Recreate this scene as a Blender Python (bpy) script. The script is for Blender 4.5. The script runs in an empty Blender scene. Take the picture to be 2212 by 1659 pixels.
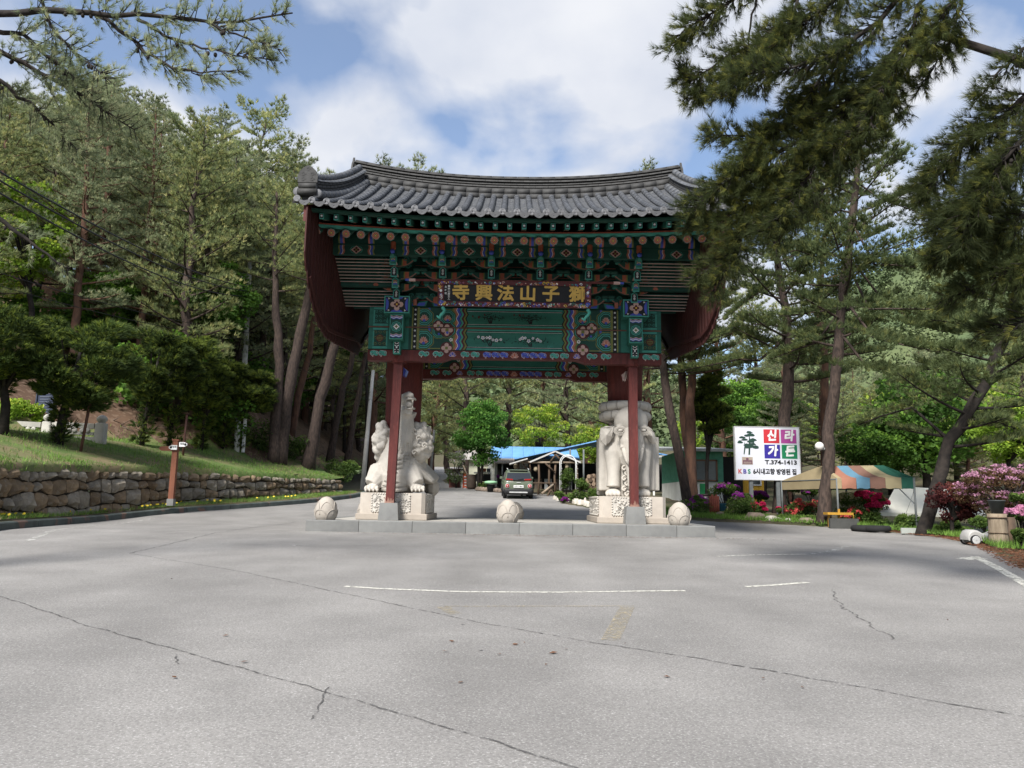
import bpy, math, random
import numpy as np
from mathutils import Vector, Matrix, noise
random.seed(7); rng = np.random.default_rng(11)
C = bpy.context.scene.collection
S = bpy.context.scene

# ------------------------------------------------------------------ camera
F_PX = 1662.3; CX, CY, CAM_H = 1106.0, 829.5, 0.85      # measuring grid of 2212 x 1659
PITCH = math.atan((1084 - CY) / F_PX); ROLL = math.radians(0.9)
_fw = np.array([0, math.cos(PITCH), math.sin(PITCH)])
_u0 = np.array([0, -math.sin(PITCH), math.cos(PITCH)]); _r0 = np.array([1.0, 0, 0])
_rt = _r0 * math.cos(ROLL) + _u0 * math.sin(ROLL)
_up = -_r0 * math.sin(ROLL) + _u0 * math.cos(ROLL)
cam_d = bpy.data.cameras.new('camera'); cam = bpy.data.objects.new('camera', cam_d); C.objects.link(cam)
cam_d.sensor_width = 36; cam_d.lens = 36 * F_PX / 2212; cam_d.clip_start = 0.05; cam_d.clip_end = 4000
cam.matrix_world = Matrix(((_rt[0], _up[0], -_fw[0], 0), (_rt[1], _up[1], -_fw[1], 0),
                           (_rt[2], _up[2], -_fw[2], CAM_H), (0, 0, 0, 1)))
S.camera = cam

# ------------------------------------------------------------------ light
SUN_EL, SUN_AZ = 45.0, 206.0         # azimuth: compass bearing of the sun (y = north); behind the camera, to its left
S.view_settings.view_transform = 'Standard'; S.view_settings.look = 'None'
S.view_settings.exposure = 2.1; S.view_settings.gamma = 1.0; S.view_settings.use_curve_mapping = False
SKY_STRENGTH, CLOUD_STRENGTH = 0.046, 0.235
W = bpy.data.worlds.new('World'); S.world = W; W.use_nodes = True
nt = W.node_tree; N = nt.nodes; L = nt.links
for n in list(N): N.remove(n)
out = N.new('ShaderNodeOutputWorld'); mixs = N.new('ShaderNodeMixShader')
b1 = N.new('ShaderNodeBackground'); b2 = N.new('ShaderNodeBackground')
sky = N.new('ShaderNodeTexSky'); sky.sky_type = 'NISHITA'; sky.sun_disc = False
sky.sun_elevation = math.radians(SUN_EL); sky.sun_rotation = math.radians(SUN_AZ)
sky.air_density = 1.0; sky.dust_density = 0.6; sky.ozone_density = 2.5
L.new(sky.outputs[0], b1.inputs[0]); b1.inputs[1].default_value = SKY_STRENGTH
tc = N.new('ShaderNodeTexCoord'); sep = N.new('ShaderNodeSeparateXYZ'); L.new(tc.outputs['Generated'], sep.inputs[0])
zc = N.new('ShaderNodeMath'); zc.operation = 'MAXIMUM'; zc.inputs[1].default_value = 0.0; L.new(sep.outputs[2], zc.inputs[0])
za = N.new('ShaderNodeMath'); za.operation = 'ADD'; za.inputs[1].default_value = 0.40; L.new(zc.outputs[0], za.inputs[0])
dx = N.new('ShaderNodeMath'); dx.operation = 'DIVIDE'; L.new(sep.outputs[0], dx.inputs[0]); L.new(za.outputs[0], dx.inputs[1])
dy = N.new('ShaderNodeMath'); dy.operation = 'DIVIDE'; L.new(sep.outputs[1], dy.inputs[0]); L.new(za.outputs[0], dy.inputs[1])
cmb = N.new('ShaderNodeCombineXYZ'); L.new(dx.outputs[0], cmb.inputs[0]); L.new(dy.outputs[0], cmb.inputs[1])
n1 = N.new('ShaderNodeTexNoise'); n1.noise_dimensions = '4D'; n1.inputs['W'].default_value = 8.8
n1.inputs['Scale'].default_value = 3.6; n1.inputs['Detail'].default_value = 7; n1.inputs['Roughness'].default_value = 0.46
n1.inputs['Distortion'].default_value = 0.25; L.new(cmb.outputs[0], n1.inputs['Vector'])
r1 = N.new('ShaderNodeValToRGB'); r1.color_ramp.elements[0].position = 0.44; r1.color_ramp.elements[1].position = 0.56
r1.color_ramp.elements[0].color = (0.12, 0.12, 0.12, 1); L.new(n1.outputs['Fac'], r1.inputs[0])
n2 = N.new('ShaderNodeTexNoise'); n2.inputs['Scale'].default_value = 3.4; n2.inputs['Detail'].default_value = 7
L.new(cmb.outputs[0], n2.inputs['Vector'])
r2 = N.new('ShaderNodeValToRGB'); r2.color_ramp.elements[0].position = 0.32; r2.color_ramp.elements[1].position = 0.62
r2.color_ramp.elements[0].color = (0.66, 0.71, 0.82, 1); r2.color_ramp.elements[1].color = (0.88, 0.90, 0.95, 1)
L.new(n2.outputs['Fac'], r2.inputs[0]); L.new(r2.outputs[0], b2.inputs[0]); b2.inputs[1].default_value = CLOUD_STRENGTH
L.new(r1.outputs[0], mixs.inputs[0]); L.new(b1.outputs[0], mixs.inputs[1]); L.new(b2.outputs[0], mixs.inputs[2])
L.new(mixs.outputs[0], out.inputs[0])
sun_d = bpy.data.lights.new('sun', 'SUN'); sun_d.energy = 1.75; sun_d.angle = math.radians(16); sun_d.color = (1, 0.97, 0.925)
sun = bpy.data.objects.new('sun', sun_d); C.objects.link(sun)
_a, _e = math.radians(SUN_AZ), math.radians(SUN_EL)
sdir = Vector((math.sin(_a) * math.cos(_e), math.cos(_a) * math.cos(_e), math.sin(_e)))
sun.rotation_euler = sdir.to_track_quat('Z', 'Y').to_euler(); sun.location = (0, -5, 60)

# ------------------------------------------------------------------ measuring
def ray(px, py): return _fw + _rt * (px - CX) / F_PX + _up * (CY - py) / F_PX
def at(px, py, Y):
    d = ray(px, py); return np.array([0, 0, CAM_H]) + d * (Y / d[1])
def onx(px, py, X):
    d = ray(px, py); return np.array([0, 0, CAM_H]) + d * (X / d[0])
def hit(px, py, fn, y0=2.0, y1=260.0, step=0.08):
    d = ray(px, py); Y = y0
    while Y < y1:
        p = np.array([0, 0, CAM_H]) + d * (Y / d[1])
        if p[2] <= fn(p[0], p[1]): return p
        Y += step
    return p

# ------------------------------------------------------------------ object helpers
def tag(o, label=None, cat=None, group=None, kind=None):
    if label: o['label'] = label
    if cat: o['category'] = cat
    if group: o['group'] = group
    if kind: o['kind'] = kind
    return o
def thing(name, label, cat, loc=(0, 0, 0), group=None):
    o = bpy.data.objects.new(name, None); C.objects.link(o); o.location = [float(a) for a in loc]; o.empty_display_size = 0.2
    return tag(o, label, cat, group)
def wloc(o):
    v = Vector((0, 0, 0))
    while o is not None: v += o.location; o = o.parent
    return np.array(v)
def link_mesh(name, me, parent=None, loc=(0, 0, 0)):
    o = bpy.data.objects.new(name, me); C.objects.link(o); o.location = [float(a) for a in loc]
    if parent is not None: o.parent = parent
    return o
def inst(src, parent=None, loc=None, rot=None, scale=None):
    o = src.copy(); C.objects.link(o)
    if parent is not None: o.parent = parent
    if loc is not None: o.location = [float(a) for a in loc]
    if rot is not None: o.rotation_euler = rot
    if scale is not None: o.scale = scale
    return o
def copy_tree(o, parent=None):
    c = o.copy(); C.objects.link(c); c.parent = parent
    for ch in list(o.children): copy_tree(ch, c)
    return c
def raw_mesh(name, V, F, mats, mi=None, smooth=False):
    """V (n,3) array, F (m,k) array of one face size"""
    V = np.asarray(V, dtype=np.float32); F = np.asarray(F, dtype=np.int32)
    me = bpy.data.meshes.new(name); n, k = F.shape
    me.vertices.add(len(V)); me.vertices.foreach_set('co', V.ravel())
    me.loops.add(n * k); me.loops.foreach_set('vertex_index', F.ravel())
    me.polygons.add(n); me.polygons.foreach_set('loop_start', np.arange(0, n * k, k, dtype=np.int32))
    me.polygons.foreach_set('loop_total', np.full(n, k, dtype=np.int32))
    for m in (mats if isinstance(mats, (list, tuple)) else [mats]): me.materials.append(m)
    if mi is not None: me.polygons.foreach_set('material_index', np.asarray(mi, dtype=np.int32))
    if smooth: me.polygons.foreach_set('use_smooth', np.ones(n, dtype=bool))
    me.update(calc_edges=True); return me
def nrm(v):
    v = np.asarray(v, float); l = np.linalg.norm(v); return v / l if l > 1e-9 else v

class MB:
    def __init__(s): s.v = []; s.f = []; s.m = []; s.s = []
    def add(s, V, Fs, m=0, sm=False):
        b = len(s.v); s.v.extend([tuple(map(float, p)) for p in V])
        for f in Fs: s.f.append([b + i for i in f]); s.m.append(m); s.s.append(sm)
        return s
    def box(s, c, size, rz=0, m=0, ry=0, rx=0, taper=1.0):
        hx, hy, hz = [a / 2 for a in size]
        P = [Vector((x * hx * (taper if z > 0 else 1), y * hy * (taper if z > 0 else 1), z * hz)) for z in (-1, 1) for x, y in ((-1, -1), (1, -1), (1, 1), (-1, 1))]
        R = Matrix.Rotation(rz, 3, 'Z') @ Matrix.Rotation(ry, 3, 'Y') @ Matrix.Rotation(rx, 3, 'X')
        return s.add([R @ p + Vector(c) for p in P], [(3, 2, 1, 0), (4, 5, 6, 7), (0, 1, 5, 4), (1, 2, 6, 5), (2, 3, 7, 6), (3, 0, 4, 7)], m)
    def span(s, a, b, m=0):
        a = np.minimum(a, b), np.maximum(a, b)
        return s.box((a[0] + a[1]) / 2, a[1] - a[0], m=m)
    def bevbox(s, c, size, bev=0.02, m=0, rz=0, jit=0):
        """box with chamfered edges"""
        bm_pts = []
        hx, hy, hz = [a / 2 for a in size]; b = min(bev, hx * .6, hy * .6, hz * .6)
        R = Matrix.Rotation(rz, 3, 'Z')
        rings = []
        for (z, i) in ((-hz, b), (-hz + b, 0), (hz - b, 0), (hz, b)):
            x, y = hx - i, hy - i; q = b if i == 0 else b * .5
            rings.append([(-x + q, -y, z), (x - q, -y, z), (x, -y + q, z), (x, y - q, z), (x - q, y, z), (-x + q, y, z), (-x, y - q, z), (-x, -y + q, z)])
        V = [R @ Vector([a + (random.uniform(-jit, jit) if jit else 0) for a in p]) + Vector(c) for r in rings for p in r]
        Fs = [tuple(range(7, -1, -1)), tuple(range(24, 32))]
        for k in range(3):
            for i in range(8):
                j = (i + 1) % 8; Fs.append((k * 8 + i, k * 8 + j, k * 8 + 8 + j, k * 8 + 8 + i))
        return s.add(V, Fs, m)
    def tube(s, P, R, n=8, m=0, cap=True, sm=True):
        P = [np.asarray(p, float) for p in P]
        if not hasattr(R, '__len__'): R = [R] * len(P)
        V = []; prev = None
        for i, p in enumerate(P):
            t = nrm(P[min(i + 1, len(P) - 1)] - P[max(i - 1, 0)])
            if prev is None:
                a = np.array([0, 0, 1.0]) if abs(t[2]) < .9 else np.array([1.0, 0, 0])
                u = nrm(np.cross(a, t))
            else: u = nrm(prev - t * (prev @ t))
            prev = u; w = np.cross(t, u)
            for k in range(n):
                an = 2 * math.pi * (k + .5) / n; V.append(p + R[i] * (u * math.cos(an) + w * math.sin(an)))
        Fs = []
        for i in range(len(P) - 1):
            for k in range(n):
                j = (k + 1) % n; Fs.append((i * n + k, i * n + j, i * n + n + j, i * n + n + k))
        s.add(V, Fs, m, sm)
        if cap:
            b = len(s.v) - len(V)
            s.f.append([b + k for k in range(n - 1, -1, -1)]); s.m.append(m); s.s.append(False)
            s.f.append([b + (len(P) - 1) * n + k for k in range(n)]); s.m.append(m); s.s.append(False)
        return s
    def bar(s, a, b, w, h, m=0):
        """square timber from a to b, w sideways, h upright"""
        a = np.asarray(a, float); b = np.asarray(b, float); t = nrm(b - a)
        r = np.array([0, 0, 1.0]) if abs(t[2]) < .95 else np.array([0, 1.0, 0])
        u = nrm(np.cross(t, r)); v = np.cross(u, t)
        V = [p + u * x * w / 2 + v * y * h / 2 for p in (a, b) for x, y in ((-1, -1), (1, -1), (1, 1), (-1, 1))]
        return s.add(V, [(0, 1, 2, 3), (7, 6, 5, 4), (4, 5, 1, 0), (5, 6, 2, 1), (6, 7, 3, 2), (7, 4, 0, 3)], m)
    def lathe(s, prof, c, n=16, m=0, sm=True, ax='z'):
        V = []
        for r, z in prof:
            for k in range(n):
                a = 2 * math.pi * k / n; x, y = r * math.cos(a), r * math.sin(a)
                V.append({'z': (x, y, z), 'y': (x, z, y), 'x': (z, x, y)}[ax])
        V = [np.add(p, c) for p in V]; Fs = []
        for i in range(len(prof) - 1):
            for k in range(n):
                j = (k + 1) % n; q = (i * n + k, i * n + j, i * n + n + j, i * n + n + k); Fs.append(q if ax != 'y' else q[::-1])
        s.add(V, Fs, m, sm); b = len(s.v) - len(V)
        if prof[0][0] > 1e-4: s.f.append([b + k for k in range(n)][::(-1 if ax != 'y' else 1)]); s.m.append(m); s.s.append(False)
        if prof[-1][0] > 1e-4: s.f.append([b + (len(prof) - 1) * n + k for k in range(n)][::(1 if ax != 'y' else -1)]); s.m.append(m); s.s.append(False)
        return s
    def ball(s, c, r, m=0, n=10, k=6):
        r = np.array(r if hasattr(r, '__len__') else (r, r, r), float)
        V = [(0, 0, -1)] + [(math.cos(2 * math.pi * i / n) * math.sin(math.pi * j / k), math.sin(2 * math.pi * i / n) * math.sin(math.pi * j / k), -math.cos(math.pi * j / k)) for j in range(1, k) for i in range(n)] + [(0, 0, 1)]
        Fs = [(0, 1 + (i + 1) % n, 1 + i) for i in range(n)]
        for j in range(k - 2):
            for i in range(n): a = 1 + j * n; Fs.append((a + i, a + (i + 1) % n, a + n + (i + 1) % n, a + n + i))
        a = 1 + (k - 2) * n; Fs += [(a + i, a + (i + 1) % n, len(V) - 1) for i in range(n)]
        return s.add([np.array(p) * r + np.array(c) for p in V], Fs, m, True)
    def prism(s, pts, o, u, v, w, m=0, back=True, mside=None):
        """flat outline pts (a,b) in plane o + a u + b v, given thickness vector w"""
        o, u, v, w = [np.asarray(a, float) for a in (o, u, v, w)]; n = len(pts)
        A = [o + u * a + v * b for a, b in pts]; B = [p + w for p in A]
        area = sum(pts[i][0] * pts[(i + 1) % n][1] - pts[(i + 1) % n][0] * pts[i][1] for i in range(n))
        flip = (area > 0) == (np.dot(np.cross(u, v), w) > 0)
        fa = tuple(range(n)); fb = tuple(range(n, 2 * n))
        b0 = len(s.v)
        s.add(A + B, [fa[::-1] if flip else fa] + ([fb if flip else fb[::-1]] if back else []), m)
        for i in range(n):
            j = (i + 1) % n; q = (b0 + i, b0 + j, b0 + n + j, b0 + n + i)
            s.f.append(list(q if flip else q[::-1])); s.m.append(m if mside is None else mside); s.s.append(False)
        return s
    def flat(s, pts, o, u, v, m=0):
        o, u, v = [np.asarray(a, float) for a in (o, u, v)]
        return s.add([o + u * a + v * b for a, b in pts], [tuple(range(len(pts)))], m)
    def build(s, name, mats, parent=None, pivot=None):
        V = np.array(s.v); mats = mats if isinstance(mats, (list, tuple)) else [mats]
        if pivot is None:
            lo, hi = V.min(0), V.max(0); pivot = np.array([(lo[0] + hi[0]) / 2, (lo[1] + hi[1]) / 2, lo[2]])
        me = bpy.data.meshes.new(name); me.from_pydata([tuple(p) for p in V - pivot], [], s.f)
        for m in mats: me.materials.append(m)
        me.polygons.foreach_set('material_index', s.m); me.polygons.foreach_set('use_smooth', s.s); me.update()
        base = wloc(parent) if parent is not None else 0
        return link_mesh(name, me, parent, np.asarray(pivot) - base)

# ------------------------------------------------------------------ materials
_M = {}
def pm(name, c1, c2=None, scale=4.0, rough=0.75, bump=0.0, bscale=None, detail=5, rnd=0.0, spec=0.3, metal=0.0,
       coords='Object', stretch=None, c3=None, scale3=60.0, amt3=0.5, trans=0.0, island=0.0, lo=0.35, hi=0.65, pos3=0.62):
    """two tones mixed by noise, optional fine speckle c3, per-object and per-island brightness spread, bump"""
    if name in _M: return _M[name]
    m = bpy.data.materials.new(name); m.use_nodes = True; t = m.node_tree; n, l = t.nodes, t.links
    p = n['Principled BSDF']; p.inputs['Roughness'].default_value = rough; p.inputs['Metallic'].default_value = metal
    p.inputs['Specular IOR Level'].default_value = spec
    tcn = n.new('ShaderNodeTexCoord'); vec = tcn.outputs['Object']
    if coords == 'World':
        g = n.new('ShaderNodeNewGeometry'); vec = g.outputs['Position']
    if stretch:
        mp = n.new('ShaderNodeMapping'); mp.inputs['Scale'].default_value = stretch; l.new(vec, mp.inputs[0]); vec = mp.outputs[0]
    c1 = (*c1, 1); c2 = (*(c2 or [a * .72 for a in c1[:3]]), 1)
    nz = n.new('ShaderNodeTexNoise'); nz.inputs['Scale'].default_value = scale; nz.inputs['Detail'].default_value = detail
    nz.inputs['Roughness'].default_value = 0.6; l.new(vec, nz.inputs['Vector'])
    rp = n.new('ShaderNodeValToRGB'); rp.color_ramp.elements[0].position = lo; rp.color_ramp.elements[1].position = hi
    rp.color_ramp.elements[0].color = c1; rp.color_ramp.elements[1].color = c2
    l.new(nz.outputs['Fac'], rp.inputs[0]); col = rp.outputs[0]
    if c3:
        nf = n.new('ShaderNodeTexNoise'); nf.inputs['Scale'].default_value = scale3; nf.inputs['Detail'].default_value = 2
        l.new(vec, nf.inputs['Vector']); rf = n.new('ShaderNodeValToRGB')
        rf.color_ramp.elements[0].position = pos3; rf.color_ramp.elements[1].position = pos3 + .06
        l.new(nf.outputs['Fac'], rf.inputs[0]); mf = n.new('ShaderNodeMath'); mf.operation = 'MULTIPLY'; mf.inputs[1].default_value = amt3
        l.new(rf.outputs[0], mf.inputs[0]); mx = n.new('ShaderNodeMix'); mx.data_type = 'RGBA'
        l.new(mf.outputs[0], mx.inputs[0]); l.new(col, mx.inputs[6]); mx.inputs[7].default_value = (*c3, 1); col = mx.outputs[2]
    if rnd or island:
        val = None
        if rnd:
            oi = n.new('ShaderNodeObjectInfo'); mr = n.new('ShaderNodeMapRange'); l.new(oi.outputs['Random'], mr.inputs[0])
            mr.inputs[3].default_value = 1 - rnd; mr.inputs[4].default_value = 1 + rnd; val = mr.outputs[0]
        if island:
            ge = n.new('ShaderNodeNewGeometry'); m2 = n.new('ShaderNodeMapRange'); l.new(ge.outputs['Random Per Island'], m2.inputs[0])
            m2.inputs[3].default_value = 1 - island; m2.inputs[4].default_value = 1 + island
            if val is None: val = m2.outputs[0]
            else:
                mm = n.new('ShaderNodeMath'); mm.operation = 'MULTIPLY'; l.new(val, mm.inputs[0]); l.new(m2.outputs[0], mm.inputs[1]); val = mm.outputs[0]
        vm = n.new('ShaderNodeVectorMath'); vm.operation = 'SCALE'; l.new(col, vm.inputs[0]); l.new(val, vm.inputs[3]); col = vm.outputs[0]
    l.new(col, p.inputs['Base Color'])
    if bump:
        nb = n.new('ShaderNodeTexNoise'); nb.inputs['Scale'].default_value = bscale or scale * 4; nb.inputs['Detail'].default_value = 6
        l.new(vec, nb.inputs['Vector']); bp = n.new('ShaderNodeBump'); bp.inputs['Strength'].default_value = bump
        bp.inputs['Distance'].default_value = 0.02; l.new(nb.outputs['Fac'], bp.inputs['Height']); l.new(bp.outputs[0], p.inputs['Normal'])
    if trans:
        tr = n.new('ShaderNodeBsdfTranslucent'); l.new(col, tr.inputs[0]); ms = n.new('ShaderNodeMixShader'); ms.inputs[0].default_value = trans
        l.new(p.outputs[0], ms.inputs[1]); l.new(tr.outputs[0], ms.inputs[2]); l.new(ms.outputs[0], n['Material Output'].inputs[0])
    _M[name] = m; return m
def flatm(name, c, rough=.6, var=.12): return pm(name, c, [a * (1 - var * 2) for a in c], 6, rough)

GRANITE = pm('pale_granite', (.50, .465, .41), (.40, .37, .325), 2.2, .85, .35, 60, c3=(.30, .28, .25), scale3=110, amt3=.45)
GRANITE_BUD = pm('bollard_granite', (.40, .36, .31), (.32, .285, .245), 2.2, .88, .35, 60, c3=(.24, .22, .19), scale3=110, amt3=.45)
GRANITE_PED = pm('pink_granite', (.47, .42, .36), (.385, .34, .29), 1.8, .85, .25, 70, c3=(.32, .29, .26), scale3=120, amt3=.4)
GRANITE_GREY = pm('grey_granite', (.20, .20, .19), (.145, .145, .14), 1.6, .85, .25, 60, c3=(.13, .13, .13), scale3=90, amt3=.45, rnd=.08)
RED = pm('red_brown_paint', (.112, .023, .019), (.070, .016, .014), 1.8, .65, .35, 14, stretch=(5, 5, .5), rnd=.06, c3=(.17, .05, .04), scale3=9, amt3=.4, pos3=.6)
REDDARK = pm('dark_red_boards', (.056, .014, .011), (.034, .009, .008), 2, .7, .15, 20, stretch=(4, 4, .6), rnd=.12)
GREEN = pm('dancheong_green', (.030, .155, .115), (.022, .115, .088), 2, .65, .12, 20, stretch=(1, 3, 3))
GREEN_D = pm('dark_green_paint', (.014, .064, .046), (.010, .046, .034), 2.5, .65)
TEAL = flatm('teal_paint', (.06, .30, .24)); WHITE = flatm('white_paint', (.74, .73, .70)); BLACK = flatm('black_paint', (.012, .012, .014))
PINK = flatm('salmon_paint', (.40, .135, .09)); PALEPINK = flatm('pale_pink_paint', (.52, .34, .29)); BLUE = flatm('blue_paint', (.06, .09, .42))
ORANGE = flatm('orange_paint', (.36, .095, .05)); GOLD = pm('gold_paint', (.58, .36, .07), (.44, .27, .05), 9, .45, spec=.5)
OLIVE = flatm('olive_paint', (.17, .18, .05)); MAROON = flatm('maroon_paint', (.09, .018, .02)); YELLOW = flatm('yellow_paint', (.70, .45, .06))
DAN = [GREEN, GREEN_D, TEAL, WHITE, BLACK, PINK, PALEPINK, BLUE, ORANGE, GOLD, OLIVE, MAROON, YELLOW]
iG, iD, iT, iW, iK, iP, iPP, iB, iO, iAu, iOl, iMa, iY = range(13)
TILE = pm('grey_roof_tile', (.098, .102, .110), (.055, .058, .064), 5, .62, .25, 50, rnd=.20, c3=(.19, .19, .175), scale3=18, amt3=.5, pos3=.58)
TILE_D = pm('dark_ridge_tile', (.058, .057, .055), (.034, .033, .032), 5, .7, .3, 50, rnd=.09)
MORTAR = pm('roof_mortar', (.045, .044, .042), None, 8, .9)
METAL = pm('galvanised_steel', (.14, .15, .15), (.10, .11, .11), 6, .6)
WOOD = pm('weathered_timber', (.115, .076, .048), (.058, .040, .028), 3, .8, .3, 20, stretch=(3, 3, .5), rnd=.15)
DARK = pm('shadowy_interior', (.02, .019, .018), None, 3, .9)  # near-black with interior shade put into the colour; also the cart's firebox
def dump_order(): pass
# ================================================================== GROUND
def rz(y):
    if y < 19: return .033 * (y - 19)
    if y < 23: return 0.0
    if y < 27: return .06 * (y - 23) ** 2 / 8
    return .06 * (y - 25)
KERB = np.array([(-9.0, -14), (-10.4, 8), (-11.4, 14), (-12.05, 18.5), (-12.9, 23), (-13.1, 26.5), (-12.2, 29.5), (-10.7, 32.2), (-9.0, 36), (-8.3, 38.6), (-7.9, 41.5), (-8.1, 45)])
LEFT_FAR = np.array([(-9.0, 50), (-10.0, 66), (-13.0, 104), (-15, 140)])
RIGHT = np.array([(5.0, -14), (6.2, 6), (7.3, 10), (8.75, 13.4), (10.4, 17), (11.8, 20.5), (12.5, 23.0), (12.6, 24.5), (12.1, 26.4), (10.9, 27.5), (9.4, 28.3), (7.8, 28.8), (6.4, 29.6), (5.0, 32.4), (3.7, 35), (2.4, 38.6), (2.5, 41), (3.0, 44), (2.0, 47.2), (-.6, 48.6), (-2.2, 51.2), (-4.3, 57), (-5.9, 66), (-8.2, 104), (-10, 140)])
ROADPOLY = np.vstack([KERB, LEFT_FAR, RIGHT[::-1]])
def seg_dist(P, poly, closed=False):
    """distance of points P(n,2) to polyline, and param (index+t)"""
    P = np.atleast_2d(P); best = np.full(len(P), 1e9); par = np.zeros(len(P))
    n = len(poly); rngs = n if closed else n - 1
    for i in range(rngs):
        a, b = poly[i], poly[(i + 1) % n]; ab = b - a
        t = np.clip(((P - a) @ ab) / (ab @ ab), 0, 1); d = np.hypot(*(P - (a + t[:, None] * ab)).T)
        k = d < best; best[k] = d[k]; par[k] = i + t[k]
    return best, par
def inside(P, poly):
    P = np.atleast_2d(P); c = np.zeros(len(P), bool); n = len(poly); x, y = P[:, 0], P[:, 1]
    for i in range(n):
        x0, y0 = poly[i]; x1, y1 = poly[(i + 1) % n]
        if y0 == y1: continue
        k = ((y0 > y) != (y1 > y)) & (x < (x1 - x0) * (y - y0) / (y1 - y0) + x0); c ^= k
    return c
def fbm(x, y, s=1.0, o=3):
    v = 0; a = 1.0
    for i in range(o): v += a * noise.noise(Vector((x * s, y * s, 3.1 * i))); a *= .5; s *= 2
    return v
# stone wall line (x, y, base z, top z), from left of the frame to its far end
def wpt(px, pb, pt, Y): b = at(px, pb, Y); t = at(px, pt, Y); return (b[0], Y, b[2] - .12, t[2])
WALL = np.array([(-12.6, 12.0, -.1, 1.25), wpt(-60, 1118, 1003, 18.9), wpt(0, 1112, 1005, 20.4), wpt(200, 1100, 1009, 25.5), wpt(384, 1083, 1015, 30.2), wpt(540, 1078, 1023, 34.2), wpt(660, 1074, 1030, 38.2), wpt(741, 1070, 1034, 41.0)])
FOOT = np.vstack([WALL[:, :2], [(-9.2, 44), (-10.6, 50), (-11.6, 66), (-15, 104), (-17, 140)]])
FOOTZ = np.concatenate([WALL[:, 3], [2.0, 2.6, 3.4, 5.4, 7.2]])
FLAT = np.array([9.5, 9.5, 9.5, 8.5, 6.2, 4.6, 3.0, 1.6, .9, .6, .5, .5, .5])       # width of the grassy shelf
def bank_z(x, y):
    d, p = seg_dist(np.array([[x, y]]), FOOT); d = float(d[0]); p = float(p[0]); i = min(int(p), len(FOOT) - 2); t = p - i
    zt = FOOTZ[i] * (1 - t) + FOOTZ[i + 1] * t; fl = FLAT[i] * (1 - t) + FLAT[i + 1] * t
    z = zt + .30 * min(d, 4, fl) + .14 * max(0, min(d, fl) - 4) + .015 * fbm(x, y, .5)
    e = max(d - fl, 0); z += 30 * (1 - math.exp(-e * .80 / 30)) + min(e, 3) * .12 * fbm(x, y, .35)
    return z
def left_of_foot(x, y):
    i = np.searchsorted(FOOT[:, 1], y) - 1; i = int(np.clip(i, 0, len(FOOT) - 2))
    t = (y - FOOT[i, 1]) / (FOOT[i + 1, 1] - FOOT[i, 1]); return x < FOOT[i, 0] * (1 - t) + FOOT[i + 1, 0] * t
def ground_z(x, y):
    """ground sheet beyond the asphalt (everything but the left bank)"""
    d, _ = seg_dist(np.array([[x, y]]), ROADPOLY, True); d = float(d[0])
    z = rz(min(y, 90)) if y < 90 else rz(90) + .03 * (y - 90)
    if inside(np.array([[x, y]]), ROADPOLY)[0]: return z - min(d, 1) * .12 - .02
    if x < 0 and y < 46: return z - .05
    s = min(d / 1.2, 1); h = z + .09 * s + .05 * s * fbm(x, y, .8)
    if x > 12: h -= min((x - 12) * .035, .5)
    h += max(0, d - 16) * .10 if y > 40 else 0
    return h
def terrain(x, y):
    if left_of_foot(x, y): return bank_z(x, y)
    if inside(np.array([[x, y]]), ROADPOLY)[0]: return rz(y)
    return ground_z(x, y)

ASPHALT = pm('worn_asphalt', (.228, .217, .203), (.186, .177, .166), .35, .88, .35, 190, coords='World', c3=(.42, .41, .385), scale3=75, amt3=.55, pos3=.585, lo=.3, hi=.7)
# extra darker pits on the asphalt
def _asphalt():
    t = ASPHALT.node_tree; n, l = t.nodes, t.links; p = n['Principled BSDF']; src = p.inputs['Base Color'].links[0].from_socket
    g = n.new('ShaderNodeNewGeometry'); v = n.new('ShaderNodeTexVoronoi'); v.inputs['Scale'].default_value = 42; l.new(g.outputs['Position'], v.inputs['Vector'])
    r = n.new('ShaderNodeMapRange'); r.inputs[1].default_value = .1; r.inputs[2].default_value = .6; r.inputs[3].default_value = .80; r.inputs[4].default_value = 1.12
    l.new(v.outputs['Distance'], r.inputs[0])
    z = n.new('ShaderNodeTexNoise'); z.inputs['Scale'].default_value = .9; z.inputs['Detail'].default_value = 6; l.new(g.outputs['Position'], z.inputs['Vector'])
    r2 = n.new('ShaderNodeMapRange'); r2.inputs[1].default_value = .3; r2.inputs[2].default_value = .7; r2.inputs[3].default_value = .86; r2.inputs[4].default_value = 1.10; l.new(z.outputs['Fac'], r2.inputs[0])
    mp = n.new('ShaderNodeMapping'); mp.inputs['Scale'].default_value = (.5, .09, 1); l.new(g.outputs['Position'], mp.inputs[0])
    z3 = n.new('ShaderNodeTexNoise'); z3.inputs['Scale'].default_value = 1.0; z3.inputs['Detail'].default_value = 3; l.new(mp.outputs[0], z3.inputs['Vector'])
    r3 = n.new('ShaderNodeMapRange'); r3.inputs[1].default_value = .3; r3.inputs[2].default_value = .7; r3.inputs[3].default_value = .86; r3.inputs[4].default_value = 1.10; l.new(z3.outputs['Fac'], r3.inputs[0])
    m0 = n.new('ShaderNodeMath'); m0.operation = 'MULTIPLY'; l.new(r.outputs[0], m0.inputs[0]); l.new(r2.outputs[0], m0.inputs[1])
    m1 = n.new('ShaderNodeMath'); m1.operation = 'MULTIPLY'; l.new(m0.outputs[0], m1.inputs[0]); l.new(r3.outputs[0], m1.inputs[1])
    s = n.new('ShaderNodeVectorMath'); s.operation = 'SCALE'; l.new(src, s.inputs[0]); l.new(m1.outputs[0], s.inputs[3]); l.new(s.outputs[0], p.inputs['Base Color'])
_asphalt()
ys = np.concatenate([np.arange(-14, 19, 1.0), np.arange(19, 28, .5), np.arange(28, 141, 2.0)])
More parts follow.
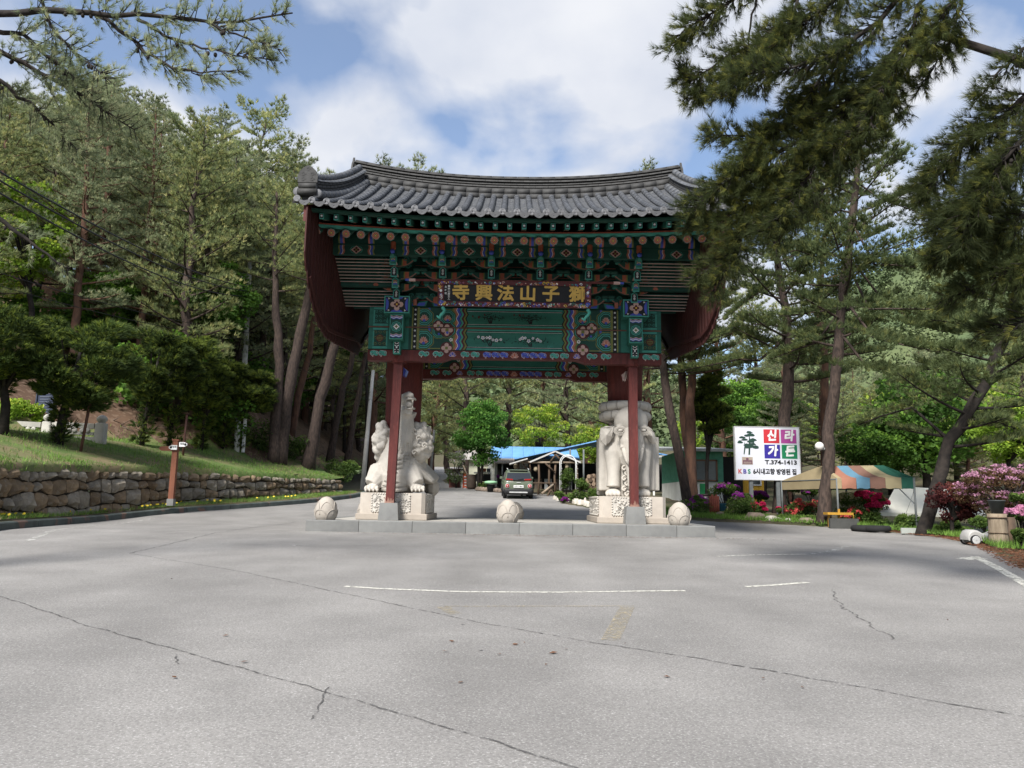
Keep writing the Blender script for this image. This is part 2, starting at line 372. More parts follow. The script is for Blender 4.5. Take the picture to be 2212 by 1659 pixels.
xs = np.arange(-24, 24, 1.0)
V = np.array([(x, y, rz(y)) for y in ys for x in xs]); nx = len(xs)
Fq = np.array([(j * nx + i, j * nx + i + 1, (j + 1) * nx + i + 1, (j + 1) * nx + i) for j in range(len(ys) - 1) for i in range(nx - 1)
               ])
_c = V[Fq].mean(1)[:, :2]; _d, _ = seg_dist(_c, ROADPOLY, True); Fq = Fq[inside(_c, ROADPOLY) | (_d < 1.3)]
road = link_mesh('road', raw_mesh('road', V, Fq, ASPHALT, smooth=True)); tag(road, 'worn grey asphalt forecourt road in front of the gate', kind='structure')

SOIL = pm('verge_soil_grass', (.075, .095, .030), (.13, .095, .058), 1.3, .95, .5, 12, coords='World', c3=(.16, .12, .085), scale3=9, amt3=.6, pos3=.55)
SOIL_R = pm('garden_soil', (.05, .062, .022), (.095, .070, .045), 1.1, .95, .5, 12, coords='World', c3=(.15, .11, .08), scale3=9, amt3=.5, pos3=.56)
HILL = pm('hillside_litter', (.125, .075, .048), (.075, .046, .030), .6, .95, .6, 6, coords='World', c3=(.19, .13, .09), scale3=5, amt3=.6, pos3=.54)
BANK = pm('bank_grass', (.10, .155, .038), (.165, .130, .070), .38, .95, .5, 14, coords='World', c3=(.065, .11, .025), scale3=2.2, amt3=.6, pos3=.5, lo=.42, hi=.62)
# right and far ground: one sheet that rises through the asphalt along the road edge
gx = np.concatenate([np.arange(-22, 2, .8), np.arange(2, 14, .3), np.arange(14, 30, .8), np.arange(30, 131, 6)]); gy = np.concatenate([np.arange(-14, 10, 1.5), np.arange(10, 34, .35), np.arange(34, 70, .9), np.arange(70, 250, 8)])
GX, GY = np.meshgrid(gx, gy); P2 = np.c_[GX.ravel(), GY.ravel()]
Vg = np.array([(x, y, ground_z(x, y)) for x, y in P2]); nx = len(gx)
ins = inside(P2, ROADPOLY); dd, _ = seg_dist(P2, ROADPOLY, True); lf = np.array([left_of_foot(x + 2.5, y) for x, y in P2])
deep = (ins & (dd > 1.5)) | (lf & (P2[:, 1] < 140)); Fq = []
for j in range(len(gy) - 1):
    for i in range(nx - 1):
        q = (j * nx + i, j * nx + i + 1, (j + 1) * nx + i + 1, (j + 1) * nx + i)
        if not all(deep[k] for k in q): Fq.append(q)
ground = link_mesh('ground', raw_mesh('ground', Vg, np.array(Fq), SOIL_R, smooth=True)); tag(ground, 'earth verge and garden ground beside the road', kind='structure')
# far plain to the horizon
pl = MB(); pl.box((0, 400, -3.2), (2400, 2400, .2)); o = pl.build('far_ground', SOIL_R); tag(o, kind='structure')
# grassy bank and wooded hillside: strips parallel to the wall
ds = np.concatenate([[.12, .17, .32, .6, .95], np.arange(1.5, 10, .8), np.arange(10, 30, 1.5), np.arange(30, 80, 5)])
def resample(poly, step):
    out = []
    for i in range(len(poly) - 1):
        n = max(1, int(np.hypot(*(poly[i + 1] - poly[i])) / step))
        for k in range(n): out.append(poly[i] + (poly[i + 1] - poly[i]) * k / n)
    out.append(poly[-1]); return np.array(out)
FR = resample(FOOT, 1.3); Vb = []; 
for i, p in enumerate(FR):
    t = nrm(FR[min(i + 3, len(FR) - 1)] - FR[max(i - 3, 0)]); nl = np.array([-t[1], t[0]])
    nl = nrm(nl * .5 + np.array([-1.0, .12]) * .5)
    for d in ds: q = p + nl * d; Vb.append((q[0], q[1], bank_z(q[0], q[1]) + (-.20 if d < .13 else -.01 if d < .2 else .03 if d < .4 else 0) * (q[1] < 41)))
Vb = np.array(Vb); nd = len(ds)
Fb = np.array([(i * nd + j, i * nd + nd + j, i * nd + nd + j + 1, i * nd + j + 1) for i in range(len(FR) - 1) for j in range(nd - 1)])
cen = Vb[Fb].mean(1); dist, par = seg_dist(cen[:, :2], FOOT); flw = np.interp(par, np.arange(len(FLAT)), FLAT)
mi = (dist > flw + .3 + .8 * np.sin(cen[:, 1] * 1.7)).astype(int)
bank = link_mesh('hillside', raw_mesh('hillside', Vb, Fb, [BANK, HILL], mi, smooth=True)); tag(bank, 'grassy bank rising into a steep wooded slope of brown litter', kind='structure')

VS = resample(KERB[1:], .8); Vv_ = []
for i, p in enumerate(VS):
    t = nrm(VS[min(i + 1, len(VS) - 1)] - VS[max(i - 1, 0)]); nl = np.array([-t[1], t[0]])
    for d, dz in ((.22, .16), (.5, .20), (.9, .235), (1.5, .29), (2.3, .33)): q = p + nl * d; Vv_.append((q[0], q[1], rz(p[1]) + dz + .03 * noise.noise(Vector((q[0], q[1], 0)))))
o = link_mesh('verge', raw_mesh('verge', Vv_, np.array([(i * 5 + j, i * 5 + j + 1, i * 5 + j + 6, i * 5 + j + 5) for i in range(len(VS) - 1) for j in range(4)]), SOIL, smooth=True)); tag(o, 'narrow earth verge between the kerb and the wall', kind='structure')
# ---- kerb on the left, painted in faded colours
KERBM = pm('painted_kerb', (.090, .110, .100), (.060, .068, .064), 2.5, .8, .2, 30, coords='World', c3=(.24, .12, .085), scale3=1.6, amt3=.55, pos3=.60, rnd=.12)
kerb = thing('kerb', 'low concrete kerb with faded dark green paint below the stone wall', 'kerb', (KERB[3][0], KERB[3][1], rz(18.5)))
KR = resample(KERB[1:], 1.0)
kseg = []
acc = [KR[0]]
for p in KR[1:]:
    acc.append(p)
    if len(acc) == 3:
        mb = MB(); a, b = np.array(acc[0]), np.array(acc[-1]); t = nrm(b - a); nl = np.array([-t[1], t[0]])
        a2 = a + t * .012; b2 = b - t * .012
        def sect(q):
            z = rz(q[1]); return [(*(q), z - .05), (*(q + nl * .02), z + .16), (*(q + nl * .05), z + .19), (*(q + nl * .24), z + .19), (*(q + nl * .24), z - .05)]
        A, B = sect(a2), sect(b2)
        mb.add(A + B, [(0, 5, 6, 1), (1, 6, 7, 2), (2, 7, 8, 3), (3, 8, 9, 4), (0, 1, 2, 3, 4), (9, 8, 7, 6, 5)])
        mb.build('kerb_stone', KERBM, kerb); acc = [acc[-1]]

# ---- dry stone retaining wall, each stone a piece
ROCK = [pm('wall_rock_grey', (.285, .250, .195), (.145, .124, .096), 2.2, .95, .9, 7, c3=(.27, .25, .215), scale3=6, amt3=.5, rnd=.22, pos3=.60),
        pm('wall_rock_brown', (.250, .180, .110), (.130, .094, .060), 2.0, .95, .9, 7, c3=(.26, .23, .18), scale3=6, amt3=.45, rnd=.22, pos3=.61)]
wall = thing('stone_wall', 'dry stone retaining wall of rough grey brown blocks under the grassy bank', 'stone wall', (WALL[2][0], WALL[2][1], WALL[2][2]))
WL = WALL; cum = np.concatenate([[0], np.cumsum(np.hypot(*np.diff(WL[:, :2], axis=0).T))])
def wallp(s): return np.array([np.interp(s, cum, WL[:, k]) for k in range(4)])
nrow = 4; bounds = []
rnd_ = random.Random(5)
for r in range(nrow):
    s = 6.2 - rnd_.uniform(0, .6)
    while s < cum[-1] - .05:
        w = rnd_.uniform(.34, .82) if r else rnd_.uniform(.35, .7); e = min(s + w, cum[-1])
        if cum[-1] - e < .3: e = cum[-1]
        pa, pb_ = wallp(s), wallp(e); t = nrm(pb_[:2] - pa[:2]); nl = np.array([t[1], -t[0]])       # towards the road
        fr = [(-.18, .14), (.14, .45), (.45, .72), (.72, 1.0)][r]
        wob = lambda ss, k: .05 * math.sin(ss * 2.1 + k * 9) + .03 * math.sin(ss * 5.3 + k)
        gap = .014; mb = MB(); V = []
        u0, u1 = fr
        a0 = u0 + (wob(s, r) if r else 0); a1 = u0 + (wob(e, r) if r else 0)
        c0 = u1 + (wob(s, r + 1) if r < nrow - 1 else rnd_.uniform(-.09, -.01)); c1 = u1 + (wob(e, r + 1) if r < nrow - 1 else rnd_.uniform(-.09, -.01))
        sk = rnd_.uniform(-.09, .09); sk2 = rnd_.uniform(-.09, .09)
        def P(ss, f, outw):
            q = wallp(np.clip(ss, 0, cum[-1])); h = q[3] - q[2]; bat = -.10 * f * h
            xy = q[:2] + nl * (outw + bat) + t * (ss - np.clip(ss, 0, cum[-1])); return np.array([xy[0], xy[1], q[2] + f * h])
        bulge = rnd_.uniform(.015, .085); g = gap; gz = gap / 1.2
        cs = [(s + g, a0 + gz), (e - g, a1 + gz), (e - g + sk2 * 0, c1 - gz), (s + g, c0 - gz)]
        # 4x3 front grid, rounded rim, rough
        nu, nv = 5, 4
        for j in range(nv):
            for i in range(nu):
                fu, fv = i / (nu - 1), j / (nv - 1)
                ss = (cs[0][0] * (1 - fu) + cs[1][0] * fu) * (1 - fv) + (cs[3][0] * (1 - fu) + cs[2][0] * fu) * fv
                ff = (cs[0][1] * (1 - fu) + cs[1][1] * fu) * (1 - fv) + (cs[3][1] * (1 - fu) + cs[2][1] * fu) * fv
                rim = i in (0, nu - 1) or j in (0, nv - 1); corner = i in (0, nu - 1) and j in (0, nv - 1)
                ow = 0.0 if rim else bulge + rnd_.uniform(-.03, .05)
                if rim and not corner: ss += rnd_.uniform(-.012, .012); ff += rnd_.uniform(-.012, .012)
                if corner: ss += (.014 if i == 0 else -.014) * rnd_.uniform(.3, 2.2); ff += (.012 if j == 0 else -.012) * rnd_.uniform(.3, 2.2)
                V.append(P(ss, ff, ow - (.05 if rim else 0)))
        Fs = [(j * nu + i, j * nu + i + 1, j * nu + nu + i + 1, j * nu + nu + i) for j in range(nv - 1) for i in range(nu - 1)]
        rim = list(range(nu)) + [j * nu + nu - 1 for j in range(1, nv)] + [(nv - 1) * nu + i for i in range(nu - 2, -1, -1)] + [j * nu for j in range(nv - 2, 0, -1)]
        b0 = len(V); back = [V[k] - np.array([*nl, 0]) * .42 for k in rim]; V += back; n = len(rim)
        Fs += [(rim[(k + 1) % n], rim[k], b0 + k, b0 + (k + 1) % n) for k in range(n)]
        mb.add(V, Fs, 0, False); mb.build('stone', ROCK[0 if rnd_.random() < .62 else 1], wall); s = e
mb = MB()     # earth packed behind the joints
for i in range(len(WL) - 1):
    a, b = WL[i], WL[i + 1]; t = nrm(b[:2] - a[:2]); nl = np.array([t[1], -t[0]])
    o_ = lambda q, f: (*(q[:2] - nl * (.10 + .1 * f * (q[3] - q[2]))), q[2] - .2 + f * (q[3] - q[2] + .14))
    mb.add([o_(a, 0), o_(b, 0), o_(b, 1), o_(a, 1)], [(0, 1, 2, 3)])
mb.build('packed_earth', pm('joint_earth', (.035, .028, .02), None, 5, .95), wall)

# ---- markings, joints and cracks on the asphalt (sheets a few mm above it)
def ribbon(name, pts_px, w, mat, label, cat=None, jit=0.0, lift=.005, worldpts=None, step=.12, kind='structure', ww=None):
    P = worldpts if worldpts is not None else [hit(x, y, lambda a, b: rz(b))[:2] for x, y in pts_px]
    P = resample(np.array(P), step); V = []; n = len(P)
    for i, p in enumerate(P):
        t = nrm(P[min(i + 1, n - 1)] - P[max(i - 1, 0)]); nl = np.array([-t[1], t[0]])
        off = jit * (noise.noise(Vector((p[0] * 2.3, p[1] * 2.3, 1))) + .6 * noise.noise(Vector((p[0] * 9, p[1] * 9, 4)))); wl = w * (1 + (.7 * noise.noise(Vector((p[0] * 5, p[1] * 5, 8))) if jit else 0))
        for sgn in (1, -1): q = p + nl * (off + sgn * wl / 2); V.append((q[0], q[1], rz(q[1]) + lift))
    Fs = [(2 * i + 1, 2 * i + 3, 2 * i + 2, 2 * i) for i in range(n - 1)]
    o = link_mesh(name, raw_mesh(name, V, np.array(Fs), mat)); return tag(o, label, cat, kind=kind)
def worn(name, c, cover=.5, scale=9):
    m = pm(name, c, [a * .8 for a in c], 3, .8, coords='World'); t = m.node_tree; n, l = t.nodes, t.links
    g = n.new('ShaderNodeNewGeometry'); z = n.new('ShaderNodeTexNoise'); z.inputs['Scale'].default_value = scale; z.inputs['Detail'].default_value = 9; z.inputs['Roughness'].default_value = .75
    l.new(g.outputs['Position'], z.inputs['Vector']); r = n.new('ShaderNodeValToRGB'); r.color_ramp.elements[0].position = cover - .09; r.color_ramp.elements[1].position = cover + .09
    l.new(z.outputs['Fac'], r.inputs[0]); tr = n.new('ShaderNodeBsdfTransparent'); ms = n.new('ShaderNodeMixShader')
    l.new(r.outputs[0], ms.inputs[0]); l.new(tr.outputs[0], ms.inputs[1]); l.new(n['Principled BSDF'].outputs[0], ms.inputs[2]); l.new(ms.outputs[0], n['Material Output'].inputs[0]); return m
CRACK = worn('crack_tar', (.095, .09, .086), .50, 14); WLINE = worn('worn_white_line', (.66, .64, .56), .46, 12); YLINE = worn('worn_yellow_line', (.40, .345, .24), .54, 22); FAINT = worn('faint_white_line', (.55, .54, .50), .53, 8)
ribbon('road_crack', [(-120, 1255), (0, 1288), (200, 1357), (420, 1420), (640, 1483), (860, 1545), (1060, 1603), (1260, 1667)], .017, CRACK, 'long dark joint crack nearest the viewer', jit=.03, step=.04)
ribbon('road_crack', [(280, 1196), (500, 1232), (760, 1288), (1010, 1343), (1250, 1385), (1500, 1425), (1850, 1487), (2240, 1556)], .018, CRACK, 'long dark joint crack across the middle of the forecourt', jit=.03, step=.04)
ribbon('road_crack', [(280, 1196), (420, 1163), (560, 1138), (640, 1128)], .03, CRACK, 'short joint crack branching towards the left bollard', jit=.04, step=.06)
ribbon('road_crack', [(712, 1486), (690, 1525), (668, 1560)], .012, CRACK, 'small side crack running towards the viewer', jit=.05, step=.03)
ribbon('road_crack', [(1795, 1275), (1818, 1310), (1870, 1345), (1920, 1385)], .02, CRACK, 'jagged crack right of the short white dash', jit=.10, step=.05)
ribbon('road_crack', [(385, 1418), (372, 1428), (380, 1440)], .014, CRACK, 'tiny spalled crack beside the near joint', jit=.05, step=.03)
ribbon('road_marking', [(745, 1268), (820, 1274), (1000, 1281), (1200, 1281), (1400, 1279), (1480, 1277)], .085, WLINE, 'long pale line across the forecourt in front of the gate')
ribbon('road_marking', [(950, 1311), (1370, 1311)], .06, YLINE, 'faded yellow line below the long pale line')
ribbon('road_marking', [(1355, 1314), (1318, 1385)], .17, YLINE, 'faded yellow stroke slanting down from the yellow line')
ribbon('road_marking', [(955, 1313), (985, 1330)], .14, YLINE, 'faded stub at the left end of the yellow line')
ribbon('road_marking', [(1612, 1268), (1680, 1264), (1745, 1259)], .10, WLINE, 'short white dash on the right of the forecourt')
ribbon('road_marking', [(1550, 1203), (1640, 1199), (1740, 1198)], .09, WLINE, 'white line off the right end of the platform')
ribbon('road_marking', [(1740, 1198), (1790, 1193), (1830, 1181)], .16, FAINT, 'faint curved tail of the white line')
ribbon('road_marking', [(2105, 1203), (2150, 1225), (2212, 1260), (2300, 1312)], .17, WLINE, 'white edge line curving along the right verge')
ribbon('road_marking', [(2080, 1209), (2100, 1206), (2125, 1206)], .30, WLINE, 'white arrow-like tip at the head of the right edge line')
ribbon('road_marking', [(60, 1170), (110, 1148), (190, 1137), (330, 1120)], .16, FAINT, 'faint old line along the left kerb')
ribbon('road_marking', [(632, 1178), (665, 1181)], .12, FAINT, 'faint short mark left of the platform')
ribbon('road_marking', [(978, 1063), (1010, 1075)], .10, FAINT, 'faint centre dash on the road behind the gate')
lm = MB()
for i in range(34):
    px = random.uniform(60, 2150); py = random.uniform(1170, 1500) if i > 8 else random.uniform(1385, 1440); px = px if i > 8 else random.uniform(950, 1230)
    p = hit(px, py, lambda a, b: rz(b)); r_ = random.uniform(.008, .02) * (1.5 if i < 6 else 1); a0 = random.uniform(0, 6)
    lm.add([(p[0] + r_ * math.cos(a0 + k * 1.57) * (1.5 if k % 2 else .8), p[1] + r_ * math.sin(a0 + k * 1.57), rz(p[1]) + .007 + random.uniform(0, .012)) for k in range(4)], [(0, 1, 2, 3)])
o = lm.build('leaf_litter', pm('brown_leaf', (.16, .075, .035), (.09, .045, .025), 3, .9, island=.4)); tag(o, 'scattered brown fallen leaves lying on the asphalt', kind='stuff')
lm = MB()
for i in range(900):
    x = random.gauss(2.0, 2.6); y = 20.25 + abs(random.gauss(0, .09)) * -1 - (random.random() ** 4) * .8; a0 = random.uniform(0, 3.2); l_ = random.uniform(.03, .07)
    if x < -5.2 or x > 7: continue
    lm.add([(x, y, rz(y) + .008), (x + l_ * math.cos(a0), y + l_ * math.sin(a0), rz(y) + .012), (x + l_ * math.cos(a0) + .006, y + l_ * math.sin(a0) + .006, rz(y) + .008)], [(0, 1, 2)])
o = lm.build('pine_litter', pm('rusty_needles', (.20, .085, .045), (.13, .06, .035), 3, .9, island=.3)); tag(o, 'rusty pine needles swept against the platform kerb', kind='stuff')
# ================================================================== TEMPLE GATE
GX0 = 0.06; YF, YC, YR = 21.6, 23.2, 24.8
gate = thing('temple_gate', 'one-span temple gate with grey tiled roof and green painted brackets on red posts', 'gate', (GX0, YC, .3))
EZX = np.array([0, 0, 1.0]); EX = np.array([1.0, 0, 0]); EY = np.array([0, 1.0, 0])
# ---------------- stone platform
plat = thing('stone_platform', 'long low granite platform carrying the gate, statues and bollards', 'platform', (GX0, 23, 0))
XL, XR, PF, PB, PT = -5.38, 5.42, 20.6, 25.9, .30
edges = [XL, -3.98, -2.57, -1.16, .25, 1.66, 3.07, 4.40, XR]
for i in range(8):
    a, b = edges[i] + .006, edges[i + 1] - .006; m = MB(); bev = .02
    top = PT - (.0 if i < 7 else .0)
    prof = [(PF, -.1), (PF, top - .02), (PF + .02, top), (PF + .34, top), (PF + .34, -.1)]
    m.add([(a, y, z) for y, z in prof] + [(b, y, z) for y, z in prof], [(0, 5, 6, 1), (1, 6, 7, 2), (2, 7, 8, 3), (3, 8, 9, 4), (0, 1, 2, 3, 4), (9, 8, 7, 6, 5)])
    if i == 7: m.v = [(x if x < 5 else x + (0 if y < 20.7 else -.02), y, z) for x, y, z in m.v]
    m.build('kerb_stone', GRANITE_GREY, plat)
    m = MB(); m.span((a, PB - .34, -.1), (b, PB, PT)); m.build('kerb_stone', GRANITE_GREY, plat)
for sx in (-1, 1):
    x0 = XL if sx < 0 else XR
    for k in range(3):
        y0 = PF + .346 + k * (PB - PF - .69) / 3; y1 = y0 + (PB - PF - .69) / 3 - .012
        m = MB(); m.span((x0, y0, -.1), (x0 - sx * .34, y1, PT)); m.build('kerb_stone', GRANITE_GREY, plat)
PAVE = pm('platform_paving', (.40, .38, .34), (.32, .30, .27), 1.5, .85, .2, 50, c3=(.2, .19, .17), scale3=60, amt3=.3, rnd=.06)
for i in range(6):
    for j in range(3):
        xa = XL + .346 + i * (XR - XL - .692) / 6; ya = PF + .346 + j * (PB - PF - .692) / 3
        m = MB(); m.span((xa, ya, -.05), (xa + (XR - XL - .692) / 6 - .012, ya + (PB - PF - .692) / 3 - .012, PT - .004)); m.build('paving_slab', PAVE, plat)
ribbon('road_marking', None, .05, WLINE, 'broken white line painted along the platform kerb', worldpts=[(-5.75, 20.42), (6.0, 20.42)])

# ---------------- posts
posts = {}
for sx, xt, xb in ((-1, -3.23, -3.33), (1, 3.42, 3.44)):
    for Y in (YF, YR):
        m = MB(); w = .122
        V = [(xb + a * w * .93, Y + b * w * .93, .76) for a, b in ((-1, -1), (1, -1), (1, 1), (-1, 1))] + [(xt + a * w, Y + b * w, 4.86) for a, b in ((-1, -1), (1, -1), (1, 1), (-1, 1))]
        m.add(V, [(3, 2, 1, 0), (4, 5, 6, 7), (0, 1, 5, 4), (1, 2, 6, 5), (2, 3, 7, 6), (3, 0, 4, 7)])
        p = m.build('post', RED, gate)
        # flaking paint at the foot
        m = MB(); fr = random.Random(3 + sx)
        for k in range(14):
            x = xb - .125 + k * .0185; h = fr.uniform(.05, .20); m.prism([(-.008, 0), (.008, 0), (.003, h), (-.004, h * .8)], (x, Y - .1325, .765), EX, EZX, (0, -.004, 0))
        m.build('flaked_paint', pm('bare_post_wood', (.40, .24, .18), (.26, .13, .10), 14, .9), p)
        m = MB(); m.box((xb, Y, .535), (.56, .56, .47), taper=.86); m.build('post_base', GRANITE_GREY, gate)
        m = MB(); m.lathe([(.21, 0), (.235, .06), (.235, .2), (.19, .25)], (xt, Y, 4.70), 8, sm=False); m.build('post_collar', RED, gate)
# ---------------- main columns standing on the statues' backs
for x, z0 in ((-3.28, 2.6), (3.44, 3.80)):
    m = MB(); m.lathe([(.515, z0), (.535, z0 + .7), (.56, 5.2), (.56, 6.35)], (x, YC, 0), 28); m.build('column', RED, gate)

# ---------------- painted ornament kit (thin raised paint films on a face)
def disc(m, o, u, v, c, r, mi, lift, n=10, sy=1.0):
    w = np.cross(u, v); w = w / np.linalg.norm(w)
    m.flat([(c[0] + r * math.cos(2 * math.pi * k / n), c[1] + sy * r * math.sin(2 * math.pi * k / n)) for k in range(n)], np.asarray(o) + w * lift, u, v, mi)
def rect(m, o, u, v, a0, b0, a1, b1, mi, lift):
    w = np.cross(u, v); m.flat([(a0, b0), (a1, b0), (a1, b1), (a0, b1)], np.asarray(o) + w * lift, u, v, mi)
def flower(m, o, u, v, c, r, petals, mp, mc, lift, mo=None, rot=0):
    if mo is not None: disc(m, o, u, v, c, r * 1.18, mo, lift, 16)
    for k in range(petals):
        a = rot + 2 * math.pi * k / petals; disc(m, o, u, v, (c[0] + r * .58 * math.cos(a), c[1] + r * .58 * math.sin(a)), r * min(.42, 1.75 / petals), mp, lift + .003, 8)
    disc(m, o, u, v, c, r * .3, mc, lift + .006, 8)
def band(m, o, u, v, x0, y0, y1, w, mi, lift, amp=.03, per=.24, dirn=1, ph=0):
    """wavy vertical band"""
    n = max(4, int((y1 - y0) / .035)); W_ = np.cross(u, v)
    A, B = [], []
    for k in range(n + 1):
        y = y0 + (y1 - y0) * k / n; t = ((y - y0) / per + ph) % 1; s = (abs(t - .5) * 2 - .5) * 2 * amp * dirn
        A.append((x0 + s, y)); B.append((x0 + w + s, y))
    b = len(m.v); O = np.asarray(o) + W_ * lift
    V = [O + u * a + v * c for p in zip(A, B) for a, c in [p[0], p[1]]]
    m.add(V, [(2 * k, 2 * k + 1, 2 * k + 3, 2 * k + 2) for k in range(n)], mi)
def swirl(m, o, u, v, c, r, mi, lift, flip=1, w=.03, turns=1.15):
    W_ = np.cross(u, v); n = 16; V = []
    for k in range(n + 1):
        t = k / n; a = t * turns * 2 * math.pi; rr = r * (1 - .75 * t)
        for q in (rr - w / 2 * (1 - .4 * t), rr + w / 2 * (1 - .4 * t)):
            V.append(np.asarray(o) + W_ * lift + u * (c[0] + flip * q * math.cos(a)) + v * (c[1] + q * math.sin(a)))
    m.add(V, [(2 * k, 2 * k + 1, 2 * k + 3, 2 * k + 2) for k in range(n)], mi)
def lotus(m, o, u, v, c, r, mp, me, lift, up=1):
    for k, a in enumerate((-75, -45, -20, 20, 45, 75, 0)):
        a = math.radians(90 + a); L_ = r * (1 if abs(math.cos(a)) < .5 else .85); W2 = r * .26; ca, sa = math.cos(a), math.sin(a) * up
        P = lambda s, t: (c[0] + ca * s - sa * t * up, c[1] + sa * s + ca * t * up)
        w = np.cross(u, v)
        m.flat([P(0, -W2 * .6), P(L_ * .5, -W2), P(L_, 0), P(L_ * .5, W2), P(0, W2 * .6)], np.asarray(o) + w * (lift + .001 * k), u, v, me)
        m.flat([P(.02, -W2 * .4), P(L_ * .5, -W2 * .72), P(L_ * .88, 0), P(L_ * .5, W2 * .72), P(.02, W2 * .4)], np.asarray(o) + w * (lift + .001 * k + .0005), u, v, mp)
def cloudflower(m, o, u, v, c, r, lift, core=iPP):
    """concentric scalloped medallion with a lotus inside"""
    for q, mi, li in ((1.0, iOl, 0), (.93, iD, .001), (.84, iT, .002), (.76, iD, .003), (.66, iT, .004), (.58, iD, .005)):
        n = 8; pts = []
        for k in range(n * 4):
            a = 2 * math.pi * k / (n * 4); pts.append((c[0] + r * q * (1 + .09 * abs(math.sin(a * n / 2))) * math.cos(a), c[1] + r * q * (1 + .09 * abs(math.sin(a * n / 2))) * math.sin(a)))
        m.flat(pts, np.asarray(o) + np.cross(u, v) * (lift + li), u, v, mi)
    if core is not None: lotus(m, o, u, v, (c[0], c[1] - r * .30), r * .62, iP if core == iPP else core, iPP, lift + .007)
    disc(m, o, u, v, (c[0], c[1] - r * .38), r * .16, iB, lift + .016, 8)

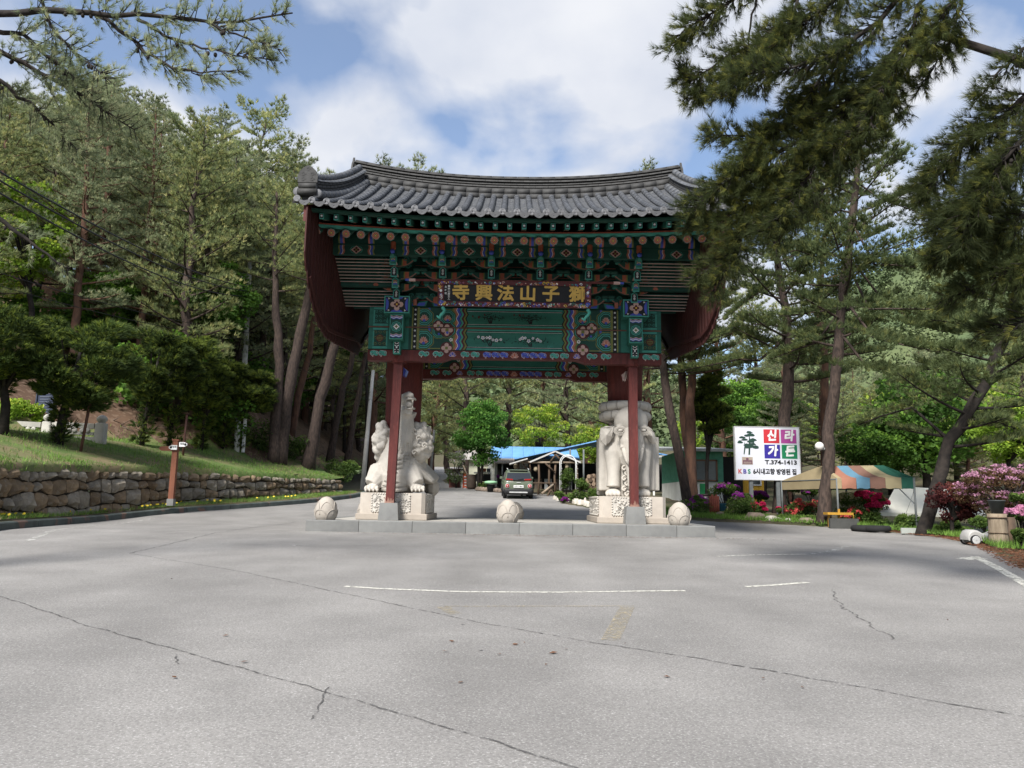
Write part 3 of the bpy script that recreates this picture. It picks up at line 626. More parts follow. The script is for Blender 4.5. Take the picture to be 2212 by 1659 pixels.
# ---------------- lintel beams front and rear
U, Vv = EX, EZX
def lintel(Y, front=True):
    f = Y - .17
    ub = MB(); ub.span((-4.10, f, 5.74), (4.22, Y + .17, 6.30)); ub.build('upper_beam', GREEN, gate)
    lb = MB(); lb.span((-4.10, f, 5.08), (4.22, Y + .17, 5.70)); lb.build('lower_beam', GREEN, gate)
    sp = MB(); sp.span((-4.12, f - .02, 5.705), (4.24, Y + .18, 5.735)); sp.build('beam_strip', flatm('brown_strip', (.16, .07, .045)), gate)
    rb = MB(); prof = [(-4.10, 4.75), (-2.0, 4.75), (-1.72, 4.845), (1.80, 4.845), (2.08, 4.75), (4.22, 4.75), (4.22, 5.06), (-4.10, 5.06)]
    rb.prism(prof, (0, f - .01, 0), U, Vv, (0, .3, 0)); rb.build('scroll_board', RED, gate)
    # paintwork
    m = MB(); o = np.array([0, f - .001, 0])
    for y0, y1 in ((5.08, 5.70), (5.74, 6.30)):
        h = y1 - y0
        for x0, x1 in ((-1.30, 1.40),):
            rect(m, o, U, Vv, x0, y0 + .02, x1, y0 + .055, iT, .004); rect(m, o, U, Vv, x0, y0 + .06, x1, y0 + .085, iK, .004)
            rect(m, o, U, Vv, x0, y1 - .055, x1, y1 - .02, iT, .004); rect(m, o, U, Vv, x0, y1 - .085, x1, y1 - .06, iK, .004); rect(m, o, U, Vv, x0, y1 - .094, x1, y1 - .086, iW, .005); rect(m, o, U, Vv, x0, y0 + .086, x1, y0 + .093, iW, .005)
        for sgn in (-1, 1):
            X = (lambda a: GX0 + sgn * a); uu = U * sgn; O2 = np.array([GX0, f - .001, 0]); vv = Vv
            # mirrored frames: use positive widths by building in +x then reflecting
            mm = MB()
            xs0 = 1.36
            for q, (mi, w) in enumerate(((iK, .03), (iOl, .05), (iMa, .055), (iT, .055), (iK, .014), (iB, .075), (iW, .014), (iP, .065), (iOl, .045))):
                band(mm, O2, U, Vv, xs0, y0, y1, w + .012, mi, .004 + q * .0003, .035, .25); xs0 += w
            rect(mm, O2, U, Vv, xs0, y0, 3.02 - GX0 * 0, y1, iD, .003)
            c1 = ((xs0 + 2.98) / 2 + .22, (y0 + y1) / 2 + (.0 if y0 > 5.5 else -.02))
            cloudflower(mm, O2, U, Vv, c1, h * .46, .005); cloudflower(mm, O2, U, Vv, (xs0 + .40, (y0 + y1) / 2 + (.22 if y0 < 5.5 else -.2)), h * .33, .0048, core=None); rect(mm, O2, U, Vv, xs0 + .02, y0 + .02, 2.70, y0 + .05, iOl, .0046)
            cloudflower(mm, O2, U, Vv, (xs0 + .16, y1 - .03 if y0 < 5.5 else (y0 + y1) / 2), h * (.40 if y0 < 5.5 else .42), .0065, core=None if y0 < 5.5 else iPP)
            if y0 < 5.5:
                flower(mm, O2, U, Vv, (xs0 + .17, y1 - .05), .17, 4, iPP, iOl, .016, iMa); flower(mm, O2, U, Vv, (xs0 + .17, y0 + .05), .15, 4, iPP, iOl, .016, iMa)
                flower(mm, O2, U, Vv, (xs0 + .05, (y0 + y1) / 2 - .02), .06, 5, iW, iMa, .014, None)
            else:
                flower(mm, O2, U, Vv, (xs0 + .42, y0 + .03), .14, 4, iPP, iOl, .016, iMa)
            rect(mm, O2, U, Vv, (c1[0] - h * .30), y0, (c1[0] - h * .20), y1, iB, .0045)
            rect(mm, O2, U, Vv, 2.72, y0, 2.79, y1, iOl, .012); rect(mm, O2, U, Vv, 2.79, y0, 2.90, y1, iK, .0125); rect(mm, O2, U, Vv, 2.90, y0, 2.94, y1, iOl, .012)
            for k in range(4): flower(mm, O2, U, Vv, (2.845, y0 + h * (k + .5) / 4), .034, 6, iW, iW, .014)
            # end panel beyond the post
            rect(mm, O2, U, Vv, 3.62, y0 + .01, 4.04, y1 - .01, iT, .003); rect(mm, O2, U, Vv, 3.66, y0 + .09, 4.0, y1 - .09, iD, .0045)
            rect(mm, O2, U, Vv, 3.62, y0 + .075, 4.04, y0 + .09, iK, .005); rect(mm, O2, U, Vv, 3.62, y1 - .09, 4.04, y1 - .075, iK, .005)
            for k in range(9):
                swirl(mm, O2, U, Vv, (3.70 + (k % 3) * .13, y0 + .14 + (k // 3) * (h - .28) / 2), .05, iT if y0 > 5.5 else iOl, .006, 1, .012)
            if y0 < 5.5:
                disc(mm, O2, U, Vv, (3.84, (y0 + y1) / 2), .11, iMa, .008, 14); disc(mm, O2, U, Vv, (3.84, (y0 + y1) / 2), .085, iOl, .009, 14)
                for q in (-.05, 0, .05): rect(mm, O2, U, Vv, 3.77, (y0 + y1) / 2 + q - .012, 3.91, (y0 + y1) / 2 + q + .012, iMa, .010)
            if sgn < 0: mm.v = [(2 * GX0 - x, y, z) for x, y, z in mm.v]; mm.f = [ff[::-1] for ff in mm.f]
            m.add(mm.v, mm.f, 0); m.m[-len(mm.f):] = mm.m
    # blossom tree painting in the middle field
    if front:
        pr = random.Random(4)
        for (y0, dark) in ((5.20, False), (5.86, True)):
            for tx, s in ((-.72, 1.0), (.42, 1.0)):
                bx = GX0 + tx
                for k in range(3):
                    m.flat([(bx - .02 + k * .02, y0), (bx + .02 + k * .02, y0), (bx + .02 + .06 * k - .06, y0 + .12), (bx - .01 + .06 * k - .06, y0 + .12)], o + np.array([0, -.0055 - k * .0004, 0]), U, Vv, iK)
                for k in range(90):
                    px, py = bx + pr.gauss(.02, .21), y0 + .18 + pr.gauss(0, .045); a = pr.uniform(0, 6.3); r_ = pr.uniform(.025, .05)
                    m.flat([(px - r_ * math.cos(a), py - r_ * .6 * math.sin(a)), (px + r_ * .3 * math.sin(a), py - r_ * .3 * math.cos(a)), (px + r_ * math.cos(a), py + r_ * .6 * math.sin(a)), (px - r_ * .3 * math.sin(a), py + r_ * .3 * math.cos(a))], o + np.array([0, -.008 - k * 1e-5, 0]), U, Vv, iK if k % 3 else iD)
                for k in range(7 if not dark else 3):
                    px, py = bx + (-.30 + .1 * k + pr.uniform(-.03, .03)) * (1 if not dark else 1.6), y0 + .22 + pr.uniform(-.05, .06); flower(m, o, U, Vv, (px, py), (.062 if k % 2 else .045) * (1 if not dark else .7), 5, iW if not dark else iMa, iB if not dark else iMa, .010 + k * .0008, None, pr.uniform(0, 1))
            if not dark:
                for k in range(26):
                    px = GX0 + pr.choice((-.8, -.72, .4, .5, .95, 1.0, 1.05)) + pr.uniform(-.05, .05); a = pr.uniform(-.9, .9); L_ = pr.uniform(.06, .16)
                    m.flat([(px, y0 - .02), (px + .006, y0 - .02), (px + L_ * math.sin(a), y0 + L_ * math.cos(a))], o + np.array([0, -.006, 0]), U, Vv, iT)
    tag(m.build('painted_ornament', DAN, gate), kind='stuff')
    # scrolls on the red board
    m = MB(); o = np.array([GX0, f - .012, 0])
    def scroll_run(x0, x1, mi, n):
        d = (x1 - x0) / n
        for k in range(n):
            cx = x0 + (k + .5) * d
            swirl(m, o, U, Vv, (cx - d * .14, 4.945), .088, iW, .002, 1, .048); swirl(m, o, U, Vv, (cx - d * .14, 4.945), .086, mi, .004, 1, .036)
            swirl(m, o, U, Vv, (cx + d * .26, 4.955), .062, iW, .0025, -1, .036); swirl(m, o, U, Vv, (cx + d * .26, 4.955), .060, mi, .0045, -1, .027)
            m.flat([(cx - .12, 4.99), (cx + .05, 4.875), (cx + .13, 4.90), (cx - .07, 5.03)], o + np.array([0, -.005, 0]), U, Vv, mi)
            m.flat([(cx - d * .14, 4.885), (cx - d * .14 + .025, 4.86), (cx - d * .14, 4.845), (cx - d * .14 - .025, 4.86)], o + np.array([0, -.003, 0]), U, Vv, iPP)
    scroll_run(-2.78, -1.98, iT, 2); scroll_run(-1.55, -.98, iT, 2); scroll_run(-.90, -.18, iB, 3); scroll_run(.18, .90, iB, 3); scroll_run(.98, 1.55, iT, 2); scroll_run(1.98, 2.78, iT, 2)
    for sg in (-1, 1):
        lotus(m, o, U, Vv, (sg * 1.76, 4.90), .14, iB, iPP, .005); scroll_run(sg * 3.86 - .24, sg * 3.86 + .24, iT, 2)
    lotus(m, o, U, Vv, (0, 4.89), .15, iO, iPP, .005)
    tag(m.build('painted_scroll', DAN, gate), kind='stuff')
lintel(YF); lintel(YR, False)
# beams running front to back over each column, with the stacked painted ends
for x in (-3.25, 3.43):
    m = MB(); m.span((x - .19, YF - .62, 5.27), (x + .19, YR + .62, 5.985)); m.build('cross_beam', GREEN, gate)
    m = MB(); m.span((x - .36, YF - .68, 6.0), (x + .36, YR + .68, 6.50)); m.build('bracket_capital', GREEN, gate)
    m = MB(); m.span((x - .10, YF - .42, 4.90), (x + .10, YF - .18, 5.262)); m.build('beam_end', GREEN, gate)
    m = MB(); o = np.array([x, YF - .42, 0]); rect(m, o, U, Vv, -.095, 4.905, .095, 5.255, iT, .002); rect(m, o, U, Vv, -.075, 4.925, .075, 5.24, iK, .003)
    for k in range(4):
        for s in (-1, 1):
            yy = 4.975 + k * .07; m.flat([(0, yy), (s * .055, yy + .045 * (1 if k > 1 else -1)), (s * .065, yy + .02 * (1 if k > 1 else -1)), (s * .012, yy - .012)], o + np.array([0, -.004, 0]), U, Vv, iW)
    disc(m, o, U, Vv, (0, 5.08), .022, iW, .005, 8)
    o = np.array([x, YF - .62, 0]); rect(m, o, U, Vv, -.185, 5.275, .185, 5.98, iT, .002); rect(m, o, U, Vv, -.165, 5.295, .165, 5.96, iD, .003)
    for k, (zz, sg) in enumerate(((5.33, 1), (5.85, -1))):
        for q, mi in enumerate((iB, iW, iB, iPP)):
            zq = zz + q * .022 * (1 if sg > 0 else 1)
            P_ = [(-.163 + .3267 * i / 8, zq + .016 * math.cos(i * math.pi / 2)) for i in range(9)]; m.flat(P_ + [(a, b + .022) for a, b in P_[::-1]], o + np.array([0, -.004 - q * .0003, 0]), U, Vv, mi)
    for r_, mi, l_ in ((.155, iT, .0045), (.135, iD, .0055), (.115, iT, .0065), (.095, iD, .0075)): disc(m, o, U, Vv, (0, 5.63), r_, mi, l_, 8)
    m.flat([(-.09, 5.63), (0, 5.54), (.09, 5.63), (0, 5.72)], o + np.array([0, -.010, 0]), U, Vv, iW); flower(m, o, U, Vv, (0, 5.63), .045, 4, iOl, iMa, .011)
    o = np.array([x, YF - .68, 0]); rect(m, o, U, Vv, -.355, 6.005, .355, 6.495, iT, .002); rect(m, o, U, Vv, -.325, 6.035, .325, 6.465, iK, .003)
    for a, b, c, d in ((-.325, .0, .10, .24), (.325, 0, .10, .24), (0, .215, .17, .09), (0, -.215, .17, .09)):
        m.flat([(a + c * math.cos(t), 6.25 + b + d * .8 * math.sin(t)) for t in np.linspace(0, 2 * math.pi, 14, endpoint=False) if abs(a + c * math.cos(t)) <= .326 and abs(b + d * .8 * math.sin(t)) <= .216], o + np.array([0, -.004, 0]), U, Vv, iB)
    for k in range(4): a = k * math.pi / 2 + .78; flower(m, o, U, Vv, (.275 * math.cos(a) * 1.3 * .9, 6.25 + .17 * (1 if math.sin(a) > 0 else -1)), .028, 3, iW, iPP, .005)
    flower(m, o, U, Vv, (0, 6.25), .185, 4, iPP, iOl, .006, None); disc(m, o, U, Vv, (0, 6.25), .10, iPP, .0105, 12); flower(m, o, U, Vv, (0, 6.25), .09, 4, iMa, iY, .0115)
    m.build('painted_end', DAN, gate)
    m = MB(); m.span((x - .2, YF - .6, 5.995), (x + .2, YF - .68, 6.0)); 

# ---------------- bracket sets
BX = [-3.27 + 1.33 * k for k in range(6)]
tier = [(at(1106, 643 - 3, 20.95)[2], 20.95), (at(1106, 619 - 3, 20.68)[2], 20.68), (at(1106, 595 - 3, 20.42)[2], 20.42), (at(1106, 569 - 3, 20.16)[2], 20.16)]       # height and reach of each tongue
def make_bracket(x):
    root = bpy.data.objects.new('bracket_set', None); C.objects.link(root); root.parent = gate; root.location = (x - GX0, 0, 6.2)
    m = MB()
    for k in range(5):                                                # block stack stepping out
        z = 6.40 + .28 * k; y = 21.38 - .26 * k; m.bevbox((x, y, z), (.26, .26, .12), .03)
        m.span((x - .075, y - .2, z + .06), (x + .075, 21.7, z + .28))
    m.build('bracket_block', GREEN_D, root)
    for k, (z, y) in enumerate(tier):
        m = MB(); w = .075
        if k < 4:
            prof = [(0, .16), (-.30, .13), (-.44, .10), (-.50, .0), (-.50, -.13), (-.43, -.13), (-.40, -.04), (-.30, -.02), (0, -.06)]
            A = [(x - w, y + .42 + a, z + b) for a, b in prof]; B = [(x + w, y + .42 + a, z + b) for a, b in prof]; n = len(prof)
            m.add(A + B, [tuple(range(n)), tuple(range(2 * n - 1, n - 1, -1))], 0); b0 = 0
            for i in range(n):
                j = (i + 1) % n; m.f.append([j, i, n + i, n + j]); m.m.append(1 if i in (4, 5, 6, 7) else 0); m.s.append(False)
            o = np.array([x, y - .08, 0])
            hexa = lambda q: [(-w * q, z - .13 * q + .0), (w * q, z - .13 * q), (w * q, z + .07 * q), (0, z + .13 * q), (-w * q, z + .07 * q)]
            m.flat(hexa(1.22), o + np.array([0, -.004, 0]), U, Vv, 2); m.flat(hexa(.95), o + np.array([0, -.006, 0]), U, Vv, 3 if k % 2 == 0 else 4)
            if k % 2 == 0:
                for a in range(5): m.flat([(-.012 - .02 * (a % 2), z - .08 + .035 * a), (.012 + .02 * (a % 2), z - .08 + .035 * a), (.03, z - .06 + .035 * a), (-.03, z - .06 + .035 * a)], o + np.array([0, -.008, 0]), U, Vv, 5)
            else:
                for a, c in enumerate((6, 7, 8)): m.flat([(-.055, z - .07 + .045 * a), (0, z - .045 + .045 * a), (.055, z - .07 + .045 * a), (.055, z - .04 + .045 * a), (0, z - .015 + .045 * a), (-.055, z - .04 + .045 * a)], o + np.array([0, -.008, 0]), U, Vv, c)
        m.build('tongue', [GREEN, PALEPINK, TEAL, BLACK, GREEN, WHITE, BLUE, PALEPINK, PINK], root)
    # upper head: blue-green knob under the purlin
    m = MB(); m.tube([(x, 20.45, 7.44), (x, 20.1, 7.42), (x, 19.95, 7.33)], [.08, .085, .06], 10, 0); m.ball((x, 19.95, 7.47), (.07, .06, .065), 1); m.bevbox((x, 20.08, 7.66), (.13, .20, .24), .03, 2)
    m.build('dragon_head_end', [GREEN, BLUE, ORANGE], root)
    # boat-shaped cross arms
    for k in range(4):
        for (dy, L_) in ((0, .56 if k % 2 == 0 else .50),):
            z = 6.44 + .27 * k; y = 21.42 - .30 * k
            m = MB(); n = 9; th = .10
            prof = [(-L_, .12)] + [(-L_ + 2 * L_ * i / (n - 1), .12 - (.17 * (1 - abs(2 * i / (n - 1) - 1) ** 3.2))) for i in range(1, n - 1)] + [(L_, .12), (L_, .19), (-L_, .19)]
            m.prism(prof, (x, y - th / 2, z), U, Vv, (0, th, 0), 0, True, 0)
            o = np.array([x, y - th / 2, z])
            edge = prof[:n]; m.flat(edge + [(a * .96, b + .026) for a, b in edge[::-1]], o + np.array([0, -.003, 0]), U, Vv, 1)
            for s in (-1, 1):
                m.flat([(s * L_ * .42, -.02), (s * L_ * .62, .0), (s * L_ * .62, .17), (s * L_ * .42, .17)], o + np.array([0, -.004, 0]), U, Vv, 2)
                m.flat([(s * L_ * .36, -.03), (s * L_ * .42, -.03), (s * L_ * .42, .17), (s * L_ * .36, .17)], o + np.array([0, -.004, 0]), U, Vv, 3)
            m.build('cross_arm', [GREEN_D, flatm('muted_salmon', (.27, .13, .10)), ORANGE, OLIVE], root)
            for s in (-1, 1):
                m = MB(); m.bevbox((x + s * (L_ + .01), y, z + .245), (.21, .17, .10), .03, 0); m.bevbox((x + s * (L_ + .01), y, z + .165), (.14, .13, .06), .02, 1)
                m.build('bearing_block', [GREEN_D, GREEN], root)
    # carved cloud wings beside the arms
    m = MB()
    for s in (-1, 1):
        for k in range(7):
            z = 6.45 + .16 * k; y = 21.46 - .17 * k; swirl(m, (x, y, z), U, Vv, (s * (.30 + .05 * (k % 2)), 0), .075, 0, .0, s, .03)
    m.build('carved_scroll', GREEN, root)
    return root
b0 = make_bracket(BX[0]); brs = [b0]
for x in BX[1:]:
    c = copy_tree(b0, gate); c.location.x = x - GX0; brs.append(c)
for x in BX:
    c = copy_tree(b0, gate); c.location.x = -(x - GX0); c.rotation_euler = (0, 0, math.pi)
# boards between the sets with a lotus on each, front and rear
for Yb, sg in ((21.62, 1), (YR, -1)):
    for i in range(5):
        xm = (BX[i] + BX[i + 1]) / 2; m = MB(); m.span((BX[i] + .02, Yb - .02, 6.3), (BX[i + 1] - .02, Yb + .02, 8.3)); 
        if sg > 0:
            o = np.array([xm, Yb - .021, 0]); lotus(m, o, U, Vv, (0, 6.62), .15, iB, iT, .004); lotus(m, o, U, Vv, (0, 7.02), .12, iMa, iO, .004); lotus(m, o, U, Vv, (0, 7.34), .12, iMa, iO, .004)
            for z in (6.55, 6.94, 7.27, 7.58): rect(m, o, U, Vv, -.25, z, .25, z + .018, iP, .003)
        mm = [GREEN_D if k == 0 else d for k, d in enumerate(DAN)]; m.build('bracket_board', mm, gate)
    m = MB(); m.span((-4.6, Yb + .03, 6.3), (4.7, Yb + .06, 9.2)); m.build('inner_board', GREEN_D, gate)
# low blue and green leaves under the brackets
m = MB()
for i in range(8):
    x = -2.8 + i * .82
    for s in (-1, 1): m.flat([(x, 6.33), (x + s * .30, 6.33), (x + s * .36, 6.50), (x + s * .10, 6.46)], (0, 21.40, 0), U, Vv, 0); m.flat([(x + s * .04, 6.345), (x + s * .26, 6.345), (x + s * .30, 6.45), (x + s * .10, 6.43)], (0, 21.397, 0), U, Vv, 1)
    m.bevbox((x, 21.36, 6.43), (.10, .08, .16), .01, 2)
m.build('leaf_bracket', [GREEN, BLUE, PINK], gate)
# stepped beam tails between the outer brackets and the gable boards
for sx in (-1, 1):
    xo = GX0 + sx * 3.45; 
    for k in range(16):
        f = k / 15; z = 7.36 - 1.0 * f; y = 20.25 + 1.25 * f
        if k in (8, 9): continue
        xe = GX0 + sx * (4.93 - .06 * f)
        m = MB(); m.span((xo, y, z - .034), (xe, y + .075, z + .012), 0); m.span((xo, y - .004, z - .036), (xe, y + .012, z - .018), 1)
        m.build('beam_tail', [GREEN_D, PALEPINK], gate)
    m = MB(); y = 20.92; m.span((xo, y, 6.76), (GX0 + sx * 4.9, y + .16, 6.93)); o = np.array([GX0, y - .001, 0])
    lotus(m, o, U, Vv, (sx * 3.92, 6.79), .10, iP, iO, .003)
    for k in range(2): swirl(m, o, U, Vv, (sx * (4.15 + .2 * k), 6.845), .065, iMa, .003, 1, .02)
    m.build('painted_beam_tail', [GREEN_D if k == 0 else d for k, d in enumerate(DAN)], gate)
# ---------------- purlins
for Y, sg in ((20.1, -1), (2 * YC - 20.1, 1)):
    m = MB(); m.span((-4.93, Y - .04, 7.40), (5.05, Y + .1, 7.68)); m.tube([(-4.93, Y + .05, 7.87), (5.05, Y + .05, 7.87)], .19, 14)
    m.span((-4.93, Y - .055, 7.66), (5.05, Y - .04, 7.70), 1)
    if sg < 0:
        for fx in (-4.27, -2.53, -1.22, .09, 1.41, 2.74, 4.40):
            o = np.array([fx, Y - .042, 0])
            for s in (-1, 1):
                mm = MB(); x0 = .32
                for mi, w in ((iP, .05), (iW, .012), (iB, .06), (iOl, .045), (iD, .02)):
                    band(mm, o, U, Vv, x0, 7.40, 7.66, w, mi, .003, .018, .2); x0 += w
                if s < 0: mm.v = [(2 * fx - a, b, c) for a, b, c in mm.v]; mm.f = [q[::-1] for q in mm.f]
                m.add(mm.v, mm.f, 0); m.m[-len(mm.f):] = mm.m
                # the same bands carried round the log
                x0 = .32
                for mi, w in ((iP, .05), (iB, .07), (iOl, .045)): m.tube([(fx + s * x0, Y + .05, 7.87), (fx + s * (x0 + w), Y + .05, 7.87)], .1925, 14, mi, False); x0 += w
            for r_, mi, l_ in ((.20, iD, .002), (.18, iT, .003), (.165, iD, .004)): disc(m, o, U, Vv, (0, 7.53), r_, mi, l_, 8, .62)
            m.flat([(-.15, 7.53), (0, 7.415), (.15, 7.53), (0, 7.645)], o + np.array([0, -.006, 0]), U, Vv, iPP); flower(m, o, U, Vv, (0, 7.53), .085, 4, iMa, iOl, .007)
    m.build('eave_purlin', [GREEN_D if k == 0 else d for k, d in enumerate(DAN)], gate)
for Y, z in ((YC, 9.85), (21.7, 8.62), (24.7, 8.62)):
    m = MB(); m.tube([(-4.9, Y, z), (5.0, Y, z)], .17, 12); m.build('purlin', GREEN_D, gate)

# ---------------- roof geometry
RHALF = 5.38                                                   # half length of the roof at the eaves
def lift(x): return .21 * (abs(x - GX0) / 5.3) ** 2
def rlift(x): return .52 * (abs(x - GX0) / 5.3) ** 2.2
EY0, RY0 = 18.02, 22.85
def roofz(x, t):
    """t 0 at the eave edge, 1 at the ridge foot; top of the pan tiles"""
    ze = 7.83 + lift(x); zr = 10.22 + rlift(x); return ze + (zr - ze) * (.76 * t + .24 * t * t)
def roofy(x, t, side=1):
    y0 = EY0 - .10 * (abs(x - GX0) / 5.3) ** 2; y = y0 + (RY0 - y0) * t; return y if side > 0 else 2 * YC - y
# rafters with painted flower ends, and square flying rafters with white flowers
NR = 28
def raf_end(x): return np.array([x, 18.88, 7.445 + lift(x) * .8])
rf_mesh = None; RXs = [GX0 - 5.12 + k * (10.24 / (NR - 1)) for k in range(NR)]
for side in (1, -1):
    for x in RXs:
        e = raf_end(x); Yi = YC; zi = 9.75 + rlift(x) * .3; dz = zi - 7.445
        if rf_mesh is None:
            m = MB(); a = np.array([0, 0, 0.]); b = np.array([0, Yi - 18.88, dz]); m.tube([a, b], [.100, .105], 12, 0)
            raf0 = m.build('rafter', GREEN_D, gate, pivot=(0, 0, 0)); rf_mesh = raf0.data
            ax_ = nrm(b); Vr = np.array([0, -ax_[2], ax_[1]]); m = MB(); o = -ax_ * .002; disc(m, o, U, Vr, (0, 0), .106, iW, .0, 18)
            pts = [(.100 * (1 + .05 * abs(math.sin(4 * a))) * math.cos(a), .100 * (1 + .05 * abs(math.sin(4 * a))) * math.sin(a)) for a in np.linspace(0, 2 * math.pi, 32, endpoint=False)]
            m.flat(pts, o - ax_ * .001, U, Vr, iD); 
            for k in range(8):
                a = k * math.pi / 4 + .39; disc(m, o, U, Vr, (.064 * math.cos(a), .064 * math.sin(a)), .031, iPP, .003 + .0001 * k, 8); disc(m, o, U, Vr, (.062 * math.cos(a), .062 * math.sin(a)), .025, iO, .0045 + .0001 * k, 8)
            disc(m, o, U, Vr, (0, 0), .030, iOl, .0065, 10); disc(m, o, U, Vr, (0, 0), .018, iY, .0075, 8)
            fl0 = m.build('flower_end', DAN, raf0, pivot=(0, 0, 0)); r = raf0; f = fl0
        else:
            r = inst(raf0, gate); f = inst(fl0, r)
        pos = e.copy()
        if side < 0: pos[1] = 2 * YC - pos[1]; r.rotation_euler = (0, 0, math.pi)
        r.location = [float(q) for q in pos - wloc(gate)]
fly0 = None; NF = 30; FXs = [GX0 - 5.22 + k * (10.44 / (NF - 1)) for k in range(NF)]
for side in (1, -1):
    for x in FXs:
        if fly0 is None:
            m = MB(); L_ = 1.9; sl = .30
            A = [(-.055, 0, -.075), (.055, 0, -.075), (.055, 0, .075), (-.055, 0, .075)]; B = [(a * 1.15, L_, c * 1.2 + sl * L_) for a, b, c in A]
            m.add(A + B, [(0, 1, 2, 3), (7, 6, 5, 4), (4, 5, 1, 0), (5, 6, 2, 1), (6, 7, 3, 2), (7, 4, 0, 3)])
            m.add([(-.057, .42, -.077 + .126), (.057, .42, -.077 + .126), (.058, .60, -.077 + .18), (-.058, .60, -.077 + .18)], [(3, 2, 1, 0)], 1)
            m.v[8:12] = [(a, b, c - .0045) for a, b, c in m.v[8:12]]
            fly0 = m.build('flying_rafter', [GREEN, PINK], gate, pivot=(0, 0, 0))
            m = MB(); o = np.array([0, -.001, 0]); rect(m, o, U, Vv, -.054, -.074, .054, .074, iT, .001); rect(m, o, U, Vv, -.042, -.05, .042, .062, iK, .002); flower(m, o, U, Vv, (0, .006), .034, 6, iW, iW, .003)
            ff0 = m.build('flower_end', DAN, fly0, pivot=(0, 0, 0)); r = fly0
        else: r = inst(fly0, gate); inst(ff0, r)
        pos = np.array([x, 18.30, 7.625 + lift(x)])
        if side < 0: pos[1] = 2 * YC - pos[1]; r.rotation_euler = (0, 0, math.pi)
        r.location = [float(q) for q in pos - wloc(gate)]
# red strip on the rafter ends, fascia under the tiles, and soffit boards between
xs_ = np.linspace(GX0 - 5.28, GX0 + 5.28, 25)
for side in (1, -1):
    Ym = lambda y: y if side > 0 else 2 * YC - y
    def run(name, ya, yb, za, zb, mat, zl=1.0):
        m = MB(); V = []
        for x in xs_:
            l = lift(x) * zl; V += [(x, Ym(ya), za + l), (x, Ym(yb), za + l), (x, Ym(yb), zb + l), (x, Ym(ya), zb + l)]
        Fs = []
        for i in range(len(xs_) - 1):
            b = 4 * i
            for k in range(4): Fs.append((b + k, b + (k + 1) % 4, b + 4 + (k + 1) % 4, b + 4 + k)[::(1 if side < 0 else -1)])
        m.add(V, Fs); m.add([V[k] for k in (0, 1, 2, 3)], [(0, 1, 2, 3)]); m.add([V[-k] for k in (4, 3, 2, 1)], [(0, 1, 2, 3)]); return m.build(name, mat, gate)
    run('rafter_strip', 18.80, 18.95, 7.615, 7.655, pm('strip_red', (.30, .065, .04), (.22, .05, .03), 3, .6), .85); run('rafter_strip', 18.79, 18.96, 7.575, 7.612, TEAL, .85)
    run('eave_fascia', 18.20, 18.36, 7.72, 7.78, GREEN_D)
    m = MB(); V = []
    for x in xs_:
        for y, z in ((18.2, 7.735), (18.95, 7.97), (20.1, 8.56), (YC, 10.1)): V.append((x, Ym(y), z + lift(x) * (1 if y < 19 else .6)))
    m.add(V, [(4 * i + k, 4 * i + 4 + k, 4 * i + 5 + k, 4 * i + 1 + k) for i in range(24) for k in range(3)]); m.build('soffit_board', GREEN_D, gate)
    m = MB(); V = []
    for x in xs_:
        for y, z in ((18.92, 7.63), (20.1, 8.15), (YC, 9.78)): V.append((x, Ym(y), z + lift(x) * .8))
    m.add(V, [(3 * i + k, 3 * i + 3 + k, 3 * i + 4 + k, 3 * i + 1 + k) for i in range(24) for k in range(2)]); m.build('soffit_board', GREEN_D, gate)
# roof deck: pan tiles in steps (too fine to pick apart singly), cover tiles one by one near the eave
NT = 30; TP = 2 * RHALF / NT; NS = 15
pan = MB(); cov_up = MB(); pan_b = MB()
cover0 = {}
for side in (1, -1):
    for c in range(NT):
        xc = GX0 - RHALF + TP * (c + .5)
        for i in range(26):
            t0, t1 = i / 26, (i + 1) / 26 + .012; V = []
            for t, dz in ((t0, .022), (t1, 0.0)):
                for k in range(5):
                    a = (k / 4 - .5); x = xc + a * TP * .98; V.append((x, roofy(x, t, side), roofz(x, t) + dz + .20 * a * a * .9 - .03))
            lo = [(x, y, z - .028) for x, y, z in V[:5]]
            (pan if side > 0 else pan_b).add(V + lo, [((k, k + 1, k + 6, k + 5) if side > 0 else (k + 5, k + 6, k + 1, k)) for k in range(4)] + [((10 + k, 11 + k, k + 1, k) if side > 0 else (k, k + 1, 11 + k, 10 + k)) for k in range(4)])
TNIND = 10
for side in (1, -1):
    for c in range(NT - 1):
        x = GX0 - RHALF + TP * (c + 1)
        for i in range(NS):
            t0, t1 = i / NS * .985, (i + 1) / NS * .985; a = np.array([x, roofy(x, t0, side), roofz(x, t0) + .050]); b = np.array([x, roofy(x, t1, side), roofz(x, t1) + .050])
            r0, r1 = .090, .083; n = 8; V = []
            d = nrm(b - a); w = np.array([1.0, 0, 0]); up_ = np.cross(w, d) * (1 if side > 0 else -1)
            for p, r_ in ((a, r0), (b, r1)):
                for k in range(n + 1): an = math.pi * (k / n) ; V.append(p + w * r_ * math.cos(an) + up_ * r_ * (math.sin(an) * .95) - up_ * .012)
            V += [p - up_ * .03 for p in (V[0], V[n])]
            fs = [((k, n + 1 + k, n + 2 + k, k + 1) if side > 0 else (k + 1, n + 2 + k, n + 1 + k, k)) for k in range(n)]; fs.append(tuple(range(n, -1, -1)) if side > 0 else tuple(range(n + 1)))
            if side > 0 and i < TNIND: m = MB(); m.add(V[:-2], fs, 0, True); m.s[-1] = False; m.build('cover_tile', TILE, gate)
            else: cov_up.add(V[:-2], fs, 0, True)
tag(pan.build('pan_tiles', TILE, gate), kind='stuff'); tag(pan_b.build('pan_tiles', TILE, gate), kind='stuff'); tag(cov_up.build('cover_tiles', TILE, gate), kind='stuff')
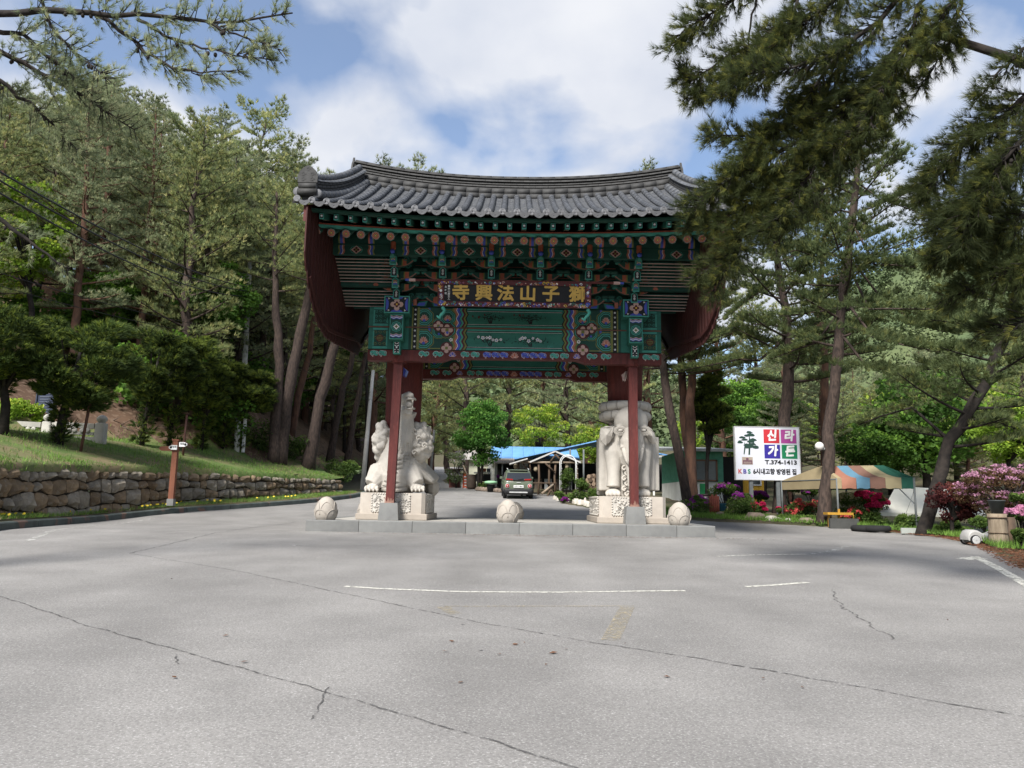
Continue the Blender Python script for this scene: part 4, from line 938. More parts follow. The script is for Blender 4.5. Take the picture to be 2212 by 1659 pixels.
EAVE = pm('pale_eave_tile', (.150, .150, .155), (.095, .095, .10), 9, .7, .3, 40, rnd=.14)
e0 = d0 = None
for side in (1, -1):
    for c in range(NT + 1):
        x = GX0 - RHALF + TP * c; p = np.array([x, roofy(x, 0, 1), roofz(x, 0)])
        pos = p + np.array([0, -.012, .045]); 
        if side < 0: pos[1] = 2 * YC - pos[1]
        if e0 is None:
            m = MB(); m.lathe([(.0, -.012), (.06, -.014), (.078, -.022), (.088, -.014), (.090, .03)], (0, 0, 0), 18, 0, True, 'y'); e0 = m.build('eave_end_tile', EAVE, gate, pivot=(0, 0, 0)); r = e0
        elif 0 <= c <= NT: r = inst(e0, gate)
        r.location = [float(q) for q in pos - wloc(gate)]; r.rotation_euler = (math.radians(-6) if side > 0 else math.radians(6), 0, 0 if side > 0 else math.pi)
        if c < NT:
            x = x + TP / 2; p = np.array([x, roofy(x, 0, 1), roofz(x, 0)]); pos = p + np.array([0, -.02, .018])
            if side < 0: pos[1] = 2 * YC - pos[1]
            if d0 is None:
                m = MB(); n = 9; top = [(-TP * .46 + TP * .92 * k / (n - 1), .046 * (abs(2 * k / (n - 1) - 1) ** 2) - .0) for k in range(n)]; bot = [(a * .97, b - .034 - .085 * (1 - (2 * abs(a) / (TP * .92)) ** 2) ** .8 if abs(a) < TP * .455 else b - .034) for a, b in top]
                m.prism(top + bot[::-1], (0, -.02, 0), U, Vv, (0, .035, .0)); m.lathe([(0, -.006), (.012, -.002), (.014, .004)], (0, -.024, -.05), 8, 0, True, 'y')
                d0 = m.build('drip_tile', EAVE, gate, pivot=(0, 0, 0)); r = d0
            else: r = inst(d0, gate)
            r.location = [float(q) for q in pos - wloc(gate)]; r.rotation_euler = (math.radians(14) if side > 0 else -math.radians(14), 0, 0 if side > 0 else math.pi)
# ---------------- main ridge
def ridgez(x): return 10.22 + rlift(x)
RX = 5.15; rxs = np.linspace(GX0 - RX, GX0 + RX, 27)
core = MB(); V = []
for x in rxs: z = ridgez(x); V += [(x, YC - .20, z - .25), (x, YC - .17, z + .74), (x, YC + .17, z + .74), (x, YC + .20, z - .25)]
core.add(V, [(4 * i + k, 4 * i + 4 + k, 4 * i + 4 + (k + 1) % 4, 4 * i + (k + 1) % 4) for i in range(26) for k in range(4)]); core.add(V[:4], [(0, 1, 2, 3)]); core.add(V[-4:], [(3, 2, 1, 0)])
core.build('ridge_core', MORTAR, gate)
for i in range(26):
    xa, xb = rxs[i] + .004, rxs[i + 1] - .004; za, zb = ridgez(xa), ridgez(xb)
    for s in (-1, 1):
        for k, (dy, dz, r_) in enumerate(((.33, .02, .115), (.27, .21, .105))):
            m = MB(); m.tube([(xa, YC + s * dy, za + dz), (xb, YC + s * dy, zb + dz)], r_, 10); m.build('ridge_bar_tile', TILE_D, gate)
    for k in range(4):
        o_ = .5 * (k % 2) * (xb - xa); w = .205 + .03 * (k == 3); z0 = .315 + .085 * k; m = MB()
        xa2, xb2 = xa + o_, min(xb + o_, rxs[-1]); 
        A = [(xa2, YC - w - .02, ridgez(xa2) + z0), (xa2, YC + w + .02, ridgez(xa2) + z0), (xa2, YC + w, ridgez(xa2) + z0 + .055), (xa2, YC - w, ridgez(xa2) + z0 + .055)]; B = [(xb2, y, z - ridgez(xa2) + ridgez(xb2)) for _, y, z in A]
        m.add(A + B, [(3, 2, 1, 0), (4, 5, 6, 7), (0, 1, 5, 4), (1, 2, 6, 5), (2, 3, 7, 6), (3, 0, 4, 7)]); m.build('ridge_tile', TILE_D, gate)
    m = MB(); m.span((xa, YC - .26, za + .665), (xb, YC + .26, za + .70)); m.v = [(x, y, z + (ridgez(x) - za)) for x, y, z in m.v]; m.build('ridge_slab', TILE_D, gate)
    m = MB(); m.tube([(xa, YC, za + .745), (xb, YC, zb + .745)], .105, 10); m.build('ridge_cap', TILE_D, gate)
for s in (-1, 1):
    x = GX0 + s * (RX + .03); z = ridgez(x); m = MB()
    m.prism([(-.27, -.1), (.27, -.1), (.27, .42), (.20, .62), (.1, .74), (0, .92), (-.1, .74), (-.20, .62), (-.27, .42)], (x, YC, z), EY, EZX, (s * .06, 0, 0)); m.build('ridge_end_tile', TILE_D, gate)
# ---------------- descending ridges at the four verges
for s in (-1, 1):
    for side in (1, -1):
        def dp(t, off=0, dz=0):
            x = GX0 + s * (4.93 + .27 * (1 - t)) + s * off; tt = .055 + .93 * t; z = roofz(x, tt) + .14 * (1 - t) ** 2 + dz
            return np.array([x, roofy(x, tt, side), z])
        NSG = 14; core = MB(); V = []
        for i in range(NSG + 1):
            t = i / NSG; V += [dp(t, -.15, -.1), dp(t, -.15, .46), dp(t, .15, .46), dp(t, .15, -.1)]
        core.add(V, [(4 * i + k, 4 * i + 4 + k, 4 * i + 4 + (k + 1) % 4, 4 * i + (k + 1) % 4) for i in range(NSG) for k in range(4)] + [(0, 1, 2, 3), (4 * NSG + 3, 4 * NSG + 2, 4 * NSG + 1, 4 * NSG)]); core.build('verge_core', MORTAR, gate)
        for i in range(NSG):
            t0, t1 = i / NSG + .003, (i + 1) / NSG - .003
            for sd in (-1, 1):
                m = MB(); m.tube([dp(t0, sd * .24, .06), dp(t1, sd * .24, .06)], .115, 10); m.build('verge_bar_tile', TILE, gate)
            for k in range(3):
                o_ = .5 / NSG * (k % 2); m = MB(); z0 = .17 + .085 * k; w = .185
                A = [dp(min(t0 + o_, 1), -w, z0), dp(min(t0 + o_, 1), w, z0), dp(min(t0 + o_, 1), w, z0 + .058), dp(min(t0 + o_, 1), -w, z0 + .058)]; B = [dp(min(t1 + o_, 1), -w, z0), dp(min(t1 + o_, 1), w, z0), dp(min(t1 + o_, 1), w, z0 + .058), dp(min(t1 + o_, 1), -w, z0 + .058)]
                m.add(A + B, [(3, 2, 1, 0), (4, 5, 6, 7), (0, 1, 5, 4), (1, 2, 6, 5), (2, 3, 7, 6), (3, 0, 4, 7)]); m.build('verge_tile', TILE_D, gate)
            m = MB(); A = [dp(t0, q, zz) for q, zz in ((-.23, .42), (.23, .42), (.20, .46), (-.20, .46))]; B = [dp(t1, q, zz) for q, zz in ((-.23, .42), (.23, .42), (.20, .46), (-.20, .46))]
            m.add(A + B, [(3, 2, 1, 0), (4, 5, 6, 7), (0, 1, 5, 4), (1, 2, 6, 5), (2, 3, 7, 6), (3, 0, 4, 7)]); m.build('verge_slab', TILE, gate)
            m = MB(); m.tube([dp(t0, 0, .50), dp(t1, 0, .50)], .10, 10); m.build('verge_cap', TILE, gate)
        e = dp(0); ds_ = -.05 if side > 0 else .05
        m = MB(); m.prism([(-.24, .30), (.24, .30), (.25, .46), (.20, .60), (.10, .70), (0, .75), (-.10, .70), (-.20, .60), (-.25, .46)], e + np.array([0, ds_, 0]), EX, EZX, (0, ds_ * 1.4, 0))
        for k in range(5): swirl(m, e + np.array([0, ds_ * 2.5 - (.004 if side > 0 else -.004), 0]), EX, EZX, (-.11 + .22 * (k % 2) if k < 4 else 0,   .38 + .13 * (k // 2)), .06, 0, .0, 1, .03)
        m.build('verge_end_tile', TILE_D, gate)
        m = MB(); m.tube([e + np.array([-.22, ds_ * 1.2, .22]), e + np.array([.22, ds_ * 1.2, .22])], .085, 10); m.tube([e + np.array([-.24, ds_ * 1.2, .07]), e + np.array([.24, ds_ * 1.2, .07])], .09, 10); m.build('verge_foot_tile', TILE_D, gate)
        for off in (-.24, .24):
            q = dp(0, off, .06) + np.array([0, ds_, 0]); m = MB(); m.lathe([(.0, -.03), (.1, -.03), (.12, -.01), (.12, .03)], q, 14, 0, True, 'y'); m.build('verge_round_tile', EAVE, gate)
        # side tiles along the verge edge
        for i in range(12):
            t = (i + .5) / 12; x = GX0 + s * (RHALF + .0); y = roofy(x, t, side); z = roofz(x, t)
            m = MB(); m.box((x + s * .02, y, z - .03), (.20, .42, .05), rx=math.atan(.5) * (1 if side > 0 else -1)); m.build('verge_side_tile', TILE_D, gate)
# ---------------- gable wind boards of upright planks, scalloped lower edge
hem = [(652, 466), (660, 545), (668, 610), (678, 660), (690, 702), (706, 728), (726, 741), (748, 745), (770, 737)]
hz = []
def flr(y): return .27 * ((y - YC) / 5.2) ** 2
for px, py in hem[:-1]:
    Y = 20.0
    for _ in range(30): p = onx(px, py, -(4.78 + flr(Y))); Y = .5 * Y + .5 * min(p[1], YC)
    hz.append((Y, p[2]))
hz[-1] = (YC - .25, hz[-1][1]); hz += [(YC + .35, hz[-1][1] + .06), (24.2, 5.80), (25.4, 6.40), (26.6, 7.0), (28.5, 8.0)]
hy = np.array([q[0] for q in hz]); hzz = np.array([q[1] for q in hz])
def hemz(y): return float(np.interp(y, hy, hzz))
for s in (-1, 1):
    xb = GX0 + s * 4.86; ysb = np.linspace(17.95, 2 * YC - 17.95, 45)
    for i in range(44):
        a, b = ysb[i] + .004, ysb[i + 1] - .004; mid = (a + b) / 2; ta = (min(mid, 2 * YC - mid) - EY0) / (RY0 - EY0)
        top = roofz(xb, max(ta, 0)) - .10; flare = flr(mid)
        lo = [hemz(a), hemz(mid) - .035, hemz(b)]
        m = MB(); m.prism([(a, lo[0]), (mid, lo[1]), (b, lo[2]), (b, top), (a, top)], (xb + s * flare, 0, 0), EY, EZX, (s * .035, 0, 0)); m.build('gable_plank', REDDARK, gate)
    for sd in (1, -1):
        m = MB(); yy = np.linspace(18.3, YC, 10)
        P = [(xb - s * (.035 - flr(y)), y if sd > 0 else 2 * YC - y, max(hemz(y) + .12 + .28 * ((y - 18.3) / (YC - 18.3)), hemz(y if sd > 0 else 2 * YC - y) + .12)) for y in yy]
        for i in range(9): m.bar(P[i], P[i + 1], .06, .10)
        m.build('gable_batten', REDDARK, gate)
        # thick curved barge board under the verge tiles
        m = MB(); yy = np.linspace(18.0, YC, 12); V = []
        for y in yy:
            t = (y - EY0) / (RY0 - EY0); zt = roofz(xb, max(t, 0)) - .03; x0 = xb + s * (.04 + flr(y)); Y_ = y if sd > 0 else 2 * YC - y
            V += [(x0, Y_, zt - .42), (x0 + s * .06, Y_, zt - .42), (x0 + s * .06, Y_, zt), (x0, Y_, zt)]
        m.add(V, [(4 * i + k, 4 * i + 4 + k, 4 * i + 4 + (k + 1) % 4, 4 * i + (k + 1) % 4) for i in range(11) for k in range(4)] + [(0, 1, 2, 3)]); m.build('barge_board', RED, gate)

# ---------------- name board
sgn = thing('name_board', 'black name board with gold Chinese characters hanging under the gate eaves', 'sign', (.03, 20.05, 6.0))
x0, x1 = at(945, 640, 20.0)[0], at(1277, 640, 20.0)[0]; z0, z1 = at(1110, 664, 20.12)[2], at(1110, 609, 19.96)[2]
tu = EX; tv = nrm(np.array([0, -.22, 1.0])); oo = np.array([x0, 20.12, z0]); Wd = x1 - x0; Hd = (z1 - z0) / tv[2]; nn = np.cross(tu, tv)
m = MB(); m.prism([(.16, .13), (Wd - .16, .13), (Wd - .16, Hd - .08), (.16, Hd - .08)], oo + nn * .01, tu, tv, -nn * .05); m.build('board', BLACK, sgn)
m = MB()
for r in ((0, 0, Wd, .14), (0, Hd - .09, Wd, Hd), (0, .14, .17, Hd - .09), (Wd - .17, .14, Wd, Hd - .09)):
    m.prism([(r[0], r[1]), (r[2], r[1]), (r[2], r[3]), (r[0], r[3])], oo + nn * .05, tu, tv, -nn * .08, iMa)
fr = random.Random(9)
def frame_bits(a0, b0, a1, b1, n):
    for k in range(n):
        a, b = fr.uniform(a0, a1), fr.uniform(b0, b1); mi = fr.choice((iY, iW, iPP, iB, iT, iP, iB, iG, iO))
        if k % 3 == 0: swirl(m, oo, tu, tv, (a, b), fr.uniform(.025, .045), mi, .0525 + k * 2e-5, fr.choice((-1, 1)), .016)
        else: disc(m, oo, tu, tv, (a, b), fr.uniform(.008, .022), mi, .053 + k * 2e-5, 7)
frame_bits(.05, .03, Wd - .05, .11, 210); frame_bits(.03, .1, .13, Hd - .05, 30); frame_bits(Wd - .13, .1, Wd - .03, Hd - .05, 30); frame_bits(.05, Hd - .07, Wd - .05, Hd - .02, 90)
for a in (.09, Wd - .09): swirl(m, oo, tu, tv, (a, .09), .06, iB, .058, 1, .04); disc(m, oo, tu, tv, (a, .42), .035, iW, .058, 9)
m.build('frame', DAN, sgn)
m = MB(); m.bar(oo + tv * (Hd + .015) + tu * -.60 - nn * .0, oo + tv * (Hd + .015) + tu * (Wd + .60), .05, .05, 0)
for s, q in ((-1, -.60), (1, Wd + .60)):
    m.bar(oo + tv * (Hd + .015) + tu * q, oo + tv * (Hd + .015) + tu * (q + s * .17), .065, .065, 1); m.bar(oo + tv * (Hd + .015) + tu * (q + s * .17), oo + tv * (Hd + .015) + tu * (q + s * .27), .05, .05, 2)
m.build('hanging_rod', [RED, PALEPINK, BLUE], sgn)
for a in (.12, Wd - .10):
    m = MB(); P = [oo + tu * (a + .06 * math.sin(t * 5)) + tv * (-.02 - .30 * t) + nn * .03 for t in np.linspace(0, 1, 10)] ; P += [P[-1] + tu * -.05 + tv * .03, P[-1] + tu * -.08 + tv * .07]
    m.tube(P, [.045, .05, .05, .045, .04, .04, .04, .035, .035, .03, .025, .02], 8, 0); m.build('hook', [TEAL], sgn)
def letters(txt, size, mat, parent, name, o, u, v, n, x, y, bold=0.0, sx=1.0, rot=0.0, ext=.004, sh=0.0, thick=0.0):
    cu = bpy.data.curves.new(name, 'FONT'); cu.body = txt; cu.size = size; cu.extrude = ext; cu.offset = bold; cu.align_x = 'CENTER'; cu.align_y = 'CENTER'; cu.shear = sh; cu.resolution_u = 3
    ob = bpy.data.objects.new(name, cu); C.objects.link(ob); cu.materials.append(mat)
    cr, sr = math.cos(rot), math.sin(rot); u2 = u * cr + v * sr; v2 = v * cr - u * sr
    p = np.asarray(o) + u * x + v * y; M = Matrix(((u2[0] * sx, v2[0], n[0], p[0]), (u2[1] * sx, v2[1], n[1], p[1]), (u2[2] * sx, v2[2], n[2], p[2]), (0, 0, 0, 1)))
    bpy.context.view_layer.update()
    dg = bpy.context.evaluated_depsgraph_get(); me = bpy.data.meshes.new_from_object(ob.evaluated_get(dg)); bpy.data.objects.remove(ob)
    me.transform(M)
    if thick:
        nv_ = len(me.vertices); co = np.zeros(nv_ * 3, np.float32); me.vertices.foreach_get('co', co); co = co.reshape(-1, 3); fs_ = [tuple(p.vertices) for p in me.polygons]; VV, FF = [], []
        for k in range(7):
            a_ = k * math.pi / 3; off = (u * math.cos(a_) * .8 + v * math.sin(a_)) * (thick if k else 0) + n * .0006 * k; FF += [tuple(i + len(VV) for i in f) for f in fs_]; VV += [tuple(c + off) for c in co]
        me = bpy.data.meshes.new(name); me.from_pydata(VV, [], FF); me.materials.append(mat)
    me.transform(Matrix.Translation(-Vector(p)))
    return link_mesh(name, me, parent, p - (wloc(parent) if parent else 0))
for ch, px in zip('寺興法山子獅', (995, 1045, 1092, 1140, 1190, 1248)):
    a = (px - 945) / (1277 - 945) * Wd; letters(ch, .455, GOLD, sgn, 'gold_character', oo + nn * .014, tu, tv, nn, a, Hd * .53, .003, 1.04, fr.uniform(-.04, .04), thick=.014)
for k, ch in enumerate('霜林山房主人'): letters(ch, .066, WHITE, sgn, 'small_character', oo + nn * .014, tu, tv, nn, .30, Hd - .14 - .068 * k, .001)
for k, ch in enumerate('昌峰題'): letters(ch, .058, WHITE, sgn, 'small_character', oo + nn * .014, tu, tv, nn, .215, Hd - .16 - .085 * k, .001)
# ---------------- paper lotuses hanging by the posts
def paper_lotus(label, x, y, z, c1, c2):
    t = thing('paper_lotus', label, 'lantern', (x, y, z), 'paper lotuses beside the gate posts')
    for k in range(9):
        a = k * 2 * math.pi / 9 + .2 * (k % 3); m = MB(); r = .06 + .02 * (k % 3); d = np.array([math.cos(a), math.sin(a), 0]); q = np.array([x, y, z]); sd = np.array([-d[1], d[0], 0])
        P = [q + d * .02, q + d * (r + .05) + np.array([0, 0, -.12]), q + d * (r + .02) + np.array([0, 0, -.30])]
        m.add([P[0] - sd * .02, P[0] + sd * .02, P[1] + sd * .07, P[2], P[1] - sd * .07], [(0, 1, 2, 3, 4)]); m.build('petal', c1 if k % 2 else c2, t)
p = at(870, 797, 21.9); paper_lotus('blue paper lotus hanging beside the left red post', p[0], 21.9, p[2] + .05, flatm('blue_paper', (.10, .14, .55)), flatm('pale_blue_paper', (.30, .38, .70)))
p = at(1353, 806, 21.9); paper_lotus('faded pink paper lotus hanging beside the right red post', p[0], 21.9, p[2] + .05, flatm('pink_paper', (.55, .36, .32)), flatm('cream_paper', (.62, .54, .46)))
# ================================================================== STONE PEDESTALS, STATUES, BOLLARDS
def sculpt(name, mb, vox, mat, parent, smooth=3, fac=.5):
    """weld the overlapping rough solids of mb into one continuous carved skin"""
    me = bpy.data.meshes.new(name); me.from_pydata(mb.v, [], mb.f); me.update()
    ob = bpy.data.objects.new(name, me); C.objects.link(ob)
    r = ob.modifiers.new('r', 'REMESH'); r.mode = 'VOXEL'; r.voxel_size = vox
    s_ = ob.modifiers.new('s', 'SMOOTH'); s_.iterations = smooth; s_.factor = fac
    bpy.context.view_layer.update(); dg = bpy.context.evaluated_depsgraph_get()
    m2 = bpy.data.meshes.new_from_object(ob.evaluated_get(dg)); bpy.data.objects.remove(ob)
    m2.name = name; m2.materials.clear(); m2.materials.append(mat); m2.polygons.foreach_set('use_smooth', np.ones(len(m2.polygons), bool))
    piv = wloc(parent); m2.transform(Matrix.Translation(-Vector(piv))); return link_mesh(name, m2, parent)
RELIEF = pm('carved_relief', (.50, .47, .42), (.40, .37, .33), 3, .9, .3, 40)
def pedestal(label, xa, xb):
    t = thing('stone_pedestal', label, 'pedestal', ((xa + xb) / 2, 23.4, PT), 'stone pedestals under the gate')
    ya, yb = 21.93, 24.75
    m = MB(); m.bevbox(((xa + xb) / 2, (ya + yb) / 2 - .02, PT + .085), (xb - xa + .16, yb - ya + .2, .17), .015); m.build('base_slab', pm('brown_granite', (.40, .35, .29), (.30, .26, .22), 2, .85, .2, 70, c3=(.2, .18, .16), scale3=110, amt3=.4), t)
    m = MB(); z0, z1 = PT + .17, 1.05; c = .10
    P = [(xa + c, ya), (xb - c, ya), (xb, ya + c), (xb, yb - c), (xb - c, yb), (xa + c, yb), (xa, yb - c), (xa, ya + c)]
    m.prism(P, (0, 0, z0), EX, EY, (0, 0, z1 - z0)); m.build('block', GRANITE_PED, t)
    w = xb - xa; pr = random.Random(int(xa * 10) + 50)
    def panel(o, u, v, wd, hd):
        n = np.cross(u, v); m = MB(); o = np.asarray(o, float)
        m.prism([(0, 0), (wd, 0), (wd, hd), (0, hd)], o + n * .012, u, v, -n * .03)
        for k in range(26):
            a, b = pr.uniform(.05, wd - .05), pr.uniform(.05, hd - .05); r = pr.uniform(.025, .06)
            if k % 2: m.ball(o + u * a + v * b + n * .016, (r, r, r) if False else tuple(np.abs(u) * r + np.abs(v) * r * .8 + np.abs(n) * .03), 0, 7, 4)
            else:
                m.tube([o + u * (a + r * math.cos(q) * (1 - q * .1)) + v * (b + r * math.sin(q) * (1 - q * .1)) + n * .022 for q in np.linspace(0, 5, 7)], .014, 5)
        for q in range(int(wd / .07)):
            for b in (.0, hd): m.ball(o + u * (.035 + q * .07) + v * b + n * .012, .028, 0, 6, 4)
        for q in range(int(hd / .07)):
            for a in (0, wd): m.ball(o + u * a + v * (.035 + q * .07) + n * .012, .028, 0, 6, 4)
        m.build('relief_panel', RELIEF, t)
    panel((xa + w * .19, ya, z0 + .05), EX, EZX, w * .25, z1 - z0 - .08); panel((xa + w * .55, ya, z0 + .05), EX, EZX, w * .22, z1 - z0 - .08)
    if xa < 0: panel((xb, ya + .22, z0 + .05), EY, EZX, 2.2, z1 - z0 - .08)
    else: panel((xa, yb - .35, z0 + .05), -EY, EZX, 2.2, z1 - z0 - .08)
    return t
pedestal('carved granite pedestal under the dragon statue', -4.24, -2.40); pedestal('carved granite pedestal under the elephant statue', 2.52, 4.40)

# ---------------- dragon-headed turtle
D = lambda x, y, Y: at(685.8 + x * .24805, 768 + y * .24805, Y)
dr = thing('dragon_turtle_statue', 'pale granite dragon-headed turtle statue rearing up with a ball in its mouth', 'statue', (-3.3, 23.2, 1.05))
m = MB()
m.ball((-3.30, 23.35, 1.75), (.78, 1.15, .78), 0, 16, 10); m.ball((-3.30, 22.75, 1.55), (.62, .60, .62), 0, 14, 8)
NK = np.array([(1150, 672, 22.80, .55), (1000, 675, 22.78, .56), (880, 690, 22.70, .47), (760, 725, 22.60, .37), (650, 755, 22.54, .30), (560, 768, 22.43, .235), (490, 778, 22.32, .225)])[::-1]
def nk(y, dx=None, th=None, off=0):
    cx_, Yc, r = [float(np.interp(y, NK[:, 0], NK[:, k])) for k in (1, 2, 3)]
    if th is not None: return D(cx_ + r * math.sin(th) * 295, y, Yc - r * math.cos(th) + off)
    return D(cx_ + dx * 295, y, Yc - math.sqrt(max(r * r - dx * dx, .0004)) + off), r
m.tube([D(a[1], a[0], a[2]) for a in NK], list(NK[:, 3]), 20)
for s, fx in ((-1, 470), (1, 872)):                                     # thighs and fore feet
    m.tube([D(672 + s * 120, 1000, 22.7), D(672 + s * 150, 1070, 22.52), D(fx, 1130, 22.38)], [.34, .33, .22], 12)
    m.ball(D(fx, 1158, 22.30), (.22, .27, .12), 0, 12, 8)
    for k in range(4): m.ball(D(fx - 48 + k * 33, 1160, 22.08), (.052, .11, .095), 0, 8, 6)
    m.ball((-3.30 + s * .85, 24.2, 1.25), (.25, .35, .28), 0, 10, 6)
# head: skull, upper jaw raised, lower jaw
hc = D(775, 440, 22.45)
m.ball(D(740, 430, 22.78), (.24, .20, .27), 0, 14, 8)
m.tube([D(740, 400, 22.55), D(785, 375, 22.25), D(800, 368, 22.02)], [.20, .19, .15], 12); m.ball(D(797, 350, 21.98), (.15, .12, .085), 0, 10, 6)
for dx in (-22, 22): m.ball(D(797 + dx, 340, 21.95), (.065, .06, .055), 0, 8, 6)
m.ball(D(797, 328, 22.02), (.085, .08, .05), 0, 8, 6)
m.tube([D(730, 470, 22.55), D(780, 482, 22.2), D(795, 478, 22.02)], [.17, .16, .125], 12)
m.ball(D(725, 425, 22.62), (.16, .18, .20), 0, 10, 6); m.ball(D(770, 425, 22.52), (.17, .12, .15), 0, 10, 6)
for k in range(6): m.tube([D(706 + k * 4, 400 + k * 24, 22.55), D(690 + k * 4, 420 + k * 24, 22.72), D(680 + k * 6, 440 + k * 26, 22.85)], [.07, .055, .02], 7)       # mane locks
for k in range(9): a = -40 + k * 16; m.tube([D(785 + a * .85, 495, 22.2 + abs(a) * .003), D(780 + a * .72, 545, 22.26 + abs(a) * .003)], [.038, .018], 6)       # beard
for k in range(11): th = -1.3 + 2.6 * k / 10; m.tube([nk(y, th=th + .10 * math.sin(y * .03 + k), off=-.004) for y in (565, 640, 720, 790, 850)], [.02, .034, .036, .028, .012], 6)
body = sculpt('body', m, .023, GRANITE, dr, 2)
m = MB(); m.ball(D(796, 425, 22.06), .125, 0, 16, 10); m.build('mouth_ball', GRANITE, dr)
for dx in (-33, 33):
    m = MB(); m.tube([D(797 + dx, 385, 21.93), D(797 + dx, 420, 21.93)], [.028, .006], 7); m.build('fang', GRANITE, dr)
    m = MB(); m.tube([D(797 + dx * .95, 462, 21.94), D(797 + dx * .95, 438, 21.94)], [.022, .006], 7); m.build('fang', GRANITE, dr)
# lips
m = MB(); m.tube([D(725, 400, 22.35), D(755, 385, 22.1), D(775, 378, 21.93), D(797, 375, 21.88), D(820, 377, 21.93), D(845, 376, 22.05), D(852, 385, 22.2)], .035, 7); m.tube([D(722, 480, 22.35), D(760, 466, 22.05), D(797, 462, 21.93), D(830, 463, 22.0), D(845, 462, 22.2)], .030, 7); m.build('lip', GRANITE, dr)
# belly plates and scales
def chest(y):       # belly half width (crop px), front depth
    f = (y - 850) / 320; return 55 + 65 * f ** 2, 22.19 - .20 * f
for k in range(8):
    y = 852 + k * 40; w, Y = chest(y); w2, Y2 = chest(y + 40); cx = 690 - 12 * k / 7
    m = MB(); n = 8; A, B = [], []
    for i in range(n + 1):
        t = i / n * 2 - 1; sag = 12 * (1 - t * t); A.append(nk(y + sag, t * w / 295, off=-.012)[0]); B.append(nk(y + 44 + sag, t * w2 * 1.02 / 295, off=-.060)[0])
    m.add(A + B + [p + np.array([0, .05, 0]) for p in B], [(i, n + 1 + i, n + 2 + i, i + 1) for i in range(n)] + [(n + 1 + i, 2 * n + 2 + i, 2 * n + 3 + i, n + 2 + i) for i in range(n)], 0, True); m.build('belly_plate', GRANITE, dr)
m = MB()
for s in (-1, 1):
    for r in range(11):
        y = 850 + r * 28; w, Y = chest(y); ncol = 3 + r // 2
        for c in range(ncol):
            x = 690 - 12 * r / 10 + s * (w + 10 + c * 24 + (12 if r % 2 else 0)); lim = 185 + (y - 880) * .35
            if abs(x - 680) > lim: continue
            q_ = (x - float(np.interp(y, NK[:, 0], NK[:, 1]))) / 295; p, r_n = nk(y, q_); rr = .054
            if abs(q_) > r_n * .93: continue
            m.add([p + np.array([rr * math.cos(a), -.016 + .010 * abs(math.cos(a)), rr * math.sin(a) * 1.1]) for a in np.linspace(math.pi, 2 * math.pi, 7)] + [p + np.array([0, .05, .06])], [(7, i, i + 1) for i in range(6)])
tag(m.build('scales', GRANITE, dr), kind='stuff')
for s, fx in ((-1, 470), (1, 872)):
    for k in range(4):
        m = MB(); q = D(fx - 48 + k * 33, 1172, 21.99); m.tube([q + np.array([0, .04, .03]), q + np.array([0, -.02, .0]), q + np.array([0, -.03, -.05])], [.03, .028, .01], 7); m.build('claw', GRANITE, dr)
for s, (x0, y0), (x1, y1) in ((-1, (565, 925), (412, 1090)), (1, (822, 930), (1015, 1118))):          # shell rims flaring out
    m = MB(); A = D(x0, y0, 22.5); B = D(x1, y1, 23.0); u = nrm(B - A); L_ = np.linalg.norm(B - A); w = nrm(np.cross(u, [0, 1.0, 0])) * -s; 
    for k in range(9):
        t = k / 8
    n = 12; V = []
    for j, (dep, th) in enumerate(((0, .05), (.25, .14), (.9, .22), (1.7, .18), (2.0, .04))):
        for i in range(n):
            a = 2 * math.pi * i / n; V.append((A + B) / 2 + u * (L_ * .53 * math.cos(a) * (1 - .10 * abs(dep - 1))) + nrm(np.cross(np.array([0, 1.0, 0]), u)) * s * (th * (1.1 + .6 * math.sin(a)) * math.sin(a)) + np.array([0, dep - .1, .10 * dep]))
    m.add(V, [(j * n + i, j * n + (i + 1) % n, j * n + n + (i + 1) % n, j * n + n + i) for j in range(4) for i in range(n)] + [tuple(range(n)), tuple(range(4 * n, 5 * n))]); sculpt('shell_rim', m, .03, GRANITE, dr, 4)
# curling clouds that carry the column
m = MB(); cr = random.Random(21)
for s, xa, xb in ((-1, 515, 650), (1, 775, 975)):
    ce = D((xa + xb) / 2 + s * 12, 750, 22.88); rr_ = np.array([(xb - xa) * .0018, .42, .55])
    for k in range(64):
        d_ = nrm([cr.gauss(0, 1), -abs(cr.gauss(0, 1)) if k % 4 else cr.gauss(0, 1), cr.gauss(0, 1)]); m.ball(ce + d_ * rr_ * cr.uniform(.92, 1.03), cr.uniform(.06, .125), 0, 8, 6)
    m.ball(D((xa + xb) / 2 + s * 12, 770, 22.88), ((xb - xa) * .0018, .42, .60), 0, 14, 10); m.ball(D((xa + xb) / 2 + s * 12, 700, 22.90), ((xb - xa) * .0018, .40, .40), 0, 14, 10)
    for k in range(8): m.ball((-3.3 + s * cr.uniform(.42, .55), 23.0 + k * .2, cr.uniform(1.9, 2.85)), cr.uniform(.16, .24), 0, 8, 6)
m.ball((-3.28, 23.35, 2.45), (.62, .72, .35), 0, 12, 8)
sculpt('cloud_carving', m, .024, GRANITE, dr, 1)
for s, xa, xb in ((1, 830, 965),):
    for k in range(4):
        x = xa + (xb - xa) * ((k * .37) % 1); y = 660 + k * 62; m = MB(); c = D(x, y, 22.38); r = .09
        m.tube([c + np.array([r * (1 - q * .13) * math.cos(q * s), -.01 * q, r * (1 - q * .13) * math.sin(q)]) for q in np.linspace(0, 6.5, 14)], .026, 6); m.build('cloud_curl', GRANITE, dr)
